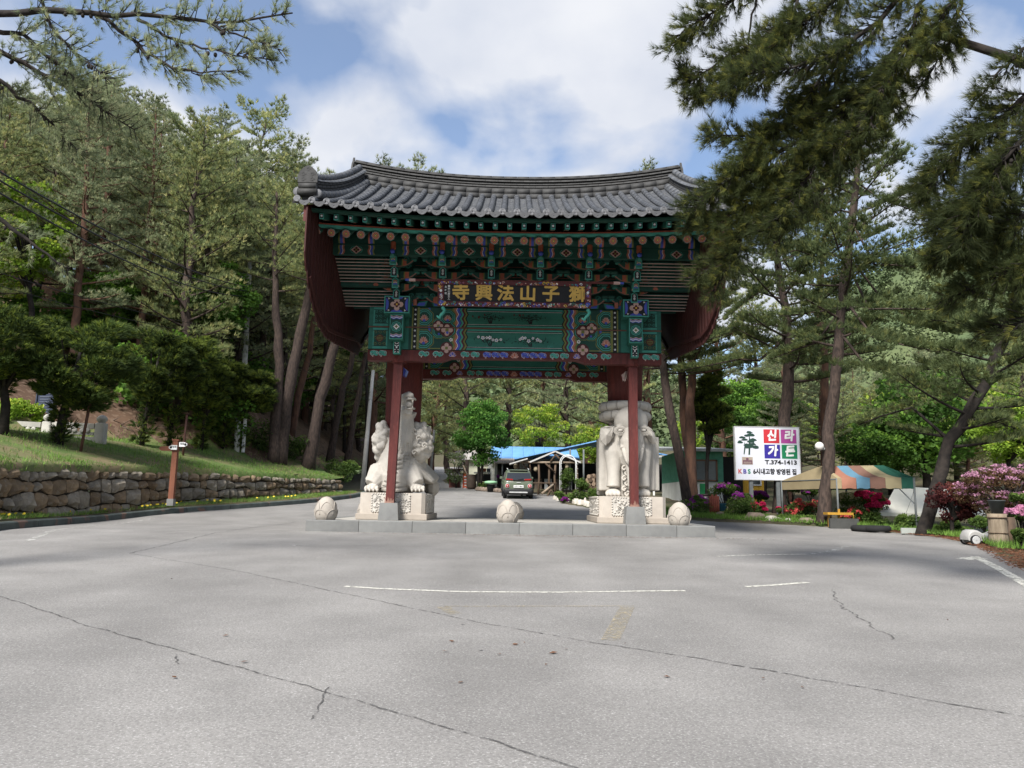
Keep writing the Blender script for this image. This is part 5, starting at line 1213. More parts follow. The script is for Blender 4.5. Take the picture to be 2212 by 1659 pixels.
# ---------------- elephant
E_ = lambda x, y, Y: at(1234.4 + x * .23148, 795.5 + y * .23148, Y)
el = thing('elephant_statue', 'pale granite elephant statue facing forward with a lotus ring on its back', 'statue', (3.44, 23.2, 1.05))
m = MB(); cx = 3.44
m.ball((cx, 23.35, 2.45), (.74, 1.15, .95), 0, 18, 12)
for fx in (390, 668):
    m.tube([E_(fx + (530 - fx) * .12, 640, 22.75), E_(fx, 800, 22.55), E_(fx + (530 - fx) * .02, 1000, 22.45), E_(fx, 1110, 22.42)], [.30, .25, .19, .20], 16)
    m.ball(E_(fx - 2, 1165, 22.40), (.235, .26, .13), 0, 14, 8)
    for k in range(4): m.ball(E_(fx - 55 + k * 36, 1172, 22.17), (.062, .06, .085), 0, 8, 6)
    m.tube([(cx + (fx - 530) * .0032, 24.1, 2.2), (cx + (fx - 530) * .0034, 24.2, 1.1)], [.34, .28], 12)
hY = 22.30
m.ball(E_(556, 500, 22.42), (.50, .36, .46), 0, 18, 12); m.ball(E_(470, 465, 22.36), (.20, .20, .20), 0, 12, 8); m.ball(E_(640, 465, 22.36), (.20, .20, .20), 0, 12, 8)
m.ball(E_(556, 610, 22.36), (.39, .30, .30), 0, 16, 10)
for x in (455, 668): m.ball(E_(x, 545, 22.24), (.13, .10, .06), 0, 10, 6)
m.tube([E_(560, 600, 22.26), E_(563, 700, 22.14), E_(565, 800, 22.10), E_(566, 900, 22.10), E_(567, 1000, 22.12), E_(568, 1110, 22.10)], [.37, .34, .25, .195, .155, .125], 16)
for x in (487, 652): m.tube([E_(x + (560 - x) * .2, 660, 22.24), E_(x, 755, 22.05)], [.14, .105], 10)
for s, x0, x1 in ((-1, 268, 348), (1, 700, 762)):                  # hanging saddle cloth
    for k in range(4):
        xx = x0 + (x1 - x0) * (k + .5) / 4; m.tube([E_(xx - s * 22, 590, 22.98), E_(xx - s * 4, 660, 22.9), E_(xx, 760, 22.86 - .03 * (k % 2)), E_(xx, 1140, 22.84)], [.08, .09, .085, .085], 8)
    m.span(E_(x0, 640, 22.85), E_(x1, 1148, 23.9))
body = sculpt('body', m, .024, GRANITE, el, 3)
for pts, Yb, s in (([(388, 546), (326, 538), (274, 556), (264, 620), (276, 680), (322, 722), (362, 684), (392, 640)], 22.22, -1), ([(708, 546), (744, 560), (774, 604), (794, 674), (784, 708), (752, 702), (724, 668), (702, 630)], 22.22, 1)):
    m = MB(); c = np.mean([E_(x, y, Yb) for x, y in pts], 0); F_ = [E_(x, y, Yb + .10 * (abs(x - 530) / 250)) for x, y in pts]; n = len(F_)
    ridges = []
    V = [c + np.array([0, -.07, 0])] + F_ + [p + np.array([0, .10, 0]) for p in F_]
    m.add(V, [(0, 1 + i, 1 + (i + 1) % n) if s > 0 else (0, 1 + (i + 1) % n, 1 + i) for i in range(n)] + [(1 + i, 1 + n + i, 1 + n + (i + 1) % n, 1 + (i + 1) % n) for i in range(n)])
    for i in range(2, n - 1): m.tube([F_[0] + np.array([0, -.03, 0]), (F_[0] + F_[i]) / 2 + np.array([0, -.055, 0]), F_[i] + np.array([0, -.01, 0])], [.02, .018, .008], 6)
    m.build('ear', GRANITE, el)
for pts in ([(490, 745), (500, 800), (515, 860), (536, 912)], [(652, 745), (650, 800), (640, 860), (622, 906)]):
    m = MB(); P = [E_(x, y, 22.03 - .03 * i) for i, (x, y) in enumerate(pts)]; m.tube(P, [.075, .068, .052, .018], 10); m.build('tusk', GRANITE, el)
for x in (458, 674):
    m = MB(); q = E_(x, 580, 21.99); m.ball(q, (.075, .055, .052), 0, 12, 8); m.build('eye', GRANITE, el)
    m = MB()
    for k, (r1, r2) in enumerate(((.11, .075), (.145, .105), (.18, .13))): m.tube([q + np.array([r1 * math.cos(a), .012 * k - .012, r2 * math.sin(a) - .004 * k]) for a in np.linspace(0, 2 * math.pi, 17)], .014, 5, cap=False)
    m.build('eyelid', GRANITE, el)
m = MB()
for k in range(9):
    y = 640 + k * 26; r = .30 - .011 * k; c = E_(562, y, 22.2); m.tube([c + np.array([r * math.sin(a), -.15 * math.cos(a) * (r / .2) * .6, .0]) for a in np.linspace(-1.1, 1.1, 9)], .010, 5)
m.build('trunk_wrinkle', GRANITE, el)
for k in range(6):                                                # carved curls between the legs
    m = MB(); c = E_(492 + 26 * (k % 2), 935 + 48 * k, 22.42); r = .095
    m.tube([c + np.array([r * (1 - q * .12) * math.cos(q), -.012 * q, r * (1 - q * .12) * math.sin(q)]) for q in np.linspace(0, 6.8, 15)], .030, 6); m.build('carved_curl', GRANITE, el)
m = MB(); m.span(E_(440, 900, 22.50), E_(640, 1195, 22.8)); m.build('carved_panel', GRANITE, el)
for row, (y0, y1, ro) in enumerate(((298, 384, .80), (388, 470, .79))):          # two rows of lotus cushions
    zt, zb_ = E_(505, y0, 22.45)[2], E_(505, y1, 22.45)[2]; NPET = 14
    for k in range(NPET):
        a = 2 * math.pi * (k + .5 * row) / NPET; m = MB(); n = 6; V = []
        for i in range(n + 1):
            th = a + (i / n - .5) * 2 * math.pi / NPET * .97; bl = 1 - .22 * abs(i / n * 2 - 1) ** 3
            for (rr, zz) in ((ro - .25, zb_), (ro - .06 - .05 * (1 - bl), zb_ + .01), (ro * (.96 + .04 * bl), zb_ + (zt - zb_) * .35), (ro * (.96 + .04 * bl), zb_ + (zt - zb_) * .7), (ro - .07, zt), (ro - .3, zt)):
                V.append((cx + rr * math.cos(th), 23.2 + rr * math.sin(th), zz))
        m.add(V, [(i * 6 + j, i * 6 + 6 + j, i * 6 + 7 + j, i * 6 + j + 1) for i in range(n) for j in range(5)] + [tuple(range(5, -1, -1)), tuple(range(n * 6, n * 6 + 6))], 0, True); m.s[-1] = m.s[-2] = False; m.build('lotus_cushion', GRANITE, el)
m = MB(); m.lathe([(.62, E_(505, 470, 22.45)[2]), (.62, E_(505, 300, 22.45)[2])], (cx, 23.2, 0), 24); m.build('cushion_core', GRANITE, el)
# ---------------- lotus bud bollards
def make_bollard():
    t = thing('lotus_bollard', 'x', 'bollard', (0, 0, 0), 'lotus bud bollards on the platform')
    prof = [(.0, .615), (.06, .605), (.13, .57), (.20, .50), (.255, .40), (.285, .28), (.285, .17), (.262, .07), (.215, .0)][::-1]
    m = MB(); m.lathe(prof, (0, 0, 0), 28); m.build('bud', GRANITE_BUD, t)
    pr = np.array(prof)
    def surf(th, z, off): r = np.interp(z, pr[:, 1], pr[:, 0]) + off; return np.array([r * math.cos(th), r * math.sin(th), z])
    for row, (z0, z1, n, off, wv) in enumerate(((.13, .47, 5, .006, .60), (.0, .27, 5, .016, .62))):
        for k in range(n):
            a0 = -math.pi / 2 + .28 + 2 * math.pi * (k + .5 * (row % 2)) / n; m = MB(); nu, nv = 9, 8; V = []; wf = lambda f: wv * math.sqrt(max(0, 1 - f ** 2.4))
            for j in range(nv):
                f = j / (nv - 1); z = z0 + (z1 - z0) * f
                for i in range(nu): V.append(surf(a0 + (i / (nu - 1) * 2 - 1) * wf(f), z, off))
            m.add(V, [(j * nu + i, j * nu + i + 1, j * nu + nu + i + 1, j * nu + nu + i) for j in range(nv - 1) for i in range(nu - 1)], 0, True)
            rim = [surf(a0 - wf(f), z0 + (z1 - z0) * f, off + .006) for f in np.linspace(0, .995, 12)] + [surf(a0 + wf(f), z0 + (z1 - z0) * f, off + .006) for f in np.linspace(.995, 0, 12)]
            m.tube(rim, .011, 5); m.build('petal', GRANITE_BUD, t)
    return t
bl = make_bollard(); bl_src = bl
for i, (px, py, Y, lab) in enumerate(((704, 1122, 20.95, 'granite lotus bud bollard at the left end of the platform front'), (1097, 1128, 20.95, 'granite lotus bud bollard at the middle of the platform front'), (1467, 1136, 20.95, 'granite lotus bud bollard at the right end of the platform front'),
                                     (790, 0, 25.5, 'granite lotus bud bollard behind the dragon pedestal'), (1113, 0, 25.5, 'granite lotus bud bollard peeping out behind the middle front one'), (1440, 0, 25.5, 'granite lotus bud bollard hidden behind the elephant pedestal'))):
    if i == 5: continue
    o = bl if i == 0 else copy_tree(bl_src); o['label'] = lab; x = at(px, 1110, Y)[0]; o.location = (x, Y, PT); o.rotation_euler = (0, 0, .35 * i); 
    if i >= 3: o.scale = (.9, .9, .9)
# ================================================================== TREES AND PLANTS
BARK = pm('pine_bark', (.074, .052, .042), (.028, .021, .018), 4.5, .95, 1.0, 8, stretch=(3, 3, 1), rnd=.15)
BARK_RED = pm('red_pine_bark', (.150, .078, .050), (.066, .038, .029), 2.4, .95, .9, 7, stretch=(2.5, 2.5, .8), rnd=.12)
BARK_DARK = pm('dark_bark', (.036, .029, .024), (.014, .012, .011), 5, .95, 1.0, 9)
def leafm(name, c1, c2, isl=.28, rnd=.12, trans=.5, scale=.7):
    k = 1.95 if 'needles' in name and 'near' not in name and 'yew' not in name else 1.0 if 'near' in name else 1.25 if 'blossom' not in name and 'azalea' not in name else 1.0
    return pm(name, [a * k for a in c1], [a * k for a in c2], scale, .65, island=isl, rnd=rnd, trans=trans, spec=.2, lo=.40, hi=.60)
NEEDLE = [leafm('pine_needles', (.165, .185, .080), (.105, .130, .058)), leafm('young_pine_needles', (.27, .26, .115), (.20, .21, .085))]
NEEDLE_B = [leafm('bluish_pine_needles', (.150, .172, .095), (.098, .120, .068)), leafm('grey_green_young_needles', (.245, .25, .145), (.19, .20, .11))]
NEAR = [leafm('near_pine_needles', (.088, .108, .036), (.052, .068, .026), .3), leafm('near_young_needles', (.23, .23, .055), (.16, .17, .045), .3)]
YEW = [leafm('yew_needles', (.058, .088, .024), (.034, .052, .017), .35), leafm('yew_young_needles', (.16, .20, .036), (.115, .15, .03), .3)]
MAPLE = [leafm('maple_leaves', (.075, .175, .030), (.045, .115, .022)), leafm('light_maple_leaves', (.13, .25, .045), (.10, .20, .035))]
LIME = [leafm('lime_leaves', (.21, .31, .035), (.14, .23, .03)), leafm('yellow_lime_leaves', (.36, .40, .06), (.25, .32, .045))]
WOODG = [leafm('forest_leaves', (.085, .17, .03), (.055, .115, .024)), leafm('forest_light_leaves', (.16, .28, .04), (.11, .21, .03))]
WINE = [leafm('wine_red_leaves', (.085, .022, .022), (.05, .016, .018)), leafm('wine_light_leaves', (.14, .045, .035), (.10, .03, .028))]

NEEDLE_R = [leafm('shaded_pine_foliage', (.120, .150, .060), (.072, .096, .040)), leafm('shaded_pine_shoots', (.22, .235, .085), (.16, .18, .065))]  # darker needle copy: shade on the right-hand pines put into the colour
def unit(n): v = rng.normal(size=(n, 3)); return v / np.linalg.norm(v, axis=1)[:, None]
def norm_(v): return v / np.maximum(np.linalg.norm(v, axis=1)[:, None], 1e-9)
def tufts(P, D, k, Ln, w, spread):
    n = len(P); P = np.repeat(P, k, 0); D = np.repeat(D, k, 0)
    d = norm_(D + spread * unit(n * k)); s = norm_(np.cross(d, unit(n * k))) * (w / 2); l = Ln * rng.uniform(.65, 1.15, (n * k, 1))
    b = P + d * l * .08; V = np.stack([b - s, b + s, P + d * l], 1).reshape(-1, 3); return V
def tri_mesh(name, Vs, mats):
    V = np.concatenate(Vs); mi = np.concatenate([np.full(len(v) // 3, i) for i, v in enumerate(Vs)]); F = np.arange(len(V)).reshape(-1, 3); return raw_mesh(name, V, F, mats, mi)
def leaves(P, size, up=.5, asp=.62):
    n = len(P); nn = norm_(unit(n) + np.array([0, 0, up])); a = norm_(np.cross(nn, unit(n))); b = np.cross(nn, a); s = size * rng.uniform(.6, 1.25, (n, 1))
    return np.stack([P - a * s * .5, P + b * s * .5 * asp, P + a * s * .5, P - b * s * .5 * asp], 1).reshape(-1, 3)
def quad_mesh(name, Vs, mats):
    V = np.concatenate(Vs); mi = np.concatenate([np.full(len(v) // 4, i) for i, v in enumerate(Vs)]); return raw_mesh(name, V, np.arange(len(V)).reshape(-1, 4), mats, mi)

def pine_geo(tr, rad, z0=.38, nb=34, reach=2.9, dens=30, seed=1, k=9, nl=.24, nw=.030, bark=BARK, mats=NEEDLE, young=.30, droop=.0, extra=(), topfac=.35, bn=5):
    """trunk polyline tr (local), radii -> (trunk mesh builder, crown mesh)"""
    global rng
    rng = np.random.default_rng(seed); r_ = random.Random(seed)
    tr = np.array(tr, float); m = MB(); 
    cum_ = np.concatenate([[0], np.cumsum(np.linalg.norm(np.diff(tr, axis=0), axis=1))]); T = cum_ / cum_[-1]
    tt = np.linspace(0, 1, max(12, len(tr) * 3)); P = np.stack([np.interp(tt, T, tr[:, i]) for i in range(3)], 1); R = np.interp(tt, T, rad)
    P[1:-1] += rng.normal(0, .03, (len(P) - 2, 3)) * [1, 1, 0]; R[0] *= 1.15; R[1:-1] *= rng.uniform(.93, 1.09, len(R) - 2)
    m.tube(P, R, 11); pos = []; dirs = []
    br = []
    for i in range(nb):
        f = (i + r_.random()) / nb; t = z0 + (1 - z0) * f ** .85; az = i * 2.4 + r_.uniform(-.5, .5)
        shp = (1 - f) ** .6 * (1 - topfac) + topfac; shp *= .72 + .28 * min(1, f / .25 + .2)
        br.append((t, az, reach * shp * r_.uniform(.65, 1.15), r_.uniform(-.10, .28) + .45 * f - droop, None))
    for e in extra: br.append(e)
    for t, az, Lb, ris, poly in br:
        p0 = np.array([np.interp(t, T, tr[:, i]) for i in range(3)]); r0 = max(.018, float(np.interp(t, T, rad)) * .33)
        if poly is None:
            o = np.array([math.cos(az), math.sin(az), 0]); ss = np.linspace(0, 1, bn); bend = r_.uniform(-.2, .2); sd = np.array([-o[1], o[0], 0])
            B = p0 + o * Lb * ss[:, None] + sd * (bend * Lb * ss[:, None] ** 2) + np.array([0, 0, 1.0]) * (ris * Lb * ss + .10 * Lb * (ss ** 2.2) - .03)[:, None]
        else: B = np.vstack([p0, np.array(poly)]); Lb = np.linalg.norm(np.diff(B, axis=0), axis=1).sum(); sd = None
        m.tube(B, [r0 * (1 - .8 * q) for q in np.linspace(0, 1, len(B))], 5, 0, False)
        n = int(dens * Lb ** 1.25) + 6; s = rng.uniform(.22, 1.02, n) ** .75; fi = np.clip(s, 0, 1) * (len(B) - 1); i0 = np.minimum(fi.astype(int), len(B) - 2); fr_ = (fi - i0)[:, None]
        base = B[i0] * (1 - fr_) + B[i0 + 1] * fr_; tg = norm_(B[i0 + 1] - B[i0]); lat = norm_(np.cross(tg, [0, 0, 1.0])); lt = rng.normal(0, 1, n) * .20 * Lb * np.sin(np.clip(s, 0, 1) * 2.2 + .35)
        up = np.abs(rng.normal(0, .05 * Lb ** .5, n)); q = base + lat * lt[:, None] + np.array([0, 0, 1.0]) * (up - .05 * np.abs(lt))[:, None] + tg * (-.25 * np.abs(lt))[:, None]
        pos.append(q); dirs.append(norm_(tg * .55 + lat * (np.sign(lt) * .45)[:, None] + np.array([0, 0, .75])))
        for j in range(0, n, max(5, n // 7)): m.tube([base[j] - tg[j] * abs(lt[j]) * .5, q[j]], [r0 * .28, .006], 3, 0, False)
    q = tr[-1] + rng.normal(0, .25, (int(dens * 1.2), 3)); pos.append(q); dirs.append(np.tile([0, 0, 1.0], (len(q), 1)))
    P = np.concatenate(pos); D = np.concatenate(dirs); y = rng.random(len(P)) < young
    return m, tri_mesh('crown', [tufts(P[~y], D[~y], k, nl, nw, .75), tufts(P[y], D[y], k, nl * .9, nw, .55)], mats)
def plant(name, label, cat, loc, mb, bark, crown_me, group=None, cname='crown', tname='trunk'):
    t = thing(name, label, cat, loc, group)
    if mb is not None: o = mb.build(tname, bark, None, pivot=(0, 0, 0)); o.parent = t
    c = link_mesh(cname, crown_me, t); return t
def px_pine(label, pts, Y, rad, base_drop=.25, group=None, top=None, dY=0, **kw):
    W_ = [at(x, y, Y + dY * i / (len(pts) - 1)) for i, (x, y) in enumerate(pts)]; base = W_[0].copy(); gz = terrain(base[0], base[1]); base[2] = gz
    loc = base.copy(); L_ = [np.array([0, 0, -base_drop])] + [w - loc for w in W_[1:]]
    if top is not None: L_.append(L_[-1] + np.array(top))
    if 'extra' in kw: kw['extra'] = [(t, None, None, None, [at(x, y, Y + dd) - loc for x, y, dd in poly]) for t, poly in kw['extra']]
    mb, cm = pine_geo(L_, rad, **kw); return plant('pine_tree', label, 'pine tree', loc, mb, kw.get('bark', BARK), cm, group)

# ---- left hillside: six pine builds, then many copies up the slope
variants = []
for v in range(6):
    H = (12.5, 15, 13.5, 17, 11, 14.5)[v]; r_ = random.Random(v + 40); x = y = 0; tr = [(0, 0, -.4)]
    for i in range(1, 8): x += r_.uniform(-.22, .22); y += r_.uniform(-.22, .22); tr.append((x, y, H * i / 7))
    mb, cm = pine_geo(tr, [.24, .22, .2, .18, .15, .11, .07, .03], z0=(.16, .2, .12, .24, .14, .16)[v], nb=56, reach=(2.9, 3.1, 3.4, 3.2, 2.8, 3.5)[v], dens=30, seed=100 + v, nw=.036, topfac=.30, mats=NEEDLE if v % 2 == 0 else NEEDLE_B, bark=BARK_RED if v in (1, 3, 4) else BARK, young=.34)
    me_t = mb.build('trunk', BARK_RED if v in (1, 3, 4) else BARK, None, pivot=(0, 0, 0)); bpy.data.objects.remove(me_t_ := me_t, do_unlink=False) if False else None
    variants.append((me_t.data, cm, H)); bpy.data.objects.remove(me_t)
def put_pine(v, x, y, s, rot, label, group, z=None):
    me_t, cm, H = variants[v]
    if x < -4 and y < 110 and z is None and 1106 + x * 1662 / y < 760:      # the wood steps down towards the gate
        pxx = 1106 + x * 1662 / y; lim = .85 + (1075 - np.interp(pxx, (-200, 60, 240, 400, 560, 640, 690, 740), (170, 150, 120, 185, 230, 245, 335, 400)) - 22 * ((v * 7 + int(y)) % 4)) * y / 1662; s = min(s, max(.42, (lim - terrain(x, y)) / H))
    t = thing('pine_tree', label, 'pine tree', (x, y, (terrain(x, y) if z is None else z) - .15), group); t.rotation_euler = (0, 0, rot); t.scale = (s, s, s * 1.02)
    link_mesh('trunk', me_t, t); link_mesh('crown', cm, t); return t
pr = random.Random(77); spots = []
tries = 0
while len(spots) < 128 and tries < 9000:
    tries += 1; yy = pr.uniform(30, 100); xx = pr.uniform(-46, -8)
    if not left_of_foot(xx, yy): continue
    d, p = seg_dist(np.array([[xx, yy]]), FOOT); d = d[0]; fl = np.interp(p[0], np.arange(len(FLAT)), FLAT)
    if d < fl + 1.2 or d > fl + 27: continue
    px = 1106 + xx * 1662 / yy
    if px < -150 or px > 900: continue
    if 560 < px < 850 and d < fl + 4.5 and yy < 60: continue          # keep the open litter slope in view
    if any((xx - a) ** 2 + (yy - b) ** 2 < 2.4 ** 2 for a, b in spots): continue
    spots.append((xx, yy))
for i, (xx, yy) in enumerate(spots):
    px = 1106 + xx * 1662 / yy; d = seg_dist(np.array([[xx, yy]]), FOOT)[0][0]
    where = 'above the broad yews' if px < 180 else 'above the second yew' if px < 330 else 'above the small yews' if px < 480 else 'above the end of the stone wall' if px < 620 else 'beside the gable board'
    how = 'low on the slope' if d < 9 else 'lower down the slope' if d < 13 else 'half way up the slope' if d < 17 else 'up the slope' if d < 22 else 'high on the slope'
    far = 'nearest' if yy < 42 else 'mid-distance' if yy < 60 else 'distant' if yy < 80 else 'farthest'
    bark = ('grey-barked', 'red-barked', 'low-branched', 'red-stemmed tall', 'short red-barked', 'broad-crowned')[i % 6]
    put_pine(i % 6, xx, yy, pr.uniform(.85, 1.25), pr.uniform(0, 6.28), '%s %s pine %s, %s' % (far, bark, how, where), 'pines on the left slope')
for lab, x, y, v, s in (('pine with its top showing over the left end of the roof ridge', -14.2, 48, 5, 1.55), ('spreading pine whose crown meets the left end of the gate roof', -17.0, 46, 2, 1.7), ('tall pine in the middle of the left skyline', -21.5, 44, 1, 1.6), ('broad pine left of the spreading pine on the skyline', -25, 42, 5, 1.6)):
    put_pine(v, x, y, s, 1.1 * v, lab, 'pines on the left slope')
# ---- leaning trunks in front of the litter slope
px_pine('twin-trunked pine, the straighter stem, behind the end of the stone wall', [(591, 982), (596, 901), (604, 802), (602, 719), (594, 643)], 39.5, [.30, .28, .25, .22, .18, .06], top=(-.3, 0, 6), z0=.62, nb=22, reach=3.0, seed=201, dens=34)
px_pine('twin-trunked pine, the stem leaning right, behind the end of the stone wall', [(604, 984), (615, 901), (630, 802), (649, 719), (665, 653), (675, 604)], 39.8, [.34, .32, .28, .26, .22, .18, .06], top=(.6, 0, 5.5), z0=.60, nb=24, reach=3.0, seed=202, dens=34)
px_pine('pine leaning right at the foot of the grassy bank nearest the wall end', [(665, 1014), (678, 934), (695, 852), (715, 769), (727, 735)], 41, [.36, .31, .28, .26, .23, .08], top=(.9, 0, 6.5), z0=.56, nb=24, reach=3.1, seed=203, dens=34)
px_pine('slim orange-barked pine behind the twin-trunked one', [(628, 930), (645, 852), (658, 802), (667, 765)], 45, [.22, .2, .19, .17, .05], top=(.6, 0, 7), z0=.55, nb=22, reach=2.6, seed=204, bark=BARK_RED, dens=30)
px_pine('dark leaning pine on the litter slope left of the utility pole', [(712, 972), (727, 901), (742, 835), (758, 795)], 48, [.24, .22, .2, .18, .05], top=(.8, 0, 8), z0=.5, nb=20, reach=2.6, seed=205, dens=28)
px_pine('dark leaning pine on the litter slope touching the utility pole', [(747, 977), (762, 917), (775, 850)], 50, [.22, .2, .18, .05], top=(.9, 0, 9), z0=.45, nb=20, reach=2.6, seed=206, dens=28)
px_pine('thin pine high on the litter slope behind the leaning trunks', [(676, 905), (687, 840), (697, 800)], 52, [.2, .18, .16, .05], top=(.7, 0, 9), z0=.45, nb=18, reach=2.6, seed=207, dens=26)
px_pine('straight dark pine behind the left leaning trunks', [(560, 900), (563, 830), (566, 760)], 46, [.26, .24, .2, .06], top=(.2, 0, 10), z0=.45, nb=22, reach=2.8, seed=208, dens=28)
# ---- pines behind and above the gate
for lab, px, Y, v, s in (('pine behind the restaurant with its crown filling the gate opening', 1010, 66, 2, 1.25), ('pine behind the blue roof seen through the gate at right', 1230, 68, 5, 1.25), ('tall pine peeping above the left part of the roof ridge', 800, 62, 3, 1.53), ('second tall pine peeping above the roof ridge', 862, 70, 3, 1.67), ('pine with its tip above the right part of the roof', 1405, 62, 3, 1.53),
                         ('broad pine far behind the maple', 1100, 78, 0, 1.5), ('pine at the bend of the far road', 930, 84, 4, 1.5), ('pine behind the elephant statue', 1330, 58, 0, 1.3), ('pine beyond the timber shelter', 1170, 84, 1, 1.5), ('pine at the far left of the gate opening', 965, 96, 2, 1.6), ('pine far behind the blue roof', 1270, 88, 4, 1.7)):
    x = at(px, 1050, Y)[0]; put_pine(v, x, Y, s, Y * 1.3, lab, 'pines behind the gate')

# ---- right side: big garden pines
R_EXTRA1 = [(.60, [(1878, 668, -1), (1923, 667, -2), (2010, 668, -3), (2101, 671, -4)]), (.70, [(1890, 572, -1), (1924, 572, -1.5), (1977, 577, -2)]), (.50, [(1764, 740, .5), (1710, 758, 1), (1670, 775, 1)]), (.44, [(1870, 790, -1), (1916, 801, -2), (1990, 840, -3)]), (.66, [(1780, 560, 1), (1720, 540, 1.5), (1660, 560, 1.5)]), (.62, [(1900, 640, 0), (1980, 700, -2), (2050, 720, -3)]), (.52, [(1880, 720, -2), (1950, 745, -3), (2030, 760, -4)]), (.76, [(1790, 470, 0), (1740, 480, 0), (1690, 500, 0)]), (.80, [(1900, 430, 0), (1960, 450, -1), (2010, 470, -1)])]
px_pine('tall straight pine right of the billboard with the white lamp globe', [(1775, 1135), (1790, 1000), (1802, 830), (1822, 650), (1838, 500), (1850, 380), (1856, 300)], 27.9, [.245, .21, .195, .175, .15, .115, .08, .03], top=(.1, 0, 1.6), z0=.38, nb=44, reach=3.1, seed=301, mats=NEEDLE_R, young=.22, dens=52, k=11, nl=.24, nw=.026, extra=R_EXTRA1)
px_pine('sturdy pine rising behind the billboard', [(1682, 1118), (1692, 930), (1706, 800), (1700, 690), (1692, 640)], 32.8, [.275, .25, .225, .2, .17, .05], top=(-.6, 0, 5.5), z0=.36, nb=40, reach=3.3, seed=302, mats=NEEDLE_R, young=.22, dens=52, k=10, nl=.26,
        extra=[(.52, [(1640, 779, 0), (1597, 776, 0), (1526, 790, -.5), (1469, 801, -1)]), (.80, [(1715, 600, .5), (1740, 560, 1), (1745, 500, 1)]), (.72, [(1660, 620, 0), (1610, 650, 0), (1570, 690, 0)])])
px_pine('slim reddish pine just right of the sturdy billboard pine', [(1783, 1095), (1781, 932), (1781, 797), (1771, 690), (1776, 570), (1790, 450)], 37, [.2, .18, .17, .15, .12, .09, .04], top=(0, 0, 3), z0=.36, nb=38, reach=3.0, seed=303, mats=NEEDLE_R, young=.22, bark=BARK_RED, dens=46)
px_pine('dark pine leaning to the right beside the striped canopy', [(1990, 1166), (2012, 1085), (2050, 960), (2098, 882), (2140, 800), (2180, 690), (2200, 620)], 24.3, [.225, .195, .18, .17, .155, .135, .11, .04], dY=-1.5, top=(.4, -.5, 2.5), z0=.28, nb=40, reach=2.8, seed=304, mats=NEEDLE_R, young=.22, dens=54, k=12, nl=.22, nw=.022, bark=BARK_DARK,
        extra=[(.30, [(1970, 880, 0), (1900, 900, .5), (1850, 920, 1)]), (.36, [(2130, 900, -1), (2200, 930, -1)]), (.50, [(2060, 790, 0), (1990, 800, .5), (1930, 830, .5)]), (.60, [(2080, 700, 0), (2010, 690, 0)])])
px_pine('leftmost of three close pine trunks right of the elephant', [(1483, 1066), (1477, 1027), (1461, 957), (1447, 893), (1436, 830)], 33, [.22, .21, .2, .19, .17, .05], top=(-.4, 0, 5.5), z0=.55, nb=32, reach=2.9, seed=305, mats=NEEDLE_R, young=.22, dens=44)
px_pine('middle of three close pine trunks right of the elephant', [(1492, 1060), (1489, 1000), (1480, 930), (1474, 830)], 36, [.22, .21, .2, .18, .05], top=(-.1, 0, 6.5), z0=.5, nb=32, reach=2.9, seed=306, mats=NEEDLE_R, young=.22, bark=BARK_RED, dens=44)
px_pine('rightmost of three close pine trunks right of the elephant', [(1497, 1066), (1490, 981), (1490, 911), (1492, 830)], 35, [.27, .24, .23, .2, .05], top=(.3, 0, 6), z0=.52, nb=32, reach=2.9, seed=307, mats=NEEDLE_R, young=.22, bark=BARK_RED, dens=44)
for lab, px, Y, v, s in (('pine between the billboard and the elephant, far behind', 1560, 56, 1, 1.1), ('pine far behind the billboard', 1640, 62, 2, 1.1), ('low pine far behind the striped canopy', 1900, 52, 4, .62), ('small pine beyond the white tent', 2090, 46, 4, .55), ('pine at the right edge beyond the cherry', 2230, 44, 0, .8), ('pine far right in front of the hill', 2010, 66, 5, .7)):
    x = at(px, 1050, Y)[0]; put_pine(v, x, Y, s, Y * .7, lab, 'pines beyond the garden')

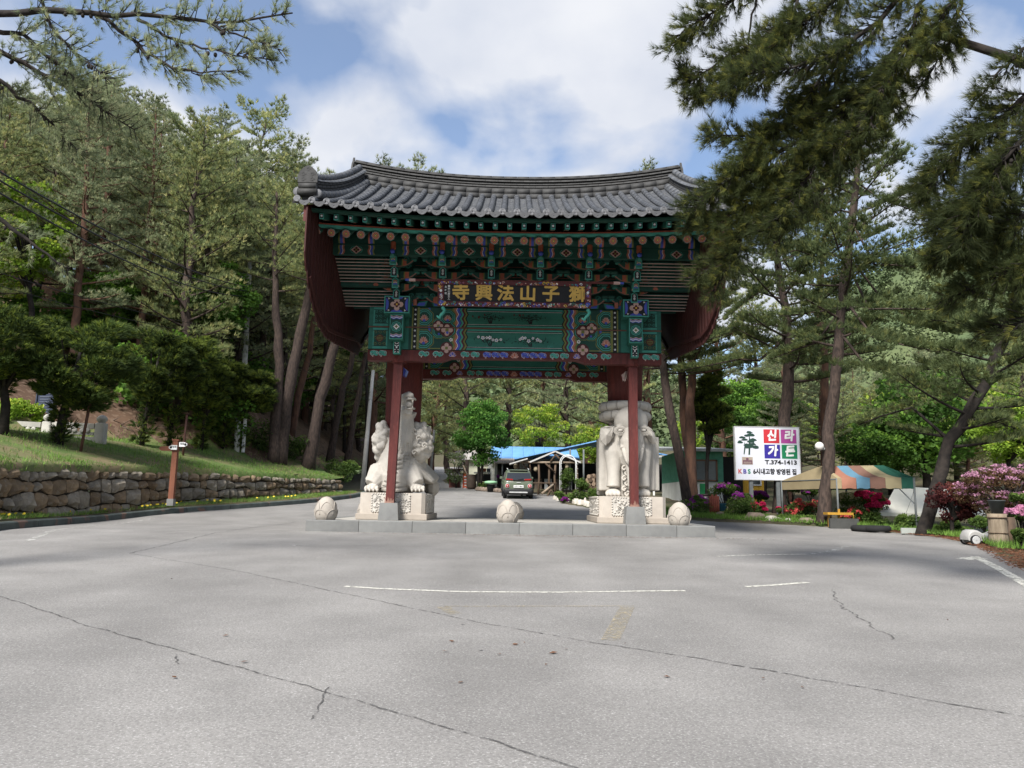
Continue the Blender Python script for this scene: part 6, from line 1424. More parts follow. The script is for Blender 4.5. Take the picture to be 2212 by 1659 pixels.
# ---- near pines whose branches hang into the picture
def near_tree(label, trunk, bands, seed, mats, Ln=.13, k=26, young=.35):
    global rng
    rng = np.random.default_rng(seed); r_ = random.Random(seed); loc = np.array(trunk[0]); t = thing('overhanging_pine', label, 'pine tree', loc)
    tr = np.array(trunk) - loc; m = MB(); m.tube(tr, np.linspace(.34, .14, len(tr)), 12); m.build('trunk', BARK, None, pivot=(0, 0, 0)).parent = t
    for bi, (pts, Y0, Y1, wid, n, r0, conn, ver) in enumerate(bands):
        B = np.array([at(x, y, Y0 + (Y1 - Y0) * i / (len(pts) - 1)) for i, (x, y) in enumerate(pts)]) - loc; wd = wid * Y0 / 1662
        cu = np.concatenate([[0], np.cumsum(np.linalg.norm(np.diff(B, axis=0), axis=1))]); T = cu / cu[-1]; sp = lambda s: np.stack([np.interp(s, T, B[:, i]) for i in range(3)], -1)
        m = MB(); ss = np.linspace(0, 1, 14); Q = sp(ss); Q[1:-1] += rng.normal(0, .018, (12, 3)); Rr = r0 * (1 - .82 * ss)
        if conn is not None:
            a = tr[0] + (tr[-1] - tr[0]) * conn; Q = np.vstack([a, (a * .5 + Q[0] * .5) + np.array([0, 0, .15]), Q]); Rr = np.concatenate([[r0 * 1.6, r0 * 1.15], Rr])
        m.tube(Q, Rr, 7)
        # side twigs, each carrying brushes of needles
        P, D = [], []; nt = n
        for j in range(nt):
            s = r_.uniform(.04 if conn is None else .10, 1.0) ** .8; p = sp(np.array(s)); tg = nrm(sp(np.array(min(s + .03, 1.0))) - sp(np.array(max(s - .03, 0)))); sd = nrm(np.cross(tg, unit(1)[0])); l = wd * r_.uniform(.35, 1.0) * (1.1 - .55 * s)
            d = nrm(sd * 1.0 + tg * r_.uniform(.5, 1.1) + np.array([0, 0, ver])); e = p + d * l; mid = p + d * l * .5 + np.array([0, 0, -.03 * l]); m.tube([p, mid, e], [.008, .006, .003], 4, 0, False)
            nb_ = max(3, int(l / .055)); 
            for q in range(nb_):
                f = (q + 1) / nb_
                if f < .25: continue
                w = p + (e - p) * f + rng.normal(0, .012, 3); P.append(w); D.append(nrm(d + np.array([0, 0, .25]) + .3 * rng.normal(size=3)))
        m.build('branch', BARK_DARK, None, pivot=(0, 0, 0)).parent = t
        P, D = np.array(P), np.array(D); y = rng.random(len(P)) < young
        link_mesh('needle_spray', tri_mesh('needle_spray', [tufts(P[~y], D[~y], k, Ln, .0050, .62), tufts(P[y], D[y], k, Ln * .9, .0050, .5)], mats), t)
        # a few cones
        for q in range(3):
            s = r_.uniform(.2, .8); p = sp(np.array(s)); m = MB(); m.ball(p + np.array([r_.uniform(-.06, .06), 0, -.06]), (.025, .025, .034), 0, 7, 5); m.build('cone', BARK_DARK, None, pivot=(0, 0, 0)).parent = t
    return t
LB = [([(-60, 40), (0, 30), (99, 20), (185, 25), (264, 33), (357, 33), (456, 50), (516, 46), (632, 28)], 10, 9.2, 75, 105, .055, .62, .25), ([(215, 36), (281, 79), (331, 122), (374, 149), (440, 162), (525, 150)], 9.8, 9.3, 70, 85, .03, None, .25), ([(298, 43), (364, 79), (413, 99), (479, 112), (590, 130)], 9.7, 9.2, 62, 80, .025, None, .25), ([(456, 50), (516, 73), (608, 109)], 9.3, 9.1, 50, 46, .018, None, .25),
      ([(83, -20), (116, 73), (185, 132), (250, 185)], 9.8, 9.8, 85, 70, .025, None, .2), ([(-40, 60), (0, 66), (66, 83), (96, 116), (198, 198)], 10, 10.2, 90, 95, .04, .55, .2), ([(-60, 80), (0, 109), (99, 165), (185, 211), (290, 280)], 10.5, 10.8, 105, 120, .045, .5, .2), ([(-60, 140), (0, 175), (99, 251), (172, 330)], 10.6, 11, 105, 95, .04, .45, .15), ([(-80, 420), (0, 470), (60, 520), (150, 580)], 11, 11.4, 80, 26, .05, .3, .1)]
near_tree('near pine at the left reaching long branches into the upper left sky', [(-9.5, 9.4, terrain(-9.5, 9.4)), (-9.3, 9.6, 4), (-9.0, 9.8, 8), (-8.7, 10, 12)], [(*b[:4], int(b[4] * .72), *b[5:]) for b in LB], 401, NEEDLE_B, .125, 22, .25)
RB = [([(1700, -90), (1640, -60), (1560, 20), (1480, 60), (1450, 105)], 10.2, 10.6, 90, 130, .035, .75, -.1), ([(1700, 40), (1640, 90), (1560, 130), (1500, 172), (1470, 165)], 10.4, 10.8, 75, 110, .03, None, -.1), ([(1660, 130), (1600, 160), (1530, 200), (1485, 215)], 10.6, 10.9, 65, 90, .022, None, -.1), ([(2060, -90), (1960, -20), (1880, 60), (1800, 120), (1700, 150), (1590, 160)], 9.3, 9.9, 90, 230, .05, .7, .1),
      ([(1980, 60), (1900, 150), (1820, 230), (1740, 300), (1650, 350), (1560, 400), (1500, 450)], 9.6, 11, 105, 300, .05, .6, .0), ([(1900, 60), (1850, 100), (1780, 200), (1700, 280), (1620, 300), (1530, 290)], 9.9, 10.8, 85, 200, .035, None, .0), ([(1840, 270), (1760, 330), (1700, 380), (1620, 430), (1560, 480), (1495, 478)], 10.2, 11.2, 90, 210, .03, None, .0), ([(1740, 370), (1700, 400), (1620, 480), (1560, 560), (1495, 602)], 10.6, 11.2, 75, 160, .025, None, .0), ([(1680, 420), (1650, 450), (1600, 520), (1560, 600), (1530, 640)], 10.7, 11.1, 70, 120, .02, None, -.1),
      ([(2010, -60), (1990, 0), (1950, 120), (1900, 200), (1880, 270)], 9.2, 9.6, 70, 110, .03, .72, -.3), ([(2090, -40), (2040, 20), (2010, 80), (1985, 130)], 9.0, 9.2, 60, 70, .02, None, -.3), ([(1739, -60), (1707, 60), (1680, 120), (1640, 190)], 10, 10.3, 60, 80, .03, None, -.2), ([(1640, -40), (1629, 0), (1618, 71), (1611, 142), (1600, 200)], 10.4, 10.5, 50, 26, .022, None, -.2), ([(1760, 130), (1718, 192), (1675, 256), (1639, 327), (1597, 350)], 10.3, 10.8, 40, 30, .025, None, 0),
      ([(1860, -60), (1800, 0), (1740, 50), (1660, 70)], 9.7, 10.2, 90, 130, .03, None, .0), ([(1840, 200), (1800, 280), (1760, 360), (1700, 450), (1660, 500)], 10, 10.6, 85, 150, .025, None, -.1), ([(1960, 100), (1900, 200), (1850, 280), (1800, 330)], 9.6, 10, 85, 130, .025, None, 0), ([(2000, 20), (1930, 190), (1850, 330), (1760, 430), (1670, 530)], 9.8, 10.6, 95, 210, .03, None, -.1), ([(1800, 130), (1740, 220), (1650, 300), (1580, 370)], 10, 10.6, 85, 150, .025, None, -.1), ([(2080, -20), (2050, 90), (1985, 190)], 9.2, 9.6, 75, 80, .02, None, -.3), ([(1760, 20), (1690, 90), (1610, 130), (1560, 210)], 10, 10.5, 80, 120, .02, None, -.1)]
near_tree('big dark pine whose drooping branches hang over the right end of the roof', [(8.2, 8.6, terrain(8.2, 8.6)), (8.0, 8.6, 3), (7.6, 8.7, 6), (7.0, 8.9, 9.5)], RB, 402, NEAR, .155, 26, .24)
RB2 = [([(2290, 150), (2230, 200), (2150, 260), (2060, 330), (1990, 425)], 8.6, 9.6, 120, 230, .05, .6, -.1), ([(2290, 300), (2230, 330), (2120, 420), (2020, 490)], 8.6, 9.4, 120, 210, .04, .5, -.1), ([(2290, 420), (2230, 450), (2120, 520), (2010, 565)], 8.7, 9.6, 105, 190, .04, .42, 0), ([(2290, 540), (2230, 560), (2130, 610), (2040, 640)], 8.8, 9.6, 95, 130, .035, .35, 0), ([(2260, 60), (2212, 105), (2150, 170), (2110, 215)], 8.6, 9, 60, 46, .03, .7, 0), ([(2300, 240), (2220, 290), (2160, 360), (2100, 450), (2080, 520)], 8.4, 9, 110, 200, .04, None, -.2), ([(2300, 640), (2200, 700), (2110, 720)], 9, 9.8, 85, 70, .03, .3, 0)]
near_tree('dark pine at the right edge with shaggy hanging needles', [(7.4, 7.2, terrain(7.4, 7.2)), (7.3, 7.2, 3), (7.1, 7.3, 5.5), (6.9, 7.4, 8)], RB2, 403, NEAR, .155, 24, .15)

# ---- yews on the bank
def bushy(seed, blobs, nleaf, size, mats, young=.3, up=.9, asp=.5, flat=.55, topyoung=True):
    """leaf crown from overlapping clumps (x, y, z, r)"""
    global rng
    rng = np.random.default_rng(seed); A, Bq = [], []
    tot = sum(b[3] ** 2 for b in blobs)
    for x, y, z, r in blobs:
        n = max(8, int(nleaf * r * r / tot)); u = unit(n); rad = rng.uniform(.25, 1.05, (n, 1)) ** .45; p = np.array([x, y, z]) + u * rad * r * np.array([1, 1, flat]); hi = (u[:, 2] * rad[:, 0] > .35) if topyoung else np.ones(n, bool); yy = hi & (rng.random(n) < young * (2 if topyoung else 1)); A.append(p[~yy]); Bq.append(p[yy])
    A, Bq = np.concatenate(A), np.concatenate(Bq); return quad_mesh('crown', [leaves(A, size, up, asp), leaves(Bq, size, up, asp)], mats)
def yewcrown(seed, blobs, n, yg=.22):
    global rng
    rng = np.random.default_rng(seed); P, D = [], []; tot = sum(b[3] ** 2 for b in blobs)
    for x, y, z, r in blobs:
        k = max(10, int(n * r * r / tot)); u = unit(k); q = rng.uniform(.2, 1.05, (k, 1)) ** .5; P.append(np.array([x, y, z]) + u * q * r * [1.1, 1.1, .45]); D.append(norm_(u * [1, 1, .25] + np.array([x, y, 0]) * .35 + np.array([0, 0, .35])))
    P, D = np.concatenate(P), np.concatenate(D); y = rng.random(len(P)) < np.clip(yg + .3 * (D[:, 2] > .3), 0, 1)
    return tri_mesh('crown', [tufts(P[~y], D[~y], 8, .26, .036, .42), tufts(P[y], D[y], 8, .24, .034, .4)], YEW)
def tree_blobs(seed, cx, cz, rx, rz_, n, r, shell=.75):
    r_ = np.random.default_rng(seed); u = r_.normal(size=(n, 3)); u /= np.linalg.norm(u, axis=1)[:, None]; q = r_.uniform(.2, 1, (n, 1)) ** (1 - shell + .12); p = u * q * np.array([rx, rx, rz_]) + np.array([cx, 0, cz]); return [(*a, r * r_.uniform(.6, 1.25)) for a in p]
def yew(label, base, Yd, cpx, hpx, seed, lean=0, nleaf=9000, low=True):
    p = at(base[0], base[1], Yd); z = terrain(p[0], p[1]); loc = np.array([p[0], p[1], z]); s = Yd / 1662
    cx = (cpx[0] + cpx[1]) / 2; c = at(cx, (hpx[0] + hpx[1]) / 2, Yd) - loc; rx = (cpx[1] - cpx[0]) / 2 * s; rz2 = (hpx[1] - hpx[0]) / 2 * s
    bl = tree_blobs(seed, c[0], c[2], rx * .9, rz2 * .9, 46, .36 * min(rx, 2.2) ** .6, .7)
    if low: r_ = random.Random(seed); bl += [(r_.uniform(-.25, .25) + c[0] * .2, r_.uniform(-.2, .2), .15 + .17 * k, .24) for k in range(10)]
    m = MB(); m.tube([(0, 0, -.3), (c[0] * .15 + lean, 0, c[2] * .35), (c[0] * .6 + lean, 0, c[2] * .75), (c[0], 0, c[2] + rz2 * .3)], [.16 * max(.6, rx / 2), .13 * max(.6, rx / 2), .10, .03], 9)
    for k in range(8): a = k * .8; m.tube([(c[0] * .4 + lean, 0, c[2] * .5), (c[0] * .7 + rx * .3 * math.cos(a), rx * .3 * math.sin(a), c[2] * .8), (c[0] + rx * .7 * math.cos(a), rx * .7 * math.sin(a), c[2] + rz2 * .2 * math.sin(a * 3))], [.06, .045, .015], 6, 0, False)
    return plant('yew_tree', label, 'yew tree', loc, m, BARK_DARK, yewcrown(seed, bl, int(nleaf * .5), .12 if seed < 504 else .42), 'yews in a row on the grassy bank')
yew('broad dark yew at the left edge with a leaning trunk', (8, 940), 26, (-150, 130), (640, 870), 501, .05, 12000, False)
yew('widest dark yew standing in front of the balustrade', (126, 952), 27.5, (40, 312), (650, 895), 502, 0, 15000)
yew('yew with shoots round its foot, second of the row', (305, 964), 33, (275, 412), (690, 885), 503, 0, 9000)
yew('slim yew close behind the second one', (364, 955), 34.5, (345, 466), (705, 880), 504, 0, 7500)
yew('small yew with a pale top beside the white marker post', (436, 955), 36.5, (405, 500), (775, 900), 505, 0, 6500)
yew('narrow young yew between two others near the wall end', (481, 962), 38, (450, 540), (770, 890), 506, 0, 6000)
yew('rightmost yew with light green branch ends', (511, 965), 38.6, (490, 592), (785, 900), 507, 0, 6500)
p = at(1526, 1064, 36); yw = yew('dark tall yew right of the elephant in front of the green house', (1526, 1064), 36, (1495, 1575), (790, 960), 508, 0, 9000, False); yw['group'] = 'dark evergreens'
# ---- broadleaf trees
def broad(name, label, px, Y, cpx, hpx, seed, mats, nleaf, size, r=.6, nb=60, bark=BARK_DARK, group=None, young=.35, stems=1, flat=.7, bp=None):
    p = at(px, 1060, Y); z = terrain(p[0], p[1]); loc = np.array([p[0], Y, z]); s = Y / 1662; c = at((cpx[0] + cpx[1]) / 2, (hpx[0] + hpx[1]) / 2, Y) - loc; rx = (cpx[1] - cpx[0]) / 2 * s; rz2 = (hpx[1] - hpx[0]) / 2 * s
    bl = tree_blobs(seed, c[0], c[2], rx * .85, rz2 * .85, nb, r, .8); m = MB(); r_ = random.Random(seed)
    for q in range(stems): o = (q - (stems - 1) / 2) * .25; m.tube([(o * .3, 0, -.3), (o + c[0] * .2, .05 * q, c[2] * .45), (o * 2 + c[0] * .8, 0, c[2])], [.13 * max(.5, rx / 2.2), .11 * max(.5, rx / 2.2), .04], 8)
    for b in bl[::3]: m.tube([(c[0] * .3, 0, max(.3, c[2] - rz2 * .9)), (c[0] * .6 + b[0] * .4, b[1] * .5, (c[2] + b[2]) / 2 - .2), b[:3]], [.05, .03, .008], 5, 0, False)
    return plant(name, label, 'tree', loc, m, bark, bushy(seed, bl, nleaf, size, mats, young, .8, .7, flat), group)
broad('maple_tree', 'bright green rounded maple left of the blue roof, seen through the gate', 1036, 51, (980, 1106), (858, 1005), 601, MAPLE, 11000, .17, .55, 70, stems=2)
broad('yellow_green_tree', 'yellow green airy tree behind the blue roof', 1160, 62, (1095, 1235), (855, 1000), 602, LIME, 7000, .17, .5, 60, stems=2, young=.5)
broad('lilac_bush', 'small lilac tree with pale blossom beside the orange board', 985, 54, (962, 1012), (965, 1050), 603, [leafm('grey_leaves', (.16, .20, .10), (.10, .14, .06)), leafm('lilac_blossom', (.42, .34, .42), (.34, .27, .34))], 2600, .11, .3, 30, young=.22)
broad('lime_tree', 'lime green tree behind the elephant statue', 1290, 58, (1225, 1340), (905, 1010), 604, LIME, 6000, .17, .5, 46)
broad('woodland_tree', 'fresh green tree hanging over the litter slope left of the gate', 790, 56, (700, 870), (560, 790), 605, WOODG, 12000, .20, .7, 60)
broad('woodland_tree', 'fresh green tree between the leaning trunks and the gable board', 740, 62, (660, 800), (600, 760), 606, WOODG, 9000, .20, .7, 50)
broad('woodland_tree', 'bright lime tree behind the wires at the left edge', 40, 34, (-90, 150), (340, 660), 607, LIME, 9000, .18, .55, 60, young=.25)
broad('woodland_tree', 'green undergrowth tree between the left pines', 470, 40, (380, 560), (560, 740), 608, WOODG, 7000, .2, .6, 40)
broad('woodland_tree', 'light green tree behind the yews', 230, 40, (120, 330), (560, 760), 609, WOODG, 7000, .2, .6, 40)
broad('garden_tree', 'pale green tree behind the dark yew right of the elephant', 1590, 50, (1540, 1670), (800, 960), 610, WOODG, 8000, .18, .6, 50, young=.5)
broad('garden_tree', 'green tree behind the billboard top', 1650, 46, (1600, 1750), (850, 960), 611, WOODG, 7000, .18, .55, 50)
broad('garden_tree', 'lime green tree at the right edge behind the leaning pine', 2170, 38, (2100, 2290), (850, 1010), 612, LIME, 9000, .17, .55, 60, young=.2)
broad('garden_tree', 'green tree behind the striped canopy ridge', 1880, 42, (1800, 1990), (900, 1020), 613, WOODG, 8000, .18, .55, 56)
broad('garden_tree', 'olive green tree behind the leaning pine', 2040, 44, (1960, 2110), (860, 1000), 614, WOODG, 7000, .18, .55, 50)
CH = [leafm('cherry_leaves', (.10, .06, .03), (.07, .05, .025)), leafm('pink_cherry_blossom', (.60, .32, .44), (.48, .23, .34))]
broad('cherry_tree', 'double-flowered cherry full of pink blossom at the right edge', 2150, 21.5, (2070, 2300), (1000, 1120), 615, CH, 9000, .075, .22, 90, young=.5)
broad('red_maple', 'wine red Japanese maple under the pink cherry', 2050, 23, (2010, 2110), (1035, 1130), 616, WINE, 5000, .085, .22, 50)
broad('lime_bush', 'lime hedge on the bank behind the balustrade', 40, 31, (-60, 95), (860, 945), 617, LIME, 5000, .14, .35, 40, young=.2)
# ---- far wooded hills on the right and straight behind
FAR = pm('far_forest_green', (.075, .110, .048), (.125, .155, .066), .05, .9, coords='World', island=.5)
def hill(name, label, cx, cy, rx, ry, h, n, seed, size):
    r_ = np.random.default_rng(seed); gxh = np.linspace(-1, 1, 34); V = []
    def hz_(u, v): return h * max(0, 1 - (u * u + v * v)) ** 1.2 * (1 + .14 * noise.noise(Vector((u * 3, v * 3, seed)))) - 4
    for v in gxh:
        for u in gxh: V.append((cx + u * rx, cy + v * ry, hz_(u, v)))
    Fh = [(j * 34 + i, j * 34 + i + 1, j * 34 + 35 + i, j * 34 + 34 + i) for j in range(33) for i in range(33)]
    o = link_mesh(name, raw_mesh(name, V, np.array(Fh), FAR, smooth=True)); tag(o, label, kind='structure')
    u = r_.uniform(-.95, .95, n); v = r_.uniform(-.98, .25, n); P = np.array([(cx + a * rx, cy + b * ry, hz_(a, b)) for a, b in zip(u, v)]); k = 26
    s = size * r_.uniform(.6, 1.3, n); Pn = np.repeat(P, k, 0); q = r_.normal(size=(n * k, 3)); q /= np.linalg.norm(q, axis=1)[:, None]; Pn = Pn + q * np.repeat(s, k)[:, None] * [.55, .55, .8] + np.array([0, 0, 1.0]) * np.repeat(s * .5, k)[:, None]
    global rng
    rng = np.random.default_rng(seed); me = quad_mesh('forest', [leaves(Pn, size * .36, 1.0, .8)], [FAR]); f = link_mesh('forest', me); tag(f, 'dense mixed forest covering the far hill', kind='stuff')
hill('far_hill', 'rounded forested hill behind the pines on the right', 195, 330, 130, 170, 112, 7000, 1, 3.0)
hill('far_hill', 'long low forested ridge behind the gate', 20, 330, 170, 130, 62, 3600, 2, 4.2)
hill('far_hill', 'nearer forested foothill at the right', 95, 150, 60, 60, 19, 6500, 3, 1.7)

# undergrowth on the slope: copies of one woodland bush
src = bushy(777, tree_blobs(777, 0, 1.5, 1.5, 1.2, 26, .6), 2600, .2, WOODG, .4, .8, .7, .7); pr = random.Random(5); k = 0
while k < 30:
    yy = pr.uniform(32, 75); xx = pr.uniform(-38, -10)
    if not left_of_foot(xx, yy): continue
    d, p = seg_dist(np.array([[xx, yy]]), FOOT); d = d[0] - np.interp(p[0], np.arange(len(FLAT)), FLAT); px = 1106 + xx * 1662 / yy
    if d < .5 or d > 16 or px < -60 or px > 840 or (560 < px and d < 5): continue
    m = MB(); m.tube([(0, 0, -.3), (.1, 0, .6), (0, 0, 1.5)], [.07, .05, .02], 6); lab = 'leafy undergrowth shrub %s, %s' % ('behind the broad yews' if px < 190 else 'behind the second yew' if px < 340 else 'behind the small yews' if px < 600 else 'near the gable board', 'close to the bank' if d < 4 else 'on the lower slope' if d < 9 else 'further up the slope')
    t = plant('woodland_shrub', lab, 'shrub', (xx, yy, terrain(xx, yy)), m, BARK_DARK, src, 'undergrowth shrubs on the left slope', 'foliage', 'stem'); q = pr.uniform(.7, 1.5); t.scale = (q, q, q * pr.uniform(.7, 1.2)); t.rotation_euler = (0, 0, pr.uniform(0, 6)); k += 1

lm2 = bushy(778, tree_blobs(778, 0, 3.4, 1.9, 1.9, 40, .75), 4200, .24, LIME, .3, .8, .7, .7); wm2 = bushy(779, tree_blobs(779, 0, 3.6, 2.1, 2.1, 44, .8), 4600, .24, WOODG, .35, .8, .7, .7)
tm = MB(); tm.tube([(0, 0, -.4), (.1, 0, 1.8), (0, 0, 4)], [.16, .12, .03], 7); tmo = tm.build('trunk', BARK_DARK, None, pivot=(0, 0, 0)); tme = tmo.data; bpy.data.objects.remove(tmo); k = 0; pr = random.Random(8)
while k < 54:
    yy = pr.uniform(42, 105); px = pr.uniform(1480, 2320); xx = (px - 1104) * yy / 1662
    if yy < 50 and px < 1700: continue
    where = 'behind the green house' if px < 1600 else 'behind the billboard' if px < 1760 else 'behind the striped canopy' if px < 1960 else 'behind the leaning pine' if px < 2110 else 'beyond the cherry at the right edge'; far = 'in the nearer row' if yy < 58 else 'in the middle rows' if yy < 80 else 'in the far rows'; kind = k % 5
    if kind in (0, 3): put_pine(k % 6, xx, yy, pr.uniform(.45, .7), pr.uniform(0, 6), 'green pine %s, %s' % (where, far), 'trees beyond the garden')
    else:
        t = thing('woodland_tree', '%s leafy tree %s, %s' % ('lime green' if kind == 1 else 'fresh green', where, far), 'tree', (xx, yy, terrain(xx, yy) - .1), 'trees beyond the garden'); q = pr.uniform(.8, 1.35); t.scale = (q, q, q); t.rotation_euler = (0, 0, pr.uniform(0, 6)); link_mesh('trunk', tme, t); link_mesh('crown', lm2 if kind == 1 else wm2, t)
    k += 1
# ================================================================== THINGS ROUND THE GATE
def Bc(x, y, Y): return at(905.2 + x * .19842, 822.9 + y * .19842, Y)       # grids of enlarged details
def Rc(x, y, Y): return at(1481.2 + x * .18192, 877.8 + y * .18192, Y)
def Sc(x, y, Y): return at(1755.5 + x * .24806, 877.8 + y * .24806, Y)
def Lc(x, y, Y): return at(x * .21493, 822.9 + y * .21493, Y)
def gz(x, y): return terrain(x, y)
BLUEROOF = pm('blue_sheet_roof', (.16, .36, .66), (.12, .28, .55), 1.2, .45, spec=.5, rnd=.05); WALLW = pm('off_white_wall', (.62, .62, .58), (.50, .50, .46), 1.5, .85); CREAM = pm('cream_wall', (.58, .58, .44), (.48, .48, .37), 1.4, .85)
GLASS = pm('dark_window_glass', (.05, .06, .06), (.035, .04, .045), 2, .12, spec=.6); BROWNF = flatm('brown_window_frame', (.17, .09, .055)); PLW = flatm('white_plastic', (.78, .78, .76)); GREYP = pm('grey_panel', (.36, .37, .36), (.28, .29, .28), 2, .7)
# ---------------- restaurant with blue roof
g0 = Bc(1100, 1150, 56); rest = thing('restaurant', 'low restaurant building with a pale blue sheet roof, left of the timber shelter', 'building', (g0[0], 56, gz(g0[0], 56)))
zb = gz(g0[0], 56) - .2
A, B_ = Bc(795, 835, 55), Bc(1500, 850, 55); R1, R2 = Bc(822, 705, 58.2), Bc(1512, 728, 58.2); ze, zr = (A[2] + B_[2]) / 2, (R1[2] + R2[2]) / 2
xa, xb = A[0] + .2, B_[0] + 1.5
m = MB(); m.span((xa, 55.6, zb), (xb, 60.8, ze)); m.prism([(55.6, ze), (60.8, ze), (58.2, zr - .12)], (xa, 0, 0), EY, EZX, (.12, 0, 0)); m.build('wall', WALLW, rest)
npan = 8
for side in (1, -1):
    for k in range(npan):
        x0 = xa - .35 + (xb - xa + .5) * k / npan; x1 = xa - .35 + (xb - xa + .5) * (k + 1) / npan - .015; ye = 55.0 if side > 0 else 61.4; m = MB()
        m.add([(x0, ye, ze), (x1, ye, ze), (x1, 58.2, zr), (x0, 58.2, zr), (x0, ye, ze - .06), (x1, ye, ze - .06), (x1, 58.2, zr - .06), (x0, 58.2, zr - .06)], [(0, 1, 2, 3), (7, 6, 5, 4), (4, 5, 1, 0), (6, 7, 3, 2), (5, 6, 2, 1), (7, 4, 0, 3)]); m.build('roof_sheet', BLUEROOF, rest)
m = MB(); m.span((xa - .4, 54.95, ze - .22), (xb + .1, 55.05, ze - .03)); m.build('eave_board', flatm('pale_eave_board', (.50, .48, .44)), rest)
for k in range(5): x = Bc(750 + 17 * k, 900, 55.4)[0]; m = MB(); m.span((x, 55.38, zb), (x + .10, 55.46, ze - .25)); m.build('wall_panel', GREYP, rest)
m = MB(); m.span((Bc(840, 900, 55)[0], 55.5, zb), (Bc(1060, 900, 55)[0], 55.62, Bc(900, 900, 55)[2])); m.build('opening_shade_panel', DARK, rest)  # flat panel on the wall, its near-black colour painted as porch shade
m = MB(); P = Bc(825, 890, 54.6); m.span((P[0], 54.5, zb), (P[0] + .18, 54.7, ze - .3)); m.build('pillar', WALLW, rest)
a, b = Bc(832, 875, 54), Bc(1050, 880, 54); 
for k in range(9): x = a[0] + (b[0] - a[0]) * k / 9; m = MB(); m.bar((x, 53.6, a[2] - .15), (x, 55.2, a[2] + .25), (b[0] - a[0]) / 9 * .92, .04); m.build('awning_sheet', pm('rusty_awning', (.30, .25, .21), (.20, .16, .13), 3, .8), rest)
m = MB(); P = Bc(905, 1000, 53.8); m.tube([(P[0], 53.8, zb), (P[0], 53.8, a[2] - .1)], .06, 8); m.build('awning_post', GREYP, rest)
# white-roofed shed at its left
g1 = Bc(620, 1000, 61); shed = thing('shed', 'small cream shed with a weathered white roof behind the junk pile', 'shed', (g1[0], 61, gz(g1[0], 61)))
p0, p1 = Bc(500, 850, 60), Bc(720, 850, 60); q0 = Bc(470, 745, 62.5); m = MB(); m.span((p0[0] + .3, 60.4, gz(g1[0], 61) - .2), (p1[0] + 1, 63, p0[2])); m.build('wall', CREAM, shed)
for k in range(6): x = p0[0] - .2 + k * .36; m = MB(); m.add([(x, 59.9, p0[2]), (x + .35, 59.9, p0[2]), (x + .35, 62.6, q0[2]), (x, 62.6, q0[2]), (x, 59.9, p0[2] - .05), (x + .35, 59.9, p0[2] - .05)], [(0, 1, 2, 3), (4, 5, 1, 0)]); m.build('roof_sheet', pm('weathered_white_roof', (.56, .54, .51), (.34, .29, .25), 1.8, .7), shed)
# long blue lean-to on steel posts running behind the elephant
lt = thing('lean_to', 'long open lean-to with a rising blue roof edge behind the elephant statue', 'shelter', (5.0, 50, gz(5, 50)))
E0, E1, E2 = Bc(1040, 842, 51), Bc(1930, 648, 48.5), at(1466, 975, 46.5); zlt = gz(6, 48)
for k in range(16):
    f0, f1 = k / 16, (k + 1) / 16 - .002; p = E0 + (E1 - E0) * f0; q = E0 + (E1 - E0) * f1; m = MB()
    m.add([p, q, q + np.array([0, 6, .1]), p + np.array([0, 6, .1]), p - np.array([0, 0, .07]), q - np.array([0, 0, .07]), q + np.array([0, 6, .03]), p + np.array([0, 6, .03])], [(0, 1, 2, 3), (7, 6, 5, 4), (4, 5, 1, 0), (6, 7, 3, 2)]); m.build('roof_sheet', BLUEROOF, lt)
for k in range(7):
    p = E1 + (np.array([E2[0], 48.2, E1[2] - .9]) - E1) * (k / 7); q = E1 + (np.array([E2[0], 48.2, E1[2] - .9]) - E1) * ((k + 1) / 7 - .003); m = MB(); m.add([p, q, q + np.array([0, 6, .1]), p + np.array([0, 6, .1]), p - np.array([0, 0, .07]), q - np.array([0, 0, .07])], [(0, 1, 2, 3), (4, 5, 1, 0)]); m.build('roof_sheet', BLUEROOF, lt)
for x_, Y in ((1645, 48.6), (1792, 48.6)): P = Bc(x_, 900, Y); m = MB(); m.tube([(P[0], Y, zlt - .2), (P[0], Y, P[2] + .9)], .06, 8); m.build('steel_post', METAL, lt)
m = MB(); m.span((1.2, 53.6, zlt - .3), (11.2, 53.8, zlt + 2.1)); m.build('back_wall', DARK, lt)  # near-black colour stands in for the shade inside the lean-to
for xx in (1412, 1456): P = at(xx, 1000, 46); m = MB(); m.span((P[0] - .05, 46, zlt - .2), (P[0] + .05, 46.1, at(xx, 990, 46)[2])); m.build('white_post', PLW, lt)
m = MB(); P, Q = at(1405, 988, 46), at(1458, 990, 46); m.span((P[0], 46, P[2]), (Q[0], 46.1, P[2] + .12)); m.build('white_beam', PLW, lt)
for k in range(5): P = Bc(1300 + k * 110, 1000, 52); m = MB(); m.box((P[0], 52.5, zlt + .5), (.5, .4, .9)); m.build('stored_box', [pm('stored_brown', (.10, .075, .055), None, 3), GREYP][k % 2], lt)
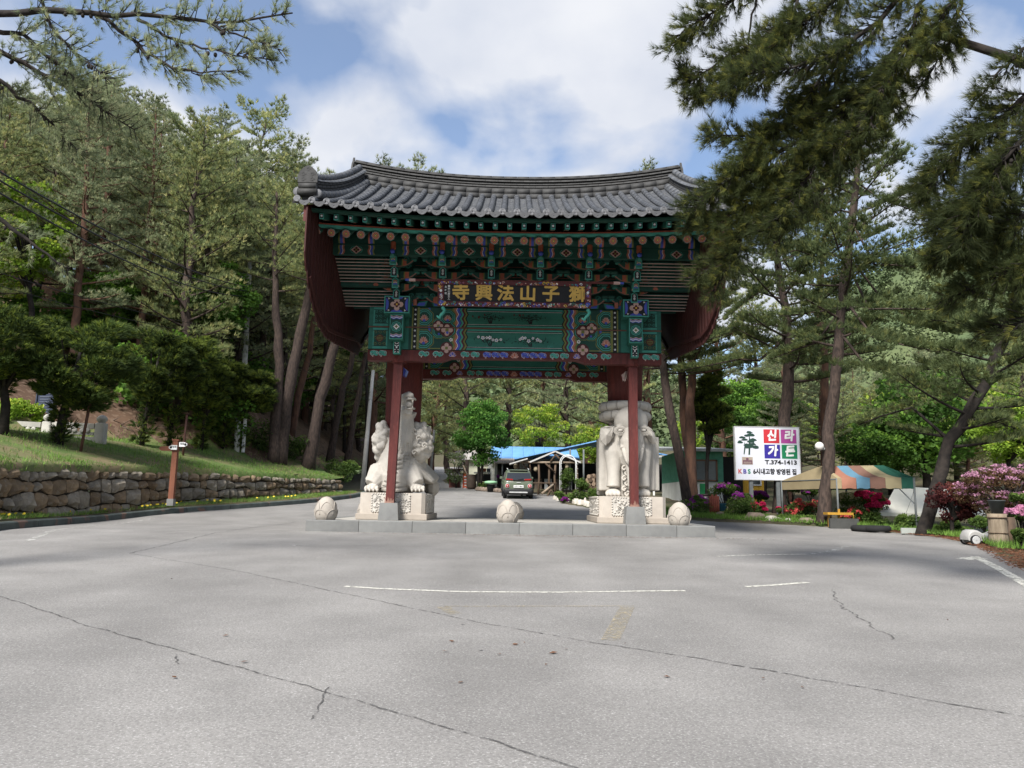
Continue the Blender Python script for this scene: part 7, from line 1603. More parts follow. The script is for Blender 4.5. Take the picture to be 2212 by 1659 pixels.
# timber shelter
ts = thing('timber_shelter', 'rustic timber shelter with a ragged gable roof and log braces behind the car', 'shelter', (2.6, 47.4, gz(2.6, 47.4)))
zt = gz(2.6, 47.4); ap = Bc(1482, 770, 46.6); le = Bc(1205, 888, 46.6); re_ = Bc(1757, 892, 46.6)
for k in range(9):
    for a_, b_ in ((le, ap), (ap, re_)):
        p = a_ + (b_ - a_) * (k / 9); q = a_ + (b_ - a_) * ((k + 1) / 9 - .004); m = MB(); j = random.uniform(-.03, .03); m.add([p + [0, j, 0], q + [0, j, 0], q + [0, 3.2, .05], p + [0, 3.2, .05], p + [0, j, -.06], q + [0, j, -.06]], [(0, 1, 2, 3), (4, 5, 1, 0)]); m.build('roof_plank', WOOD, ts)
m = MB(); m.bar(le + [0, -.06, .02], ap + [0, -.06, .02], .05, .09); m.build('barge_board', flatm('pale_barge', (.52, .51, .49)), ts); m = MB(); m.bar(ap + [0, -.06, .02], re_ + [0, -.06, .02], .05, .09); m.build('barge_board', flatm('pale_barge', (.52, .51, .49)), ts)
m = MB(); a_, b_ = Bc(985, 908, 46.2), Bc(1180, 850, 46.2); m.bar(a_, b_, 1.1, .06); m.build('side_roof_sheet', flatm('pale_barge', (.52, .51, .49)), ts)
for x_ in (1085, 1205, 1300, 1420, 1488, 1712): P = Bc(x_, 900, 46.8); h = Bc(x_, 880, 46.8)[2]; m = MB(); j = random.uniform(-.08, .08); m.tube([(P[0], 46.8, zt - .2), (P[0] + j, 46.8, (zt + h) / 2), (P[0], 46.8, h)], [.075, .07, .065], 8); m.build('log_post', WOOD, ts)
m = MB(); a_, b_ = Bc(1110, 885, 46.7), Bc(1700, 890, 46.7); m.tube([a_, b_], .065, 8); m.build('log_beam', pm('pale_log', (.28, .22, .16), (.18, .14, .10), 4, .8), ts)
for a_, b_ in (((1375, 895), (1480, 995)), ((1130, 900), (1210, 1000)), ((1488, 800), (1430, 880)), ((1488, 800), (1560, 880))): m = MB(); m.tube([Bc(*a_, 46.6), Bc(*b_, 46.6)], .055, 7); m.build('log_brace', WOOD, ts)
for x_, y_ in ((1050, 930), (1270, 960), (1610, 930)): P = Bc(x_, y_, 46.9); m = MB(); m.ball(P, (.13, .13, .16), 0, 9, 6); m.build('hanging_gourd', pm('gourd', (.34, .28, .19), (.22, .18, .12), 3, .8), ts)
P = Bc(1290, 1130, 45.4); tb = thing('picnic_table', 'rough log picnic table under the timber shelter', 'table', (P[0], 45.6, zt)); zz = gz(P[0], 45.6)
for k in range(4): m = MB(); m.bar((P[0] - .9, 45.2 + k * .2, zz + .72), (P[0] + 1.1, 45.2 + k * .2, zz + .74), .17, .05); m.build('plank', WOOD, tb)
for x_ in (-.7, .8):
    for s in (-1, 1): m = MB(); m.tube([(P[0] + x_ + s * .25, 45.3, zz - .05), (P[0] + x_ - s * .2, 45.6, zz + .7)], .05, 7); m.build('leg', WOOD, tb)
P = Bc(1370, 1190, 44.4); lg = thing('leaning_log', 'pale sawn log propped against the picnic table', 'log', (P[0], 44.5, gz(P[0], 44.5))); m = MB(); m.tube([Bc(1335, 1228, 44.2), Bc(1462, 1128, 44.8)], [.07, .065], 9); m.build('log', pm('pale_log', (.28, .22, .16)), lg)
# ---------------- green hatchback seen from behind
PAINT = pm('olive_green_car_paint', (.105, .125, .085), (.095, .115, .078), 3, .28, spec=.6); CBLK = flatm('black_car_trim', (.022, .022, .023), .55); CGL = pm('car_window_glass', (.018, .02, .022), (.014, .016, .018), 1, .08, spec=.8); RLAMP = flatm('red_tail_lens', (.35, .02, .02), .25); RUB = flatm('black_rubber', (.02, .02, .02), .9); RIM = pm('alloy_rim', (.40, .41, .42), None, 4, .35, metal=.8); SILV = flatm('silver_trim', (.50, .50, .49), .4)
cp = at(1119, 1079, 41.75); car = thing('parked_car', 'small olive green hatchback parked behind the gate, seen from the rear', 'car', (.36, 43.4, rz(43.4))); car.rotation_euler = (math.atan(.06), 0, math.radians(2.5))
CO = np.array([.36, 43.4, rz(43.4)])
def cring(z, hw, y0, y1, r=.16, n=5):
    P = []
    for cx_, cy_, a0 in ((hw - r, y0 + r, -90), (hw - r, y1 - r, 0), (-hw + r, y1 - r, 90), (-hw + r, y0 + r, 180)):
        for k in range(n): a = math.radians(a0 + 90 * k / (n - 1)); P.append((cx_ + r * math.cos(a), cy_ + r * math.sin(a), z))
    return P
def loft(m, rings, mi=0, sm=True, caps=True):
    n = len(rings[0]); V = [p for r in rings for p in r]; Fs = [(j * n + i, j * n + (i + 1) % n, j * n + n + (i + 1) % n, j * n + n + i) for j in range(len(rings) - 1) for i in range(n)]
    if caps: Fs += [tuple(range(n - 1, -1, -1)), tuple(range((len(rings) - 1) * n, len(rings) * n))]
    return m.add(V, Fs, mi, sm)
def cb(m, name, mat, par=None): 
    o = m.build(name, mat, None, pivot=(0, 0, 0)); o.parent = par or car; return o
m = MB(); loft(m, [cring(.30, .70, -1.66, 1.70, .2), cring(.42, .775, -1.74, 1.78, .22), cring(.62, .80, -1.77, 1.79, .24), cring(.80, .805, -1.76, 1.76, .24), cring(.93, .79, -1.72, 1.66, .22), cring(.985, .765, -1.69, 1.05, .2)]); 
loft(m, [cring(.97, .745, -1.69, .95, .18), cring(1.10, .735, -1.66, .80, .18), cring(1.40, .66, -1.52, .25, .2), cring(1.49, .62, -1.44, .05, .22), cring(1.53, .55, -1.30, -.10, .2), cring(1.545, .40, -1.05, -.3, .2)]); cb(m, 'body', PAINT)
m = MB(); m.add([(-.655, -1.708, 1.03), (.655, -1.708, 1.03), (.60, -1.555, 1.395), (-.60, -1.555, 1.395)], [(0, 1, 2, 3)]); m.v = [(x, y - .012, z) for x, y, z in m.v]; cb(m, 'rear_window', CGL)
for s in (-1, 1):
    m = MB(); m.add([(s * .752, -1.45, 1.03), (s * .752, .72, 1.03), (s * .685, .22, 1.38), (s * .685, -1.25, 1.38)], [(0, 1, 2, 3)[::s]]); cb(m, 'side_window', CGL)
    m = MB(); m.tube([(s * .56, -1.2, 1.555), (s * .58, -1.1, 1.60), (s * .58, -.1, 1.60), (s * .56, 0, 1.56)], .022, 7); cb(m, 'roof_rail', SILV)
    m = MB(); m.lathe([(.0, -.03), (.085, -.028), (.10, -.018), (.105, .03)], (s * .60, -1.775, .70), 20, 0, True, 'y'); o = cb(m, 'tail_light', RLAMP); m = MB(); m.lathe([(.09, -.02), (.118, -.024), (.122, .03)], (s * .60, -1.772, .70), 20, 0, True, 'y'); cb(m, 'lamp_ring', SILV, o); m = MB(); m.lathe([(.0, -.034), (.04, -.036), (.045, -.028)], (s * .60, -1.775, .70), 12, 0, True, 'y'); cb(m, 'lamp_core', flatm('pale_lens', (.6, .4, .4), .2), o)
    m = MB(); m.prism([(s * .30, 1.0), (s * .69, 1.02), (s * .66, 1.09), (s * .32, 1.07)], (0, -1.74, 0), EX, EZX, (0, .06, 0)); cb(m, 'tail_bar', RLAMP)
    m = MB(); m.bevbox((s * .86, .55, 1.05), (.18, .12, .15), .03); cb(m, 'mirror', PAINT)
    for y in (-1.12, 1.20):
        m = MB(); m.lathe([(.20, -.10), (.29, -.10), (.315, -.07), (.315, .07), (.29, .10), (.20, .10)], (s * .705, y, .315), 22, 0, True, 'x'); w = cb(m, 'wheel', RUB); m = MB(); m.lathe([(.0, .085 * s), (.05, .09 * s), (.19, .075 * s), (.205, .10 * s)], (s * .705, y, .315), 16, 0, True, 'x'); cb(m, 'rim', RIM, w)
        m = MB(); m.tube([(s * .80, y + .37 * math.cos(a), .32 + .37 * math.sin(a)) for a in np.linspace(.0, math.pi, 12)], .04, 6); cb(m, 'wheel_arch', CBLK)
m = MB(); loft(m, [cring(.22, .70, -1.72, -1.2, .12), cring(.34, .765, -1.80, -1.2, .14), cring(.50, .79, -1.805, -1.2, .14), cring(.535, .78, -1.78, -1.2, .14)]); cb(m, 'bumper', CBLK)
m = MB(); m.bevbox((0, -1.80, .36), (.98, .03, .07), .015); cb(m, 'skid_plate', SILV)
m = MB(); m.bevbox((0, -1.79, .665), (.54, .03, .14), .01); pl_ = cb(m, 'licence_plate', PLW)
o = letters('157나 8867', .105, BLACK, None, 'plate_lettering', (0, -1.81, .668), EX, EZX, np.array([0, -1.0, 0]), 0, 0, .001, 1.0, ext=.001); o.parent = pl_
m = MB(); m.tube([(0, -1.735, 1.05), (.25, -1.728, 1.08)], .012, 5); m.bevbox((0, -1.74, 1.04), (.10, .05, .05), .01); cb(m, 'wiper', CBLK)
m = MB(); m.bevbox((0, -1.735, 1.0), (.62, .05, .05), .012); cb(m, 'garnish', CBLK)
m = MB(); m.bevbox((0, -1.45, 1.53), (1.0, .22, .035), .012); cb(m, 'spoiler', PAINT)
m = MB(); m.tube([(.0, -1.1, 1.54), (0, -1.18, 1.66)], .008, 5); cb(m, 'aerial', CBLK)
m = MB(); m.box((0, -1.785, .88), (.22, .01, .035)); cb(m, 'badge', SILV)
# ---------------- roadside clutter beyond the gate
P = Bc(495, 1155, 54); z0 = gz(P[0], 54); ob_ = thing('orange_board', 'upright orange board with a white edge beside the far road', 'sign', (P[0], 54, z0)); t0, t1 = Bc(478, 1003, 54), Bc(527, 1155, 54); m = MB(); m.span((t0[0], 54, z0), (t1[0], 54.08, t0[2])); m.build('board', flatm('orange_vinyl', (.62, .10, .03)), ob_)
m = MB(); m.span((t0[0] - .10, 54, z0), (t0[0] - .004, 54.3, t0[2])); m.build('side_panel', PLW, ob_)
for k in range(5): m = MB(); m.box(((t0[0] + t1[0]) / 2 + .02 * (k % 2), 53.995, t0[2] - .25 - .2 * k), (.16, .006, .09)); m.build('white_print', PLW, ob_)
m = MB(); m.span((t0[0] - 1.0, 54.6, z0), (t0[0] - .25, 55.4, t0[2] + .25)); m.box((t0[0] - .62, 55, t0[2] + .3), (.9, 1.0, .06)); q = m.build('brown_cabinet', pm('brown_red_board', (.13, .05, .04), None, 3)); tag(q, 'brown red cabinet standing behind the orange board', 'cabinet')
m = MB(); m.tube([Bc(482, 920, 53.5), Bc(562, 1115, 53.2)], [.05, .07], 8); q = m.build('bare_log', pm('pale_log', (.28, .22, .16))); tag(q, 'pale bare trunk leaning between the orange board and the junk pile', 'log')
P = Bc(640, 1170, 52.5); z0 = gz(P[0], 52.5); jk = thing('barbecue_cart', 'dark barbecue cart heaped with boxes beneath the maple', 'cart', (P[0], 52.5, z0))
m = MB(); m.lathe([(.25, 0), (.33, .1), (.34, .8), (.30, .95)], (P[0] - .45, 52.5, z0), 14); m.build('barrel', pm('brown_barrel', (.11, .08, .06), None, 4), jk); m = MB(); m.box((P[0] + .35, 52.5, z0 + .75), (1.0, .7, .5)); m.build('firebox', DARK, jk); m = MB(); m.box((P[0] + .3, 52.45, z0 + 1.07), (1.15, .85, .07)); m.build('lid', GREYP, jk)
for k, c_ in enumerate(((.22, .06, .04), (.30, .10, .05), (.10, .10, .11))): m = MB(); m.box((P[0] + .1 + .3 * k, 52.6, z0 + 1.26), (.27, .3, .24)); m.build('stacked_box', flatm('box_%d' % k, c_), jk)
for s in (-1, 1): m = MB(); m.tube([(P[0] + .35 + s * .4, 52.3, z0 - .02), (P[0] + .35 + s * .4, 52.3, z0 + .5)], .03, 6); m.build('leg', METAL, jk)
P = Bc(780, 1220, 49); z0 = gz(P[0], 49); bk = thing('planter_bucket', 'black bucket of pale green leaves at the road edge left of the car', 'planter', (P[0], 49, rz(49))); m = MB(); m.lathe([(.20, 0), (.26, .42), (.28, .44), (.28, .47)], (P[0], 49, rz(49)), 14); m.build('bucket', RUB, bk); m = MB(); m.lathe([(.30, .62), (.42, .52), (.40, .66), (.2, .70)], (P[0], 49, rz(49)), 12); m.build('green_basin', flatm('pale_green_plastic', (.30, .55, .32)), bk)
ROCKW = pm('pale_garden_rock', (.56, .52, .45), (.36, .33, .28), 3, .9, .5, 10, rnd=.2)
def rock(p, r, mat, label=None, group=None, cat='rock', name='garden_rock', parent=None):
    m = MB(); m.ball((0, 0, 0), r, 0, 8, 5); m.v = [tuple(np.array(q) * (1 + .28 * noise.noise(Vector(q) * 5 + Vector(p)))) for q in m.v]; m.v = [(x + p[0], y + p[1], z + p[2]) for x, y, z in m.v]; m.s = [False] * len(m.s); o = m.build(name, mat, parent)
    if label: tag(o, label, cat, group)
    return o
bedw = thing('bed_edging', 'rough stone edging of the bed under the maple, left of the car', 'edging', (Bc(770, 1200, 50)[0], 50, rz(50)))
for k in range(9): P = Bc(640 + 30 * k, 1180 + 4 * k, 50.5 - .25 * k); rock((P[0], P[1], rz(P[1]) + .1), (.2, .16, .16), pm('brown_rock', (.22, .17, .13), (.13, .10, .08), 4, .9, rnd=.2), parent=bedw)
# trellis arch
ar = thing('garden_arch', 'thin white steel trellis arch over the flower bed right of the car', 'arch', (Bc(1620, 1200, 43)[0], 43.2, gz(Bc(1620, 1200, 43)[0], 43.2)))
for dY in (0, .8):
    a, b = Bc(1600, 1215, 43), Bc(1695, 1205, 43); xl, xr = a[0] - .35 + .15 * dY, b[0] + .05 + .15 * dY; zt = Bc(1620, 805, 43)[2]; r = (xr - xl) / 2; z0 = gz(xl, 43)
    m = MB(); m.tube([(xl, 43 + dY, z0)] + [((xl + xr) / 2 - r * math.cos(q), 43 + dY, zt - r + r * math.sin(q)) for q in np.linspace(0, math.pi, 12)] + [(xr, 43 + dY, z0)], .022, 6); m.build('hoop', PLW, ar)
for k in range(7):
    for x in (xl, xr): m = MB(); m.tube([(x, 43, z0 + .3 + k * .27), (x, 43.8, z0 + .3 + k * .27)], .012, 5); m.build('rung', PLW, ar)
# log pile and garden stones
lp = thing('log_pile', 'pile of cut logs at the edge of the elephant pedestal', 'log pile', (Bc(1890, 1150, 41)[0], 41, gz(4.3, 41)))
for k in range(16): P = Bc(1840 + 26 * (k % 4) + 8 * (k // 4 % 2), 1165 - 42 * (k // 4), 41 + .1 * (k % 3)); m = MB(); m.tube([P, P + np.array([.12, .9, .02])], .105 + .02 * (k % 3), 9); m.build('log', [pm('cut_log_end', (.30, .22, .15), (.16, .11, .08), 6, .85, rnd=.2), WOOD][k % 2], lp)
for k in range(20):
    x = 1485 + 19 * k + random.uniform(-5, 5); y = 1293 + 4.2 * k + random.uniform(-4, 4); p = hit(905.2 + x * .19842, 822.9 + y * .19842, lambda a, b: rz(b)); big = k in (2, 17)
    rock((p[0], p[1] + .1, rz(p[1]) + .08), (random.uniform(.09, .15), .10, .20 if not big else .36), ROCKW, 'white stone edging the flower bed beside the elephant pedestal' if not big else ('tall white stone near the left end of the flower bed edging' if k == 2 else 'tallest white stone of the flower bed edging beside the elephant'), 'white edging stones')
# ---------------- bushes and flowers
LEAFB = [leafm('shrub_leaves', (.075, .125, .028), (.045, .08, .02)), leafm('shrub_light_leaves', (.13, .19, .04), (.10, .15, .035))]
def fl(name, a, b): return leafm(name, a, b, .25, .05, .3)
PURP, HOT, CORAL, CREAMF = fl('purple_azalea', (.36, .06, .34), (.26, .04, .26)), fl('hot_pink_azalea', (.62, .03, .13), (.48, .02, .09)), fl('coral_azalea', (.62, .10, .09), (.50, .07, .07)), fl('cream_blossom', (.60, .58, .38), (.46, .46, .28))
def bush(label, conv, x0, y0, x1, y1, Y, flow=None, amount=0.0, seed=1, nleaf=2600, size=.075, top=True, mats=None, group=None, cat='bush', name='azalea_bush', part=None):
    """shrub filling a box of the picture grid at depth Y; flow = blossom material"""
    global rng
    A, B_ = conv(x0, y1, Y), conv(x1, y0, Y); w = (B_[0] - A[0]) / 2; h = (B_[2] - A[2]) / 2; c = np.array([(A[0] + B_[0]) / 2, Y, (A[2] + B_[2]) / 2]); zg = gz(c[0], Y); loc = np.array([c[0], Y, zg])
    t = thing(name, label, cat, loc, group); r_ = np.random.default_rng(seed); n = 14; bl = []
    for k in range(n): a, e = r_.uniform(0, 6.28), r_.uniform(.2, .85); bl.append((w * e * math.cos(a), min(w, .9) * e * math.sin(a), c[2] - zg + h * r_.uniform(-.65, .6) * (1 - .3 * e), min(w, h) * r_.uniform(.4, .62)))
    m = MB(); 
    for k in range(5): m.tube([(0, 0, -.1), (bl[k][0] * .5, bl[k][1] * .5, max(.05, bl[k][2] * .6)), bl[k][:3]], [.025, .018, .006], 5)
    m.build('stem', BARK_DARK, None, pivot=(0, 0, 0)).parent = t
    link_mesh('foliage', bushy(seed, bl, nleaf, size, mats or LEAFB, .35, .7, .55, .85), t)
    if flow is not None:
        rng = np.random.default_rng(seed + 5); P = []
        for x, y, z, r in bl:
            k = int(nleaf * amount * .18) + 4; u = unit(k); 
            if top: u[:, 2] = np.abs(u[:, 2]); 
            u[:, 1] -= .35; u = norm_(u); q = np.array([x, y, z]) + u * r * rng.uniform(.85, 1.1, (k, 1)) * [1, 1, .9]; P.append(q[[noise.noise(Vector((a[0] * 2.6, a[1] * 2.6, a[2] * 2.6 + seed))) > .18 - .3 * amount for a in q]])
        link_mesh(part or 'blossom', quad_mesh('blossom', [leaves(np.concatenate(P), size * .95, .2, .9)], [flow]), t)
    return t
SH = 'garden shrubs right of the gate'
for a in (('dense green azalea with a few purple flowers by the brown jar', Rc, 290, 870, 650, 1090, 33, PURP, .25, 1), ('purple azalea in front of the billboard posts at left', Rc, 545, 1010, 775, 1150, 32, PURP, .8, 2), ('magenta azalea between the billboard post and the sturdy pine', Rc, 800, 990, 960, 1140, 33.5, PURP, .9, 3), ('hot pink azalea low between the left billboard post and the pine', Rc, 800, 1120, 940, 1290, 31.8, HOT, .9, 4),
          ('purple azalea right of the sturdy pine under the billboard', Rc, 1130, 870, 1350, 1030, 34, PURP, .9, 5), ('coral pink azalea just right of the right billboard post', Rc, 1090, 1150, 1290, 1300, 31.5, HOT, .6, 6), ('green azalea with scattered red flowers left of the tall pine', Rc, 1200, 1060, 1570, 1380, 31, CORAL, .30, 7), ('violet azalea behind the left leg of the striped canopy', Rc, 1380, 930, 1600, 1080, 33, PURP, .7, 8),
          ('green shrub left of the billboard post at the road edge', Rc, 470, 1060, 800, 1380, 30.5, None, 0, 9), ('dark green shrub behind the right bollard', Rc, -90, 1080, 290, 1380, 31, PURP, .15, 10), ('low green shrub with magenta tips left of the brown jar', Rc, 20, 1040, 260, 1180, 32.5, PURP, .5, 11), ('pale shrub with cream blossom inside the striped canopy', Sc, 225, 710, 430, 1030, 29, CREAMF, .6, 12),
          ('bright hot pink azalea under the striped canopy', Sc, 395, 730, 610, 930, 28.5, HOT, 1.0, 13), ('green shrub with coral flowers at the foot of the canopy', Sc, 280, 870, 470, 1060, 28, CORAL, .25, 14), ('rounded green shrub right of the hot pink azalea', Sc, 470, 890, 700, 1110, 27.5, None, 0, 15), ('dark shrub behind the leaning pine foot', Sc, 680, 930, 900, 1110, 26, None, 0, 16),
          ('feathery green bush behind the toy car', Sc, 1385, 930, 1570, 1060, 20.5, None, 0, 17), ('shrub with wine leaves and pink blossom right of the stump', Sc, 1690, 830, 1900, 1010, 18.6, fl('pink_cherry', (.52, .24, .36), (.4, .17, .28)), .6, 18), ('yellow green shrub at the right edge above the stump', Sc, 1740, 740, 1900, 860, 18.8, None, 0, 19), ('low green plants between the stump and the right edge', Sc, 1740, 1040, 1900, 1180, 17.2, None, 0, 20),
          ('green shrub behind the white bench', Sc, 1060, 980, 1330, 1130, 24.5, None, 0, 21), ('low leafy clump at the foot of the tall pine', Rc, 1450, 1370, 1720, 1460, 27.9, None, 0, 22), ('hosta-like clump by the rocks under the billboard', Rc, 750, 1260, 960, 1360, 30.2, None, 0, 23), ('leafy clump right of the rocks under the billboard', Rc, 1060, 1280, 1330, 1400, 29.8, None, 0, 24), ('rounded green shrub between the sturdy and tall pines', Rc, 1290, 1290, 1560, 1420, 29.4, None, 0, 28)):
    lab, conv, x0, y0, x1, y1, Y, fm, am, sd = a; bush(lab, conv, x0, y0, x1, y1, Y, fm, am, sd, group=SH, nleaf=2600 if Y > 22 else 3600, size=.085 if Y > 22 else .06)
for a in (('tall bushy plants around the trellis arch', 1500, 920, 1700, 1200, 43.4, None, 0, 31), ('leafy flower bed plants left of the elephant pedestal', 1620, 1180, 1860, 1320, 38.5, None, 0, 32), ('green clump at the left tip of the flower bed', 1460, 1190, 1640, 1290, 40, None, 0, 33), ('mounded purple phlox at the edge of the flower bed', 1525, 1268, 1625, 1318, 38.4, PURP, 1.2, 34), ('green plants between the log pile and the elephant', 1800, 1160, 2030, 1310, 38, None, 0, 35), ('leafy shrub below the log pile', 1690, 1040, 1850, 1190, 41, None, 0, 36), ('low green plants under the maple', 640, 1090, 760, 1190, 51, None, 0, 37), ('green weeds behind the orange board', 300, 1000, 460, 1150, 55, None, 0, 38), ('shrub with purple flowers by the porch pillar', 850, 1020, 905, 1065, 53.2, PURP, 1.0, 39)):
    lab, x0, y0, x1, y1, Y, fm, am, sd = a; bush(lab, Bc, x0, y0, x1, y1, Y, fm, am, sd, group='garden plants seen through the gate', nleaf=1800, size=.10, name='garden_plant')
for k, (x, y, Y, r) in enumerate(((820, 1350, 29.6, .26), (1020, 1375, 29.2, .20), (1225, 1398, 28.8, .10), (1100, 1390, 29.0, .12), (1430, 1408, 28.4, .22), (400, 1335, 30.6, .16))):
    P = Rc(x, y, Y); rock((P[0], Y, gz(P[0], Y) + .05), (r * 1.4, r, r * .75), [ROCKW, pm('brown_rock', (.22, .17, .13))][k in (0, 4, 5)], ('brown flat rock at the road edge left of the billboard pine', 'grey white rock beside the sturdy pine at the road edge', 'smallest white rock at the road edge', 'small white rock between the grey rock and the smallest one', 'brown rock near the tall pine at the road edge', 'squarish brown rock below the red clay stack')[k], 'road edge rocks')
for k in range(3):
    lab = ('woody undergrowth at the foot of the litter slope', 'green scrub behind the twin-trunked pine', 'green scrub right of the pine nearest the wall end')[k]; x0, y0, x1, y1, Y = ((520, 905, 600, 980, 40), (600, 930, 665, 1000, 41), (690, 985, 790, 1045, 43))[k]; bush(lab, lambda x, y, Y_: at(x, y, Y_), x0, y0, x1, y1, Y, None, 0, 60 + k, group='scrub at the foot of the left slope', name='scrub_bush', nleaf=2200, size=.12)
# ---------------- green plastered house
gh = thing('green_house', 'green textured house with a brown framed window behind the dark yew', 'house', (at(1530, 1040, 40)[0], 42, gz(11, 42)))
GRP = pm('green_stucco', (.10, .30, .20), (.07, .22, .15), 5, .9, .8, 9); xa, xb = at(1470, 1000, 40)[0], at(1562, 1000, 40)[0]; zg = gz(11, 40) - .3; zt = at(1530, 975, 40)[2]; zw = at(1530, 1041, 40)[2]
m = MB(); m.span((xa, 40, zw), (xb, 45, zt)); m.build('wall', GRP, gh); m = MB(); m.span((xa, 40.03, zg), (xb - .02, 45, zw - .003)); m.build('plinth', WALLW, gh)
m = MB(); m.bar(((xa + xb) / 2 - .2, 39.4, zt + .02), ((xa + xb) / 2 - .2, 45.5, zt + .55), xb - xa + 1.6, .12); m.build('roof', GREYP, gh)
wx0, wx1, wz0, wz1 = at(1499, 1000, 40)[0], at(1549, 1000, 40)[0], at(1530, 1040, 40)[2], at(1530, 993, 40)[2]; wf = MB()
for r in ((wx0, wz0, wx0 + .08, wz1), (wx1 - .08, wz0, wx1, wz1), (wx0, wz0, wx1, wz0 + .08), (wx0, wz1 - .08, wx1, wz1), ((wx0 + wx1) / 2 - .03, wz0, (wx0 + wx1) / 2 + .03, wz1)): wf.span((r[0], 39.92, r[1]), (r[2], 39.998, r[3]))
w = wf.build('window', BROWNF, gh)
for k in range(2): a = wx0 + .08 + k * ((wx1 - wx0) / 2 - .05); m = MB(); m.span((a, 39.95, wz0 + .08), (a + (wx1 - wx0) / 2 - .11, 39.97, wz1 - .08)); m.build('pane', pm('grey_reflecting_pane', (.13, .15, .15), (.09, .10, .10), 1.5, .2, spec=.6), w)
m = MB(); m.span((xb + .05, 41, zg), (xb + 1.3, 45, zt - .2)); m.build('opening_shade_block', DARK, gh)  # solid box coloured as the shade of a dark opening
yc = thing('yellow_container', 'yellow panelled cabin with a white window under the left half of the billboard', 'cabin', (at(1608, 1050, 42)[0], 43, gz(13, 43))); xa, xb = at(1588, 1040, 42)[0], at(1650, 1040, 42)[0]; zt = at(1600, 1020, 42)[2]
for k in range(5): x = xa + (xb - xa) * k / 5; m = MB(); m.span((x + .005, 42, gz(13, 43) - .2), (x + (xb - xa) / 5 - .005, 44, zt)); m.build('panel', flatm('yellow_panel', (.60, .34, .03)), yc)
m = MB(); m.span((at(1623, 1040, 42)[0], 41.93, at(1630, 1049, 42)[2]), (at(1644, 1040, 42)[0], 41.99, at(1630, 1034, 42)[2])); o = m.build('window', PLW, yc); m = MB(); m.span((at(1625, 1040, 42)[0], 41.90, at(1630, 1046, 42)[2]), (at(1641, 1040, 42)[0], 41.925, at(1630, 1036, 42)[2])); m.build('pane', GLASS, o)
P = Rc(240, 1190, 33.5); z0 = gz(P[0], 33.5); jar = thing('earthenware_jar', 'big brown glazed earthenware jar under the green house window', 'jar', (P[0], 33.5, z0)); h = Rc(240, 1040, 33.5)[2] - z0; m = MB(); m.lathe([(.24, 0), (.38, h * .4), (.44, h * .68), (.40, h * .86), (.33, h * .92)], (P[0], 33.5, z0), 20); m.build('body', pm('brown_glaze', (.085, .05, .045), (.06, .038, .034), 3, .3, spec=.6), jar); m = MB(); m.lathe([(.40, h * .925), (.40, h * .97), (.12, h * 1.0)], (P[0], 33.5, z0), 18); m.build('lid', pm('brown_glaze', (.085, .05, .045)), jar)
P = Rc(345, 1340, 30.9); z0 = gz(P[0], 30.9); cs_ = thing('clay_stack', 'stack of red clay roof pieces tied together beside the brown jar', 'stack', (P[0], 30.9, z0))
for k in range(5): m = MB(); m.tube([(P[0] - .16 + .08 * k, 30.9, z0), (P[0] - .16 + .08 * k, 30.9, z0 + .75 + .06 * (k % 2))], .042, 8); m.build('clay_tube', pm('red_clay', (.26, .075, .045), (.18, .05, .035), 4, .8, rnd=.1), cs_)
P = Rc(430, 1245, 31.5); m = MB(); z0 = gz(P[0], 31.5); m.lathe([(.15, .15), (.21, .45), (.23, .46)], (P[0], 31.5, z0), 14); o = m.build('blue_basin', flatm('blue_plastic', (.08, .25, .40))); tag(o, 'small blue plastic basin right of the red clay stack', 'basin')
P = Rc(190, 1000, 36.5); z0 = gz(P[0], 36.5); m = MB(); m.bevbox((P[0], 36.5, z0 + .40), (.5, .5, .06), .03); m.bevbox((P[0] + .15, 36.75, z0 + .75), (.35, .06, .6), .03); [m.tube([(P[0] + a, 36.5 + b, z0 - .05), (P[0] + a * .9, 36.5 + b * .9, z0 + .4)], .025, 6) for a in (-.22, .22) for b in (-.22, .22)]; o = m.build('garden_chair', flatm('green_plastic', (.03, .28, .10))); tag(o, 'green plastic garden chair in front of the green house', 'chair')
# ---------------- billboard
bb = thing('billboard', 'white restaurant billboard with four coloured squares and a pine emblem on two posts', 'sign', (at(1657, 1100, 32.2)[0], 32.2, gz(at(1657, 1100, 32.2)[0], 32.2)))
YB = 32.0; TL, TR, BL = at(1587.5, 922.0, YB), at(1724.5, 922.0, YB), at(1588.5, 1035, YB); ub = nrm(np.array([1.0, 0, 0])); bw = TR[0] - TL[0]; bh = TL[2] - BL[2]; bo = np.array([TL[0], YB, BL[2]]); bn = np.array([0, -1.0, 0])
m = MB(); m.span(bo, bo + np.array([bw, .16, bh])); m.build('panel', pm('white_sign_face', (.62, .63, .68), (.58, .59, .64), 1, .5), bb)
m = MB(); f_ = .03
for r in ((-f_, -f_, bw + f_, 0), (-f_, bh, bw + f_, bh + f_), (-f_, 0, 0, bh), (bw, 0, bw + f_, bh)): m.span((bo[0] + r[0], YB - .015, bo[2] + r[1]), (bo[0] + r[2], YB + .18, bo[2] + r[3]))
m.build('frame', SILV, bb)
def bp(x, y): return ((x - 585) / (1340 - 585) * bw, (1 - (y - 243) / (866 - 243)) * bh)
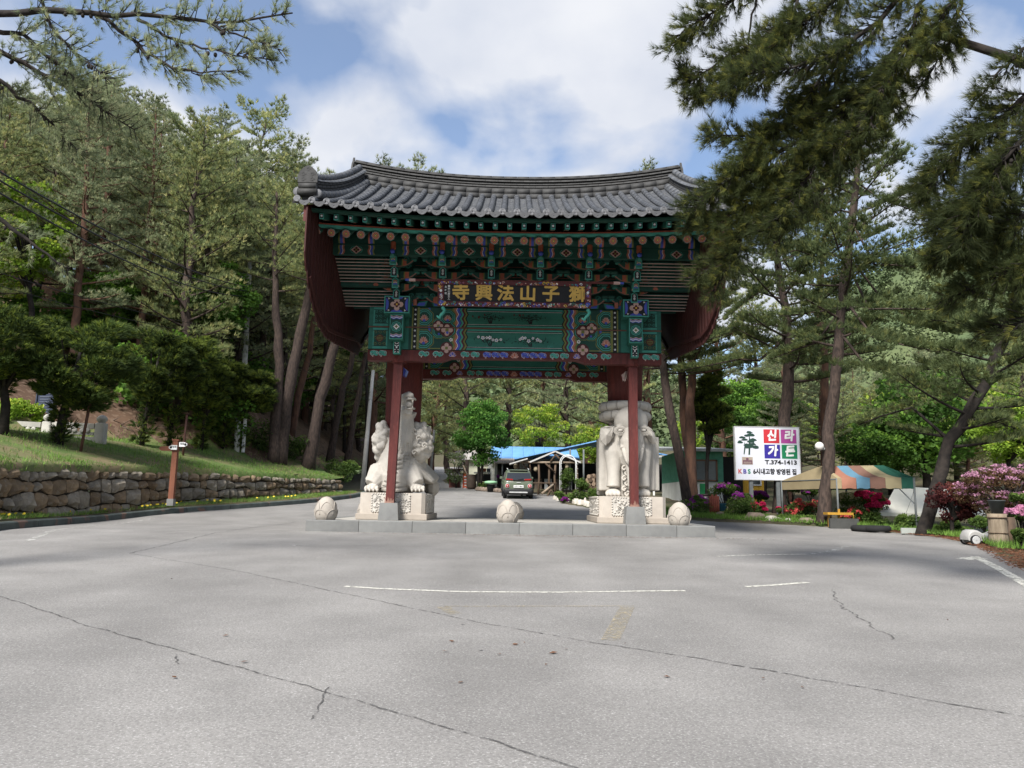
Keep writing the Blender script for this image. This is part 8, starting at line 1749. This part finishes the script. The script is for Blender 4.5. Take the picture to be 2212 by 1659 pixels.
for ch, c_, (x0, y0, x1, y1) in (('신', (.48, .03, .04), (922, 267, 1108, 432)), ('라', (.36, .06, .26), (1127, 267, 1310, 432)), ('가', (.035, .025, .24), (926, 450, 1112, 615)), ('든', (.01, .18, .075), (1132, 450, 1315, 615))):
    a, b = bp(x0, y1), bp(x1, y0); m = MB(); m.prism([(a[0], a[1]), (b[0], a[1]), (b[0], b[1]), (a[0], b[1])], bo + bn * .006, EX, EZX, -bn * .004); q = m.build('coloured_square', flatm('square_' + str(c_), c_, .5, .03), bb)
    letters(ch, (b[1] - a[1]) * .82, PLW, q, 'square_letter', bo + bn * .011, EX, EZX, bn, (a[0] + b[0]) / 2, (a[1] + b[1]) / 2, .004, .95, .06, .002, .18, thick=.022)
c_ = bp(1118, 662); letters('T.374-1413', .235, BLACK, bb, 'phone_number', bo + bn * .006, EX, EZX, bn, c_[0], c_[1], .004, 1.22, ext=.002, thick=.007)
for ch, c3_, x in (('K', flatm('letter_red', (.55, .12, .12)), 630), ('B', flatm('letter_blue', (.10, .08, .35)), 686), ('S', flatm('letter_green', (.03, .25, .16)), 738), ('6시내고향 방영된 집', BLACK, 1042)):
    c_ = bp(x, 775); letters(ch, .25, c3_, bb, 'slogan_text', bo + bn * .006, EX, EZX, bn, c_[0], c_[1], .003, .86 if len(ch) > 1 else 1.0, ext=.002, thick=.007)
DGR = flatm('print_dark_green', (.02, .055, .04)); m = MB()
for trunk in ([(735, 575), (755, 575), (765, 400), (752, 330), (745, 400)], [(678, 570), (690, 570), (708, 470), (690, 420), (690, 470)]): m.flat([bp(*q) for q in trunk[::-1]], bo + bn * .0065, EX, EZX)
er = random.Random(2)
for k, (x, y, w, h) in enumerate(((755, 310, 40, 22), (770, 345, 55, 26), (725, 350, 36, 20), (665, 372, 42, 20), (640, 430, 40, 26), (690, 400, 44, 20), (800, 400, 46, 28), (770, 420, 50, 24), (720, 460, 40, 24), (760, 480, 55, 30), (825, 490, 48, 30), (790, 450, 40, 20), (730, 490, 34, 22))):
    pts = [bp(x + w * math.cos(a) * er.uniform(.7, 1.1), y + h * (math.sin(a) if math.sin(a) < 0 else .45 * math.sin(a)) * er.uniform(.7, 1.1)) for a in np.linspace(0, 2 * math.pi, 11, endpoint=False)]; m.flat(pts[::-1], bo + bn * (.0075 + k * .0004), EX, EZX)
m.build('pine_emblem', DGR, bb)
m = MB(); a, b = bp(658, 692), bp(785, 602); m.prism([(a[0], a[1]), (b[0], a[1]), (b[0], b[1]), (a[0], b[1])], bo + bn * .006, EX, EZX, -bn * .004, 0); a, b = bp(666, 685), bp(778, 640); m.flat([(a[0], a[1]), (b[0], a[1]), (b[0], b[1]), (a[0], b[1])], bo + bn * .009, EX, EZX, 1); m.flat([bp(720 + 18 * math.cos(q), 625 - 14 * math.sin(q)) for q in np.linspace(0, 6.28, 10, endpoint=False)], bo + bn * .010, EX, EZX, 1)
for k in range(3): a, b = bp(676, 662 + k * 8), bp(768, 658 + k * 8); m.flat([(a[0], a[1]), (b[0], a[1]), (b[0], b[1]), (a[0], b[1])], bo + bn * .011, EX, EZX, 0)
m.build('plaque_print', [flatm('plaque_tan', (.40, .33, .27)), flatm('plaque_purple', (.15, .07, .10))], bb)
for x in (782, 1102): P = Rc(x, 900, YB); m = MB(); z0 = gz(P[0], YB + .1); m.span((P[0] - .075, YB + .04, z0 - .3), (P[0] + .075, YB + .14, bo[2] - .035)); m.build('post', METAL, bb)
# ---------------- lamp globe on the tall pine
P = at(1770, 964, 27.7); lg = thing('globe_lamp', 'white globe lamp fixed to the tall straight pine', 'lamp', P); m = MB(); m.ball(P, .155, 0, 18, 12); m.build('globe', pm('frosted_white_globe', (.72, .70, .66), (.66, .64, .60), 3, .35), lg); m = MB(); m.tube([P + np.array([.12, .05, -.05]), P + np.array([.40, .30, -.16])], [.06, .03], 8); m.build('bracket', GREYP, lg)
# ---------------- striped canopy
cn = thing('striped_canopy', 'market canopy with faded cream, salmon, blue and green stripes under the pines', 'canopy', (at(1890, 1100, 26.5)[0], 27, gz(13, 27)))
FLp, FRp = at(1808, 1029, 27.3), at(1975, 1036, 25.6); zc = (FLp[2] + FRp[2]) / 2; FLp[2] = FRp[2] = zc; dv = np.array([-.55, 2.9, 0]); BLp, BRp = FLp + dv * 1.25, FRp + dv * 1.25
RLp, RRp = at(1772, 1004, 28.5), at(1909, 1008, 27.3); zr_ = (RLp[2] + RRp[2]) / 2; RLp[2] = RRp[2] = zr_; VD = .36
CL = {'cream': (.36, .29, .17), 'salmon': (.33, .15, .10), 'blue': (.11, .23, .32), 'brown': (.21, .115, .085), 'beige': (.33, .28, .165), 'green': (.018, .095, .065)}
def cloth(n_): return pm('canvas_' + n_, CL[n_], [a * .82 for a in CL[n_]], 1.4, .85, .3, 7, trans=.12)
seq = ['salmon', 'blue', 'brown', 'beige', 'green']; wts = [.26, .44, .64, .84, 1.0]; a = .06
for f, b in zip(seq, wts):
    m = MB(); p, q = FLp + (FRp - FLp) * a, FLp + (FRp - FLp) * b; r, s = RLp + (RRp - RLp) * a, RLp + (RRp - RLp) * b; n = 5; V = []
    for i in range(n + 1):
        for j in range(5): t_ = i / n; u_ = j / 4; top_ = p + (q - p) * t_; rt_ = r + (s - r) * t_; pt = top_ + (rt_ - top_) * u_; pt = pt - np.array([0, 0, .10 * math.sin(math.pi * u_)]); V.append(pt)
        pt = p + (q - p) * t_; V.append(pt - np.array([0, .02 * math.sin(t_ * 9 + a * 30), VD * (1 + .04 * math.sin(t_ * 8 + a * 9))]))
    m.add(V, [(i * 6 + j, i * 6 + 6 + j, i * 6 + 7 + j, i * 6 + 1 + j) for i in range(n) for j in range(4)] + [(i * 6 + 5, i * 6 + 11, i * 6 + 6, i * 6) for i in range(n)], 0, True); m.build('canvas_stripe', cloth(f), cn); a = b
m = MB(); e1 = FLp + (FRp - FLp) * .06; m.add([BLp, FLp, RLp], [(0, 1, 2)]); m.add([FLp, e1, RLp + (RRp - RLp) * .06, RLp], [(0, 1, 2, 3)]); m.add([BLp, FLp, FLp - [0, 0, VD], BLp - [0, 0, VD]], [(3, 2, 1, 0)]); m.add([FLp, e1, e1 - [0, 0, VD], FLp - [0, 0, VD]], [(3, 2, 1, 0)]); m.build('canvas_end', cloth('cream'), cn)
m = MB(); m.add([FRp, BRp, RRp], [(0, 1, 2)]); m.add([BRp, BLp, RLp, RRp], [(0, 1, 2, 3)]); m.add([BRp, BLp, BLp - [0, 0, VD], BRp - [0, 0, VD]], [(0, 1, 2, 3)]); m.add([FRp, BRp, BRp - [0, 0, VD], FRp - [0, 0, VD]], [(0, 1, 2, 3)]); m.build('canvas_back', cloth('green'), cn)
for p in (FLp, FRp, BLp, BRp): m = MB(); m.tube([(p[0], p[1] + .03, gz(p[0], p[1]) - .1), (p[0], p[1] + .03, zc)], .035, 8); m.build('leg', METAL, cn)
for p, q in ((FLp, FRp), (FRp, BRp), (BRp, BLp), (BLp, FLp)): m = MB(); m.tube([p - [0, -.03, .03], q - [0, -.03, .03]], .022, 6); m.build('frame_bar', METAL, cn)
m = MB(); m.tube([FRp - [0, 0, .9], FRp + (BRp - FRp) * .3 - [0, 0, .1]], .018, 6); m.build('brace', METAL, cn)
# white tent roof lower down behind it
wt = thing('white_tent', 'low white tent roof behind the striped canopy and the leaning pine', 'tent', (at(2000, 1100, 29)[0], 29, gz(15.5, 29))); a, b = at(1900, 1106, 28), at(2130, 1112, 28); c = at(1935, 1050, 31); d = at(2100, 1060, 31); zl = (a[2] + b[2]) / 2
for k in range(4): f, g = k / 4, (k + 1) / 4 - .004; p, q = a + (b - a) * f, a + (b - a) * g; r, s = c + (d - c) * f, c + (d - c) * g; p[2] = q[2] = zl; m = MB(); mid1, mid2 = (p + r) / 2 - [0, 0, .06], (q + s) / 2 - [0, 0, .06]; m.add([p, q, mid2, mid1, s, r], [(0, 1, 2, 3), (3, 2, 4, 5)], 0, True); m.add([p, q, q - [0, 0, .12], p - [0, 0, .12]], [(3, 2, 1, 0)]); m.build('roof_panel', pm('white_tarpaulin', (.74, .72, .62), (.66, .64, .54), 1, .7, trans=.15), wt)
for p in (a, b): m = MB(); m.tube([(p[0], 28, gz(p[0], 28) - 1), (p[0], 28, zl)], .03, 6); m.build('pole', METAL, wt)
# clutter under the canopy
P = Sc(260, 1010, 27.3); z0 = gz(P[0], 27.3); yt = thing('yellow_bench', 'yellow framed bench beside the foot of the tall pine', 'bench', (P[0], 27.3, z0)); m = MB(); m.span((Sc(145, 1000, 27)[0], 27.1, z0 + .42), (Sc(370, 1000, 27)[0], 27.5, z0 + .50)); m.build('seat', flatm('yellow_wood', (.48, .26, .035)), yt)
for x in (150, 240, 360): q = Sc(x, 1000, 27.2)[0]; m = MB(); m.span((q - .03, 27.25, z0), (q + .03, 27.31, z0 + (.42 if x != 240 else .62))); m.build('leg', flatm('yellow_wood', (.48, .26, .035)), yt)
m = MB(); m.span((Sc(150, 1060, 26.9)[0], 26.85, z0 - .05), (Sc(400, 1060, 26.9)[0], 27.0, z0 + .30)); o = m.build('dark_crate', pm('dark_grey_board', (.07, .07, .065), None, 3)); tag(o, 'long dark grey crate in front of the yellow bench', 'crate')
for k, x in enumerate((455, 560)): P = Sc(x, 1085, 25.9 - .3 * k); z0 = gz(P[0], P[1]); m = MB(); m.tube([(P[0] + .34 * math.cos(q), P[1] + .34 * math.sin(q), z0 + .10 + .02 * k) for q in np.linspace(0, 2 * math.pi, 19)], .105, 8, cap=False); o = m.build('old_tyre', RUB); tag(o, ('old black tyre lying under the canopy, the one nearer the yellow bench', 'old black tyre lying under the canopy, nearer the leaning pine')[k], 'tyre', 'old tyres under the canopy')
wb = thing('white_bench', 'low white board bench behind the foot of the leaning pine', 'bench', (Sc(900, 1110, 24.6)[0], 24.6, gz(12.6, 24.6))); a, b = Sc(772, 1058, 24.6), Sc(1060, 1112, 24.6); m = MB(); m.span((a[0], 24.6, b[2]), (b[0], 24.66, a[2])); m.build('back_board', pm('dull_white_board', (.36, .38, .35), (.28, .30, .27), 2, .7), wb)
for x in (a[0] + .1, b[0] - .1): m = MB(); m.span((x - .03, 24.67, gz(x, 24.6) - .1), (x + .03, 24.73, a[2])); m.build('leg', METAL, wb)
# toy car, stump, bucket
P = Sc(1440, 1180, 18.8); z0 = gz(P[0], 18.8) + .02; tc_ = thing('toy_car', 'white plastic ride-on toy car parked in the weeds by the stump', 'toy car', (P[0], 18.8, z0)); px0, px1 = Sc(1322, 1100, 18.8)[0], Sc(1640, 1100, 18.8)[0]; L_ = px1 - px0; k_ = L_ / .9
prof = [(0, .10), (0, .22), (.05, .31), (.14, .35), (.24, .33), (.34, .27), (.46, .25), (.58, .26), (.68, .31), (.78, .31), (.87, .26), (.90, .18), (.90, .10)]
for s in (0, 1): pass
m = MB(); V = []
for (x, z) in prof:
    V += [(px0 + x * k_, 18.62, z0 + z * k_ * .85), (px0 + x * k_, 18.66, z0 + z * k_), (px0 + x * k_, 18.98, z0 + z * k_), (px0 + x * k_, 19.02, z0 + z * k_ * .85)]
n = len(prof); m.add(V, [(4 * i + j, 4 * i + 4 + j, 4 * i + 5 + j, 4 * i + 1 + j) for i in range(n - 1) for j in range(3)][::1] + [tuple(4 * i for i in range(n))[::-1], tuple(4 * i + 3 for i in range(n))], 0, True); m.s[-1] = m.s[-2] = False; m.build('body', pm('grubby_white_plastic', (.40, .39, .37), (.31, .30, .28), 3, .5), tc_)
for x in (.14, .66):
    for y in (18.60, 19.03):
        m = MB(); m.lathe([(.05, -.035), (.105, -.035), (.12, -.02), (.12, .03)], (px0 + x * k_, y, z0 + .10), 16, 0, True, 'y'); w = m.build('wheel', RUB, tc_); m = MB(); [m.prism([(-.008, 0), (.008, 0), (.010, .085), (-.010, .085)], (px0 + x * k_, y - .04, z0 + .10), np.array([math.cos(q), 0, math.sin(q)]), np.array([-math.sin(q), 0, math.cos(q)]), (0, .01, 0)) for q in np.linspace(0, 2 * math.pi, 6)[:5]]; m.lathe([(.075, -.038), (.095, -.04), (.1, -.03)], (px0 + x * k_, y, z0 + .10), 14, 0, True, 'y'); m.build('rim', SILV, w)
m = MB(); m.prism([(0, 0), (.10, .02), (.06, .09), (.02, .10)], (px0 + .30 * k_, 18.68, z0 + .27 * k_), EX, EZX, (0, .25, 0)); m.build('windscreen', GLASS, tc_)
P = Sc(1640, 1180, 18.0); z0 = gz(P[0], 18.0); st_ = thing('tree_stump', 'cut tree stump bound with a cord at the right verge', 'stump', (P[0], 18.0, z0)); h = Sc(1640, 935, 18.0)[2] - z0; r = .20
m = MB(); m.lathe([(r * 1.12, -.1), (r, h * .3), (r * .95, h * .8), (r, h)], (P[0] - .05, 18.0, z0), 18); m.v = [tuple(np.array(q) + .02 * noise.noise(Vector(q) * 6) * np.array([1, 1, 0])) for q in m.v]; m.build('pale_log', pm('pale_stump_bark', (.30, .24, .17), (.17, .13, .09), 2.5, .95, .7, 12, stretch=(3, 3, .6)), st_)
m = MB(); m.lathe([(.19, -.1), (.17, h * .9)], (P[0] + .26, 18.15, z0), 14); m.build('dark_log', WOOD, st_)
m = MB(); m.tube([(P[0] - .05 + (r + .012) * math.cos(q), 18.0 + (r + .012) * math.sin(q), z0 + h * .88) for q in np.linspace(0, 2 * math.pi, 19)], .014, 5, cap=False); m.tube([(P[0] - .05 + (r + .012) * math.cos(q), 18.0 + (r + .012) * math.sin(q), z0 + h * .42) for q in np.linspace(0, 2 * math.pi, 19)], .010, 5, cap=False); m.build('cord', WOOD, st_)
bk = thing('black_pot', 'black plastic pot standing on the cut stump', 'plant pot', (P[0] - .03, 18.0, z0 + h)); h2 = Sc(1640, 818, 18.0)[2] - z0 - h; m = MB(); m.lathe([(.12, 0), (.17, h2 * .9), (.185, h2 * .92), (.185, h2), (.16, h2)], (P[0] - .03, 18.0, z0 + h + .002), 18); m.build('pot', pm('grey_black_plastic', (.05, .055, .055), None, 3, .6), bk)
# ---------------- left side: signpost, poles, balustrade, box, wires
Y = 28.6; B0 = at(370, 1079, Y); T0 = at(381, 952, Y); gzv = B0[2]; sp = thing('trail_signpost', 'brown wooden signpost with two white arrow signs at the kerb', 'signpost', (B0[0], Y, gzv)); SPB = pm('signpost_brown', (.20, .075, .04), (.15, .055, .032), 2, .7, stretch=(4, 4, .6))
m = MB(); m.bar(B0 + [0, 0, -.05], T0, .19, .16); m.build('post', SPB, sp); m = MB(); m.box((B0[0], Y, gzv - .1), (.24, .22, .25)); m.build('footing', GRANITE_GREY, sp); m = MB(); m.box((T0[0], Y, T0[2] + .02), (.24, .2, .06)); m.build('cap', SPB, sp)
def arrow(x0, x1, yc_, tip, hgt, mat, name):
    a, b = at(x0, yc_, Y - .12), at(x1, yc_, Y - .12); z = a[2]; h = hgt; pts = [(a[0], z - h), (b[0], z - h), (b[0], z + h), (a[0], z + h)]
    if tip < 0: pts = [(a[0] + .10, z - h), (b[0], z - h), (b[0], z + h), (a[0] + .10, z + h), (a[0], z + h * .4), (a[0], z - h * .4)]
    if tip > 0: pts = [(a[0], z - h), (b[0] - .10, z - h), (b[0], z - h * .4), (b[0], z + h * .4), (b[0] - .10, z + h), (a[0], z + h)]
    m = MB(); m.prism(pts, (0, Y - .12, 0), EX, EZX, (0, .04, 0)); return m.build(name, mat, sp), a, b
arrow(344, 382, 968.5, -1, .085, SPB, 'arrow_board'); 
for x0, x1, yc_, tip, txt in ((366, 383, 966.5, -1, '탐방로'), (387, 404, 960, 1, '법흥사')):
    o, a, b = arrow(x0, x1, yc_, tip, .085, PLW, 'arrow_sign'); 
    if tip < 0: o.location.y -= .045
    yy = Y - .125 - (.045 if tip < 0 else 0); q = letters(txt, .082, BLACK, o, 'sign_lettering', (a[0], yy, a[2]), EX, EZX, np.array([0, -1.0, 0]), .15 + .02 * (tip < 0), .02, .001, 1.0, ext=.001); m = MB(); m.flat([(c_ * .045, s_ * .045) for c_, s_ in [(math.cos(t), math.sin(t)) for t in np.linspace(0, 6.28, 12, endpoint=False)]], ((a[0] + .07) if tip < 0 else (b[0] - .06), yy - .002, a[2]), EX, EZX); m.build('arrow_dot', BLACK, o)
def pole(label, x0, y0, x1, y1, Y, r0, r1, mat, name='pole', cat='pole', extra=None, dY=0):
    a, b = at(x0, y0, Y), at(x1, y1, Y + dY); a[2] = min(a[2], gz(a[0], Y) + .0); t = thing(name, label, cat, a); m = MB(); m.tube([a - [0, 0, .2], (a + b) / 2, b], [r0, (r0 + r1) / 2, r1], 10); m.build('shaft', mat, t); return t, a, b
RUST = pm('rusty_pipe', (.10, .045, .032), (.07, .032, .025), 3, .7)
pole('rust brown leaning pole in front of the balustrade', 174, 966, 201, 840, 27.4, .05, .05, RUST, 'leaning_pole'); t, a, b = pole('short rust brown pole behind the signpost', 396, 973, 404, 893, 33.5, .05, .045, RUST, 'short_pole'); m = MB(); m.box(b, (.16, .16, .04)); m.build('cap', RUST, t)
t, a, b = pole('white concrete marker post beside the rightmost yew', 512, 967, 514, 903, 38.5, .14, .14, WALLW, 'marker_post', 'post'); m = MB(); m.bevbox((a[0] + .28, 38.6, (a[2] + b[2]) / 2), (.14, .14, b[2] - a[2]), .02); m.build('rail_post', PLW, t)
CONC = pm('concrete_pole', (.44, .43, .41), (.33, .32, .30), 2, .85); up1, ua, ub_ = pole('grey concrete utility pole leaning on the litter slope left of the dragon', 784, 1018, 806, 800, 46, .15, .10, CONC, 'utility_pole', 'utility pole')
up2, va, vb = pole('tall weathered utility pole half hidden by yews and creeper', 520, 960, 540, 560, 41, .17, .12, pm('mottled_concrete', (.46, .45, .42), (.20, .20, .16), 3, .85), 'utility_pole', 'utility pole'); up3, _, wb_ = pole('thin pale pole at the far road seen through the gate', 930, 1008, 938, 926, 75, .14, .10, CONC, 'utility_pole', 'utility pole')
m = MB(); m.lathe([(.16, -.3), (.16, .3)], vb + [-.25, -.1, -1.2], 12); m.build('transformer', GREYP, up2)
WIRE = flatm('black_cable', (.015, .015, .016), .6)
def wire(label, a, b, sag, r, group='overhead cables'):
    a, b = np.array(a), np.array(b); m = MB(); m.tube([a + (b - a) * t - np.array([0, 0, sag * 4 * t * (1 - t)]) for t in np.linspace(0, 1, 22)], r, 5); o = m.build('cable', WIRE); tag(o, label, 'cable', group)
wire('topmost of three black cables sloping down from the left edge', at(-120, 300, 14), at(545, 622, 41), .5, .024); wire('middle of three black cables sloping down from the left edge', at(-120, 318, 14), at(545, 630, 41), .6, .024); wire('lowest of three black cables sloping down from the left edge', at(-120, 345, 14), at(540, 640, 41), .7, .024)
wire('thin upper cable crossing behind the yews', at(-60, 570, 26), at(545, 720, 41), .3, .014); wire('thin lower cable crossing behind the yews', at(-60, 600, 26), at(545, 735, 41), .3, .014)
for k in range(4): wire(('first', 'second', 'third', 'fourth')[k] + ' thin cable from the top, between the two utility poles', at(545, 640 + 26 * k, 41), at(805, 822 + 14 * k, 46), .5, .012)
# stone balustrade on the bank
bs = thing('stone_balustrade', 'pale stone balustrade with carved posts behind the yews', 'balustrade', (at(150, 940, 30)[0], 30, gz(at(150, 940, 30)[0], 30))); YBq = 30.5; OLDS = pm('old_pale_stone', (.48, .46, .42), (.33, .32, .29), 2, .9, .4, 30, rnd=.08); pxs = (-22, 102, 217)
for x in pxs:
    p = at(x, 944, YBq); top = at(x, 914 if x > 200 else 911, YBq); m = MB(); m.bevbox((p[0], YBq, (p[2] + top[2]) / 2 - .15), (.36, .36, top[2] - p[2] + .3), .03); m.build('post', OLDS, bs); m = MB(); m.lathe([(.12, 0), (.14, .04), (.20, .12), (.20, .20), (.13, .28), (.05, .32)], (p[0], YBq, top[2]), 12); m.build('lotus_cap', OLDS, bs)
for i in range(2):
    a, b = at(pxs[i] + 11, 913 + 3 * i, YBq), at(pxs[i + 1] - 11, 918 + 3 * i, YBq); m = MB(); m.bar(a, b, .22, .20); m.build('top_rail', OLDS, bs); m = MB(); m.bar(a - [0, 0, .30], b - [0, 0, .30], .18, .12); m.build('lower_rail', OLDS, bs)
    for k in range(3):
        q = a + (b - a) * (.2 + .3 * k) - np.array([0, .1, .20]); m = MB(); 
        for s in (-1, 1): m.lathe([(.02, -.02), (.10, -.02), (.10, .03)], q + np.array([s * .11, 0, 0]), 12, 0, True, 'y')
        m.build('cloud_bracket', OLDS, bs)
    m = MB(); m.span((a[0], YBq - .04, a[2] - 1.0), (b[0], YBq + .04, b[2] - .42)); m.build('infill_slab', OLDS, bs)
a, b = at(76, 906, 32.5), at(116, 850, 32.5); nb = thing('information_board', 'dark navy information board behind the balustrade', 'sign', (a[0], 32.5, gz(a[0], 32.5))); m = MB(); m.span((a[0], 32.5, a[2] - .2), (b[0], 32.7, b[2])); m.build('board', pm('navy_board', (.035, .045, .08), (.028, .036, .065), 3, .5), nb)
m = MB(); m.span((a[0] - .05, 32.45, a[2] - .6), (a[0] - .002, 32.75, b[2] + .04)); m.span((b[0] + .002, 32.45, a[2] - .6), (b[0] + .05, 32.75, b[2] + .04)); m.build('frame', pm('navy_frame', (.05, .06, .09), None, 3), nb)
for k in range(9): m = MB(); m.span((a[0] + .1, 32.488, b[2] - .12 - k * .11), (b[0] - .1, 32.496, b[2] - .17 - k * .11)); m.build('text_line', pm('faint_print', (.10, .115, .15), None, 8), nb)
# ---------------- grass, dandelions, weeds
GRASS = [leafm('grass_blades', (.135, .235, .042), (.095, .17, .032), .3, 0, .3), leafm('dry_grass_blades', (.25, .21, .10), (.18, .15, .075), .3, 0, .3)]
rng = np.random.default_rng(5)
def blades(P, h, w): return tufts(P, norm_(np.array([0, 0, 1.0]) + .35 * rng.normal(size=P.shape)), 1, h, w, .25)
nI = len(FR); Vb3 = Vb.reshape(nI, nd, 3); n = 90000; fi = rng.uniform(0, nI - 1.01, n); i0 = fi.astype(int); dmax = 12; fj = rng.uniform(0, 1, n) ** .8 * dmax; j0 = fj.astype(int); a_ = (fi - i0)[:, None]; b_ = (fj - j0)[:, None]
P = (Vb3[i0, j0] * (1 - a_) + Vb3[i0 + 1, j0] * a_) * (1 - b_) + (Vb3[i0, j0 + 1] * (1 - a_) + Vb3[i0 + 1, j0 + 1] * a_) * b_
dist, par = seg_dist(P[:, :2], FOOT); keep = (dist < np.interp(par, np.arange(len(FLAT)), FLAT) + 1.0) & (P[:, 1] > 15) & (P[:, 1] < 60); P = P[keep]; nzv = np.array([noise.noise(Vector((p[0] * .45, p[1] * .45, 0))) + .25 * noise.noise(Vector((p[0] * 1.7, p[1] * 1.7, 5))) for p in P]); th = rng.random(len(P)) < np.clip(.62 + nzv * 1.3, .08, 1); P = P[th]; dry = rng.random(len(P)) < np.clip(.30 - nzv[th] * .9, .03, .9)
o = link_mesh('grass', tri_mesh('grass', [blades(P[~dry], .17, .022), blades(P[dry], .13, .018)], GRASS)); tag(o, 'patchy spring grass on the bank above the stone wall', 'grass', kind='stuff')
def along(poly, n, lo, hi, zadd):
    R_ = resample(np.array(poly), .3); i = rng.integers(0, len(R_) - 1, n); t = np.array([nrm(R_[k + 1] - R_[k]) for k in range(len(R_) - 1)])[i]; nl = np.stack([-t[:, 1], t[:, 0]], 1); q = R_[i] + (R_[np.minimum(i + 1, len(R_) - 1)] - R_[i]) * rng.random((n, 1)) + nl * rng.uniform(lo, hi, (n, 1)); return np.c_[q, [rz(y) + zadd for y in q[:, 1]]]
P = along(KERB[2:11], 16000, .26, 1.5, .22); d_ = rng.random(len(P)) < .3
o = link_mesh('grass', tri_mesh('verge_grass', [blades(P[~d_], .16, .018), blades(P[d_], .12, .016)], GRASS)); tag(o, 'weedy verge between the kerb and the stone wall', 'grass', kind='stuff')
P = along(RIGHT[4:15][::-1], 17000, .15, 2.6, .08); P = P[rng.random(len(P)) < .9]; o = link_mesh('grass', tri_mesh('right_grass', [blades(P, .20, .026)], [GRASS[0]])); tag(o, 'weeds along the right edge of the forecourt', 'grass', kind='stuff')
P = along(RIGHT[3:9][::-1], 3500, -.15, .7, .05); o = link_mesh('needle_litter', tri_mesh('needle_litter', [tufts(P, unit(len(P)) * [1, 1, .1], 2, .09, .012, .1)], [pm('rusty_needles', (.20, .085, .045))])); tag(o, 'rusty fallen needles along the right verge', 'litter', kind='stuff')
m = MB()
for k in range(60):
    p = along(KERB[3:9], 1, .28, 1.1, .34)[0] if k % 3 else along([KERB[5], KERB[6]], 1, .28, .8, .34)[0]; m.flat([(.045 * math.cos(t), .035 * math.sin(t)) for t in np.linspace(0, 6.28, 7, endpoint=False)], p, EX, nrm(np.array([0, .5, .8])))
o = m.build('dandelions', flatm('dandelion_yellow', (.75, .55, .02))); tag(o, 'yellow dandelions in the verge below the wall', 'flowers', kind='stuff')
m = MB()                         # dry sticks and brush on the slope and bank
for k in range(240):
    px, py = (random.uniform(610, 830), random.uniform(790, 1030)) if k < 170 else (random.uniform(235, 420), random.uniform(880, 950)); p = hit(px, py, lambda a, b: terrain(a, b), 30, 70, .5); a = random.uniform(0, 6.28); l = random.uniform(.3, 1.3); q = p + np.array([l * math.cos(a), l * .5 * math.sin(a), random.uniform(-.1, .4)]); m.tube([p + [0, 0, .04], q + [0, 0, .06]], [.022, .008], 4, k % 2)
o = m.build('brushwood', [pm('dry_twig', (.20, .16, .125), (.14, .11, .09), 3, .9), pm('dark_twig', (.09, .065, .05), None, 3, .9)]); tag(o, 'dry sticks and brushwood strewn over the litter slope', 'brushwood', kind='stuff')
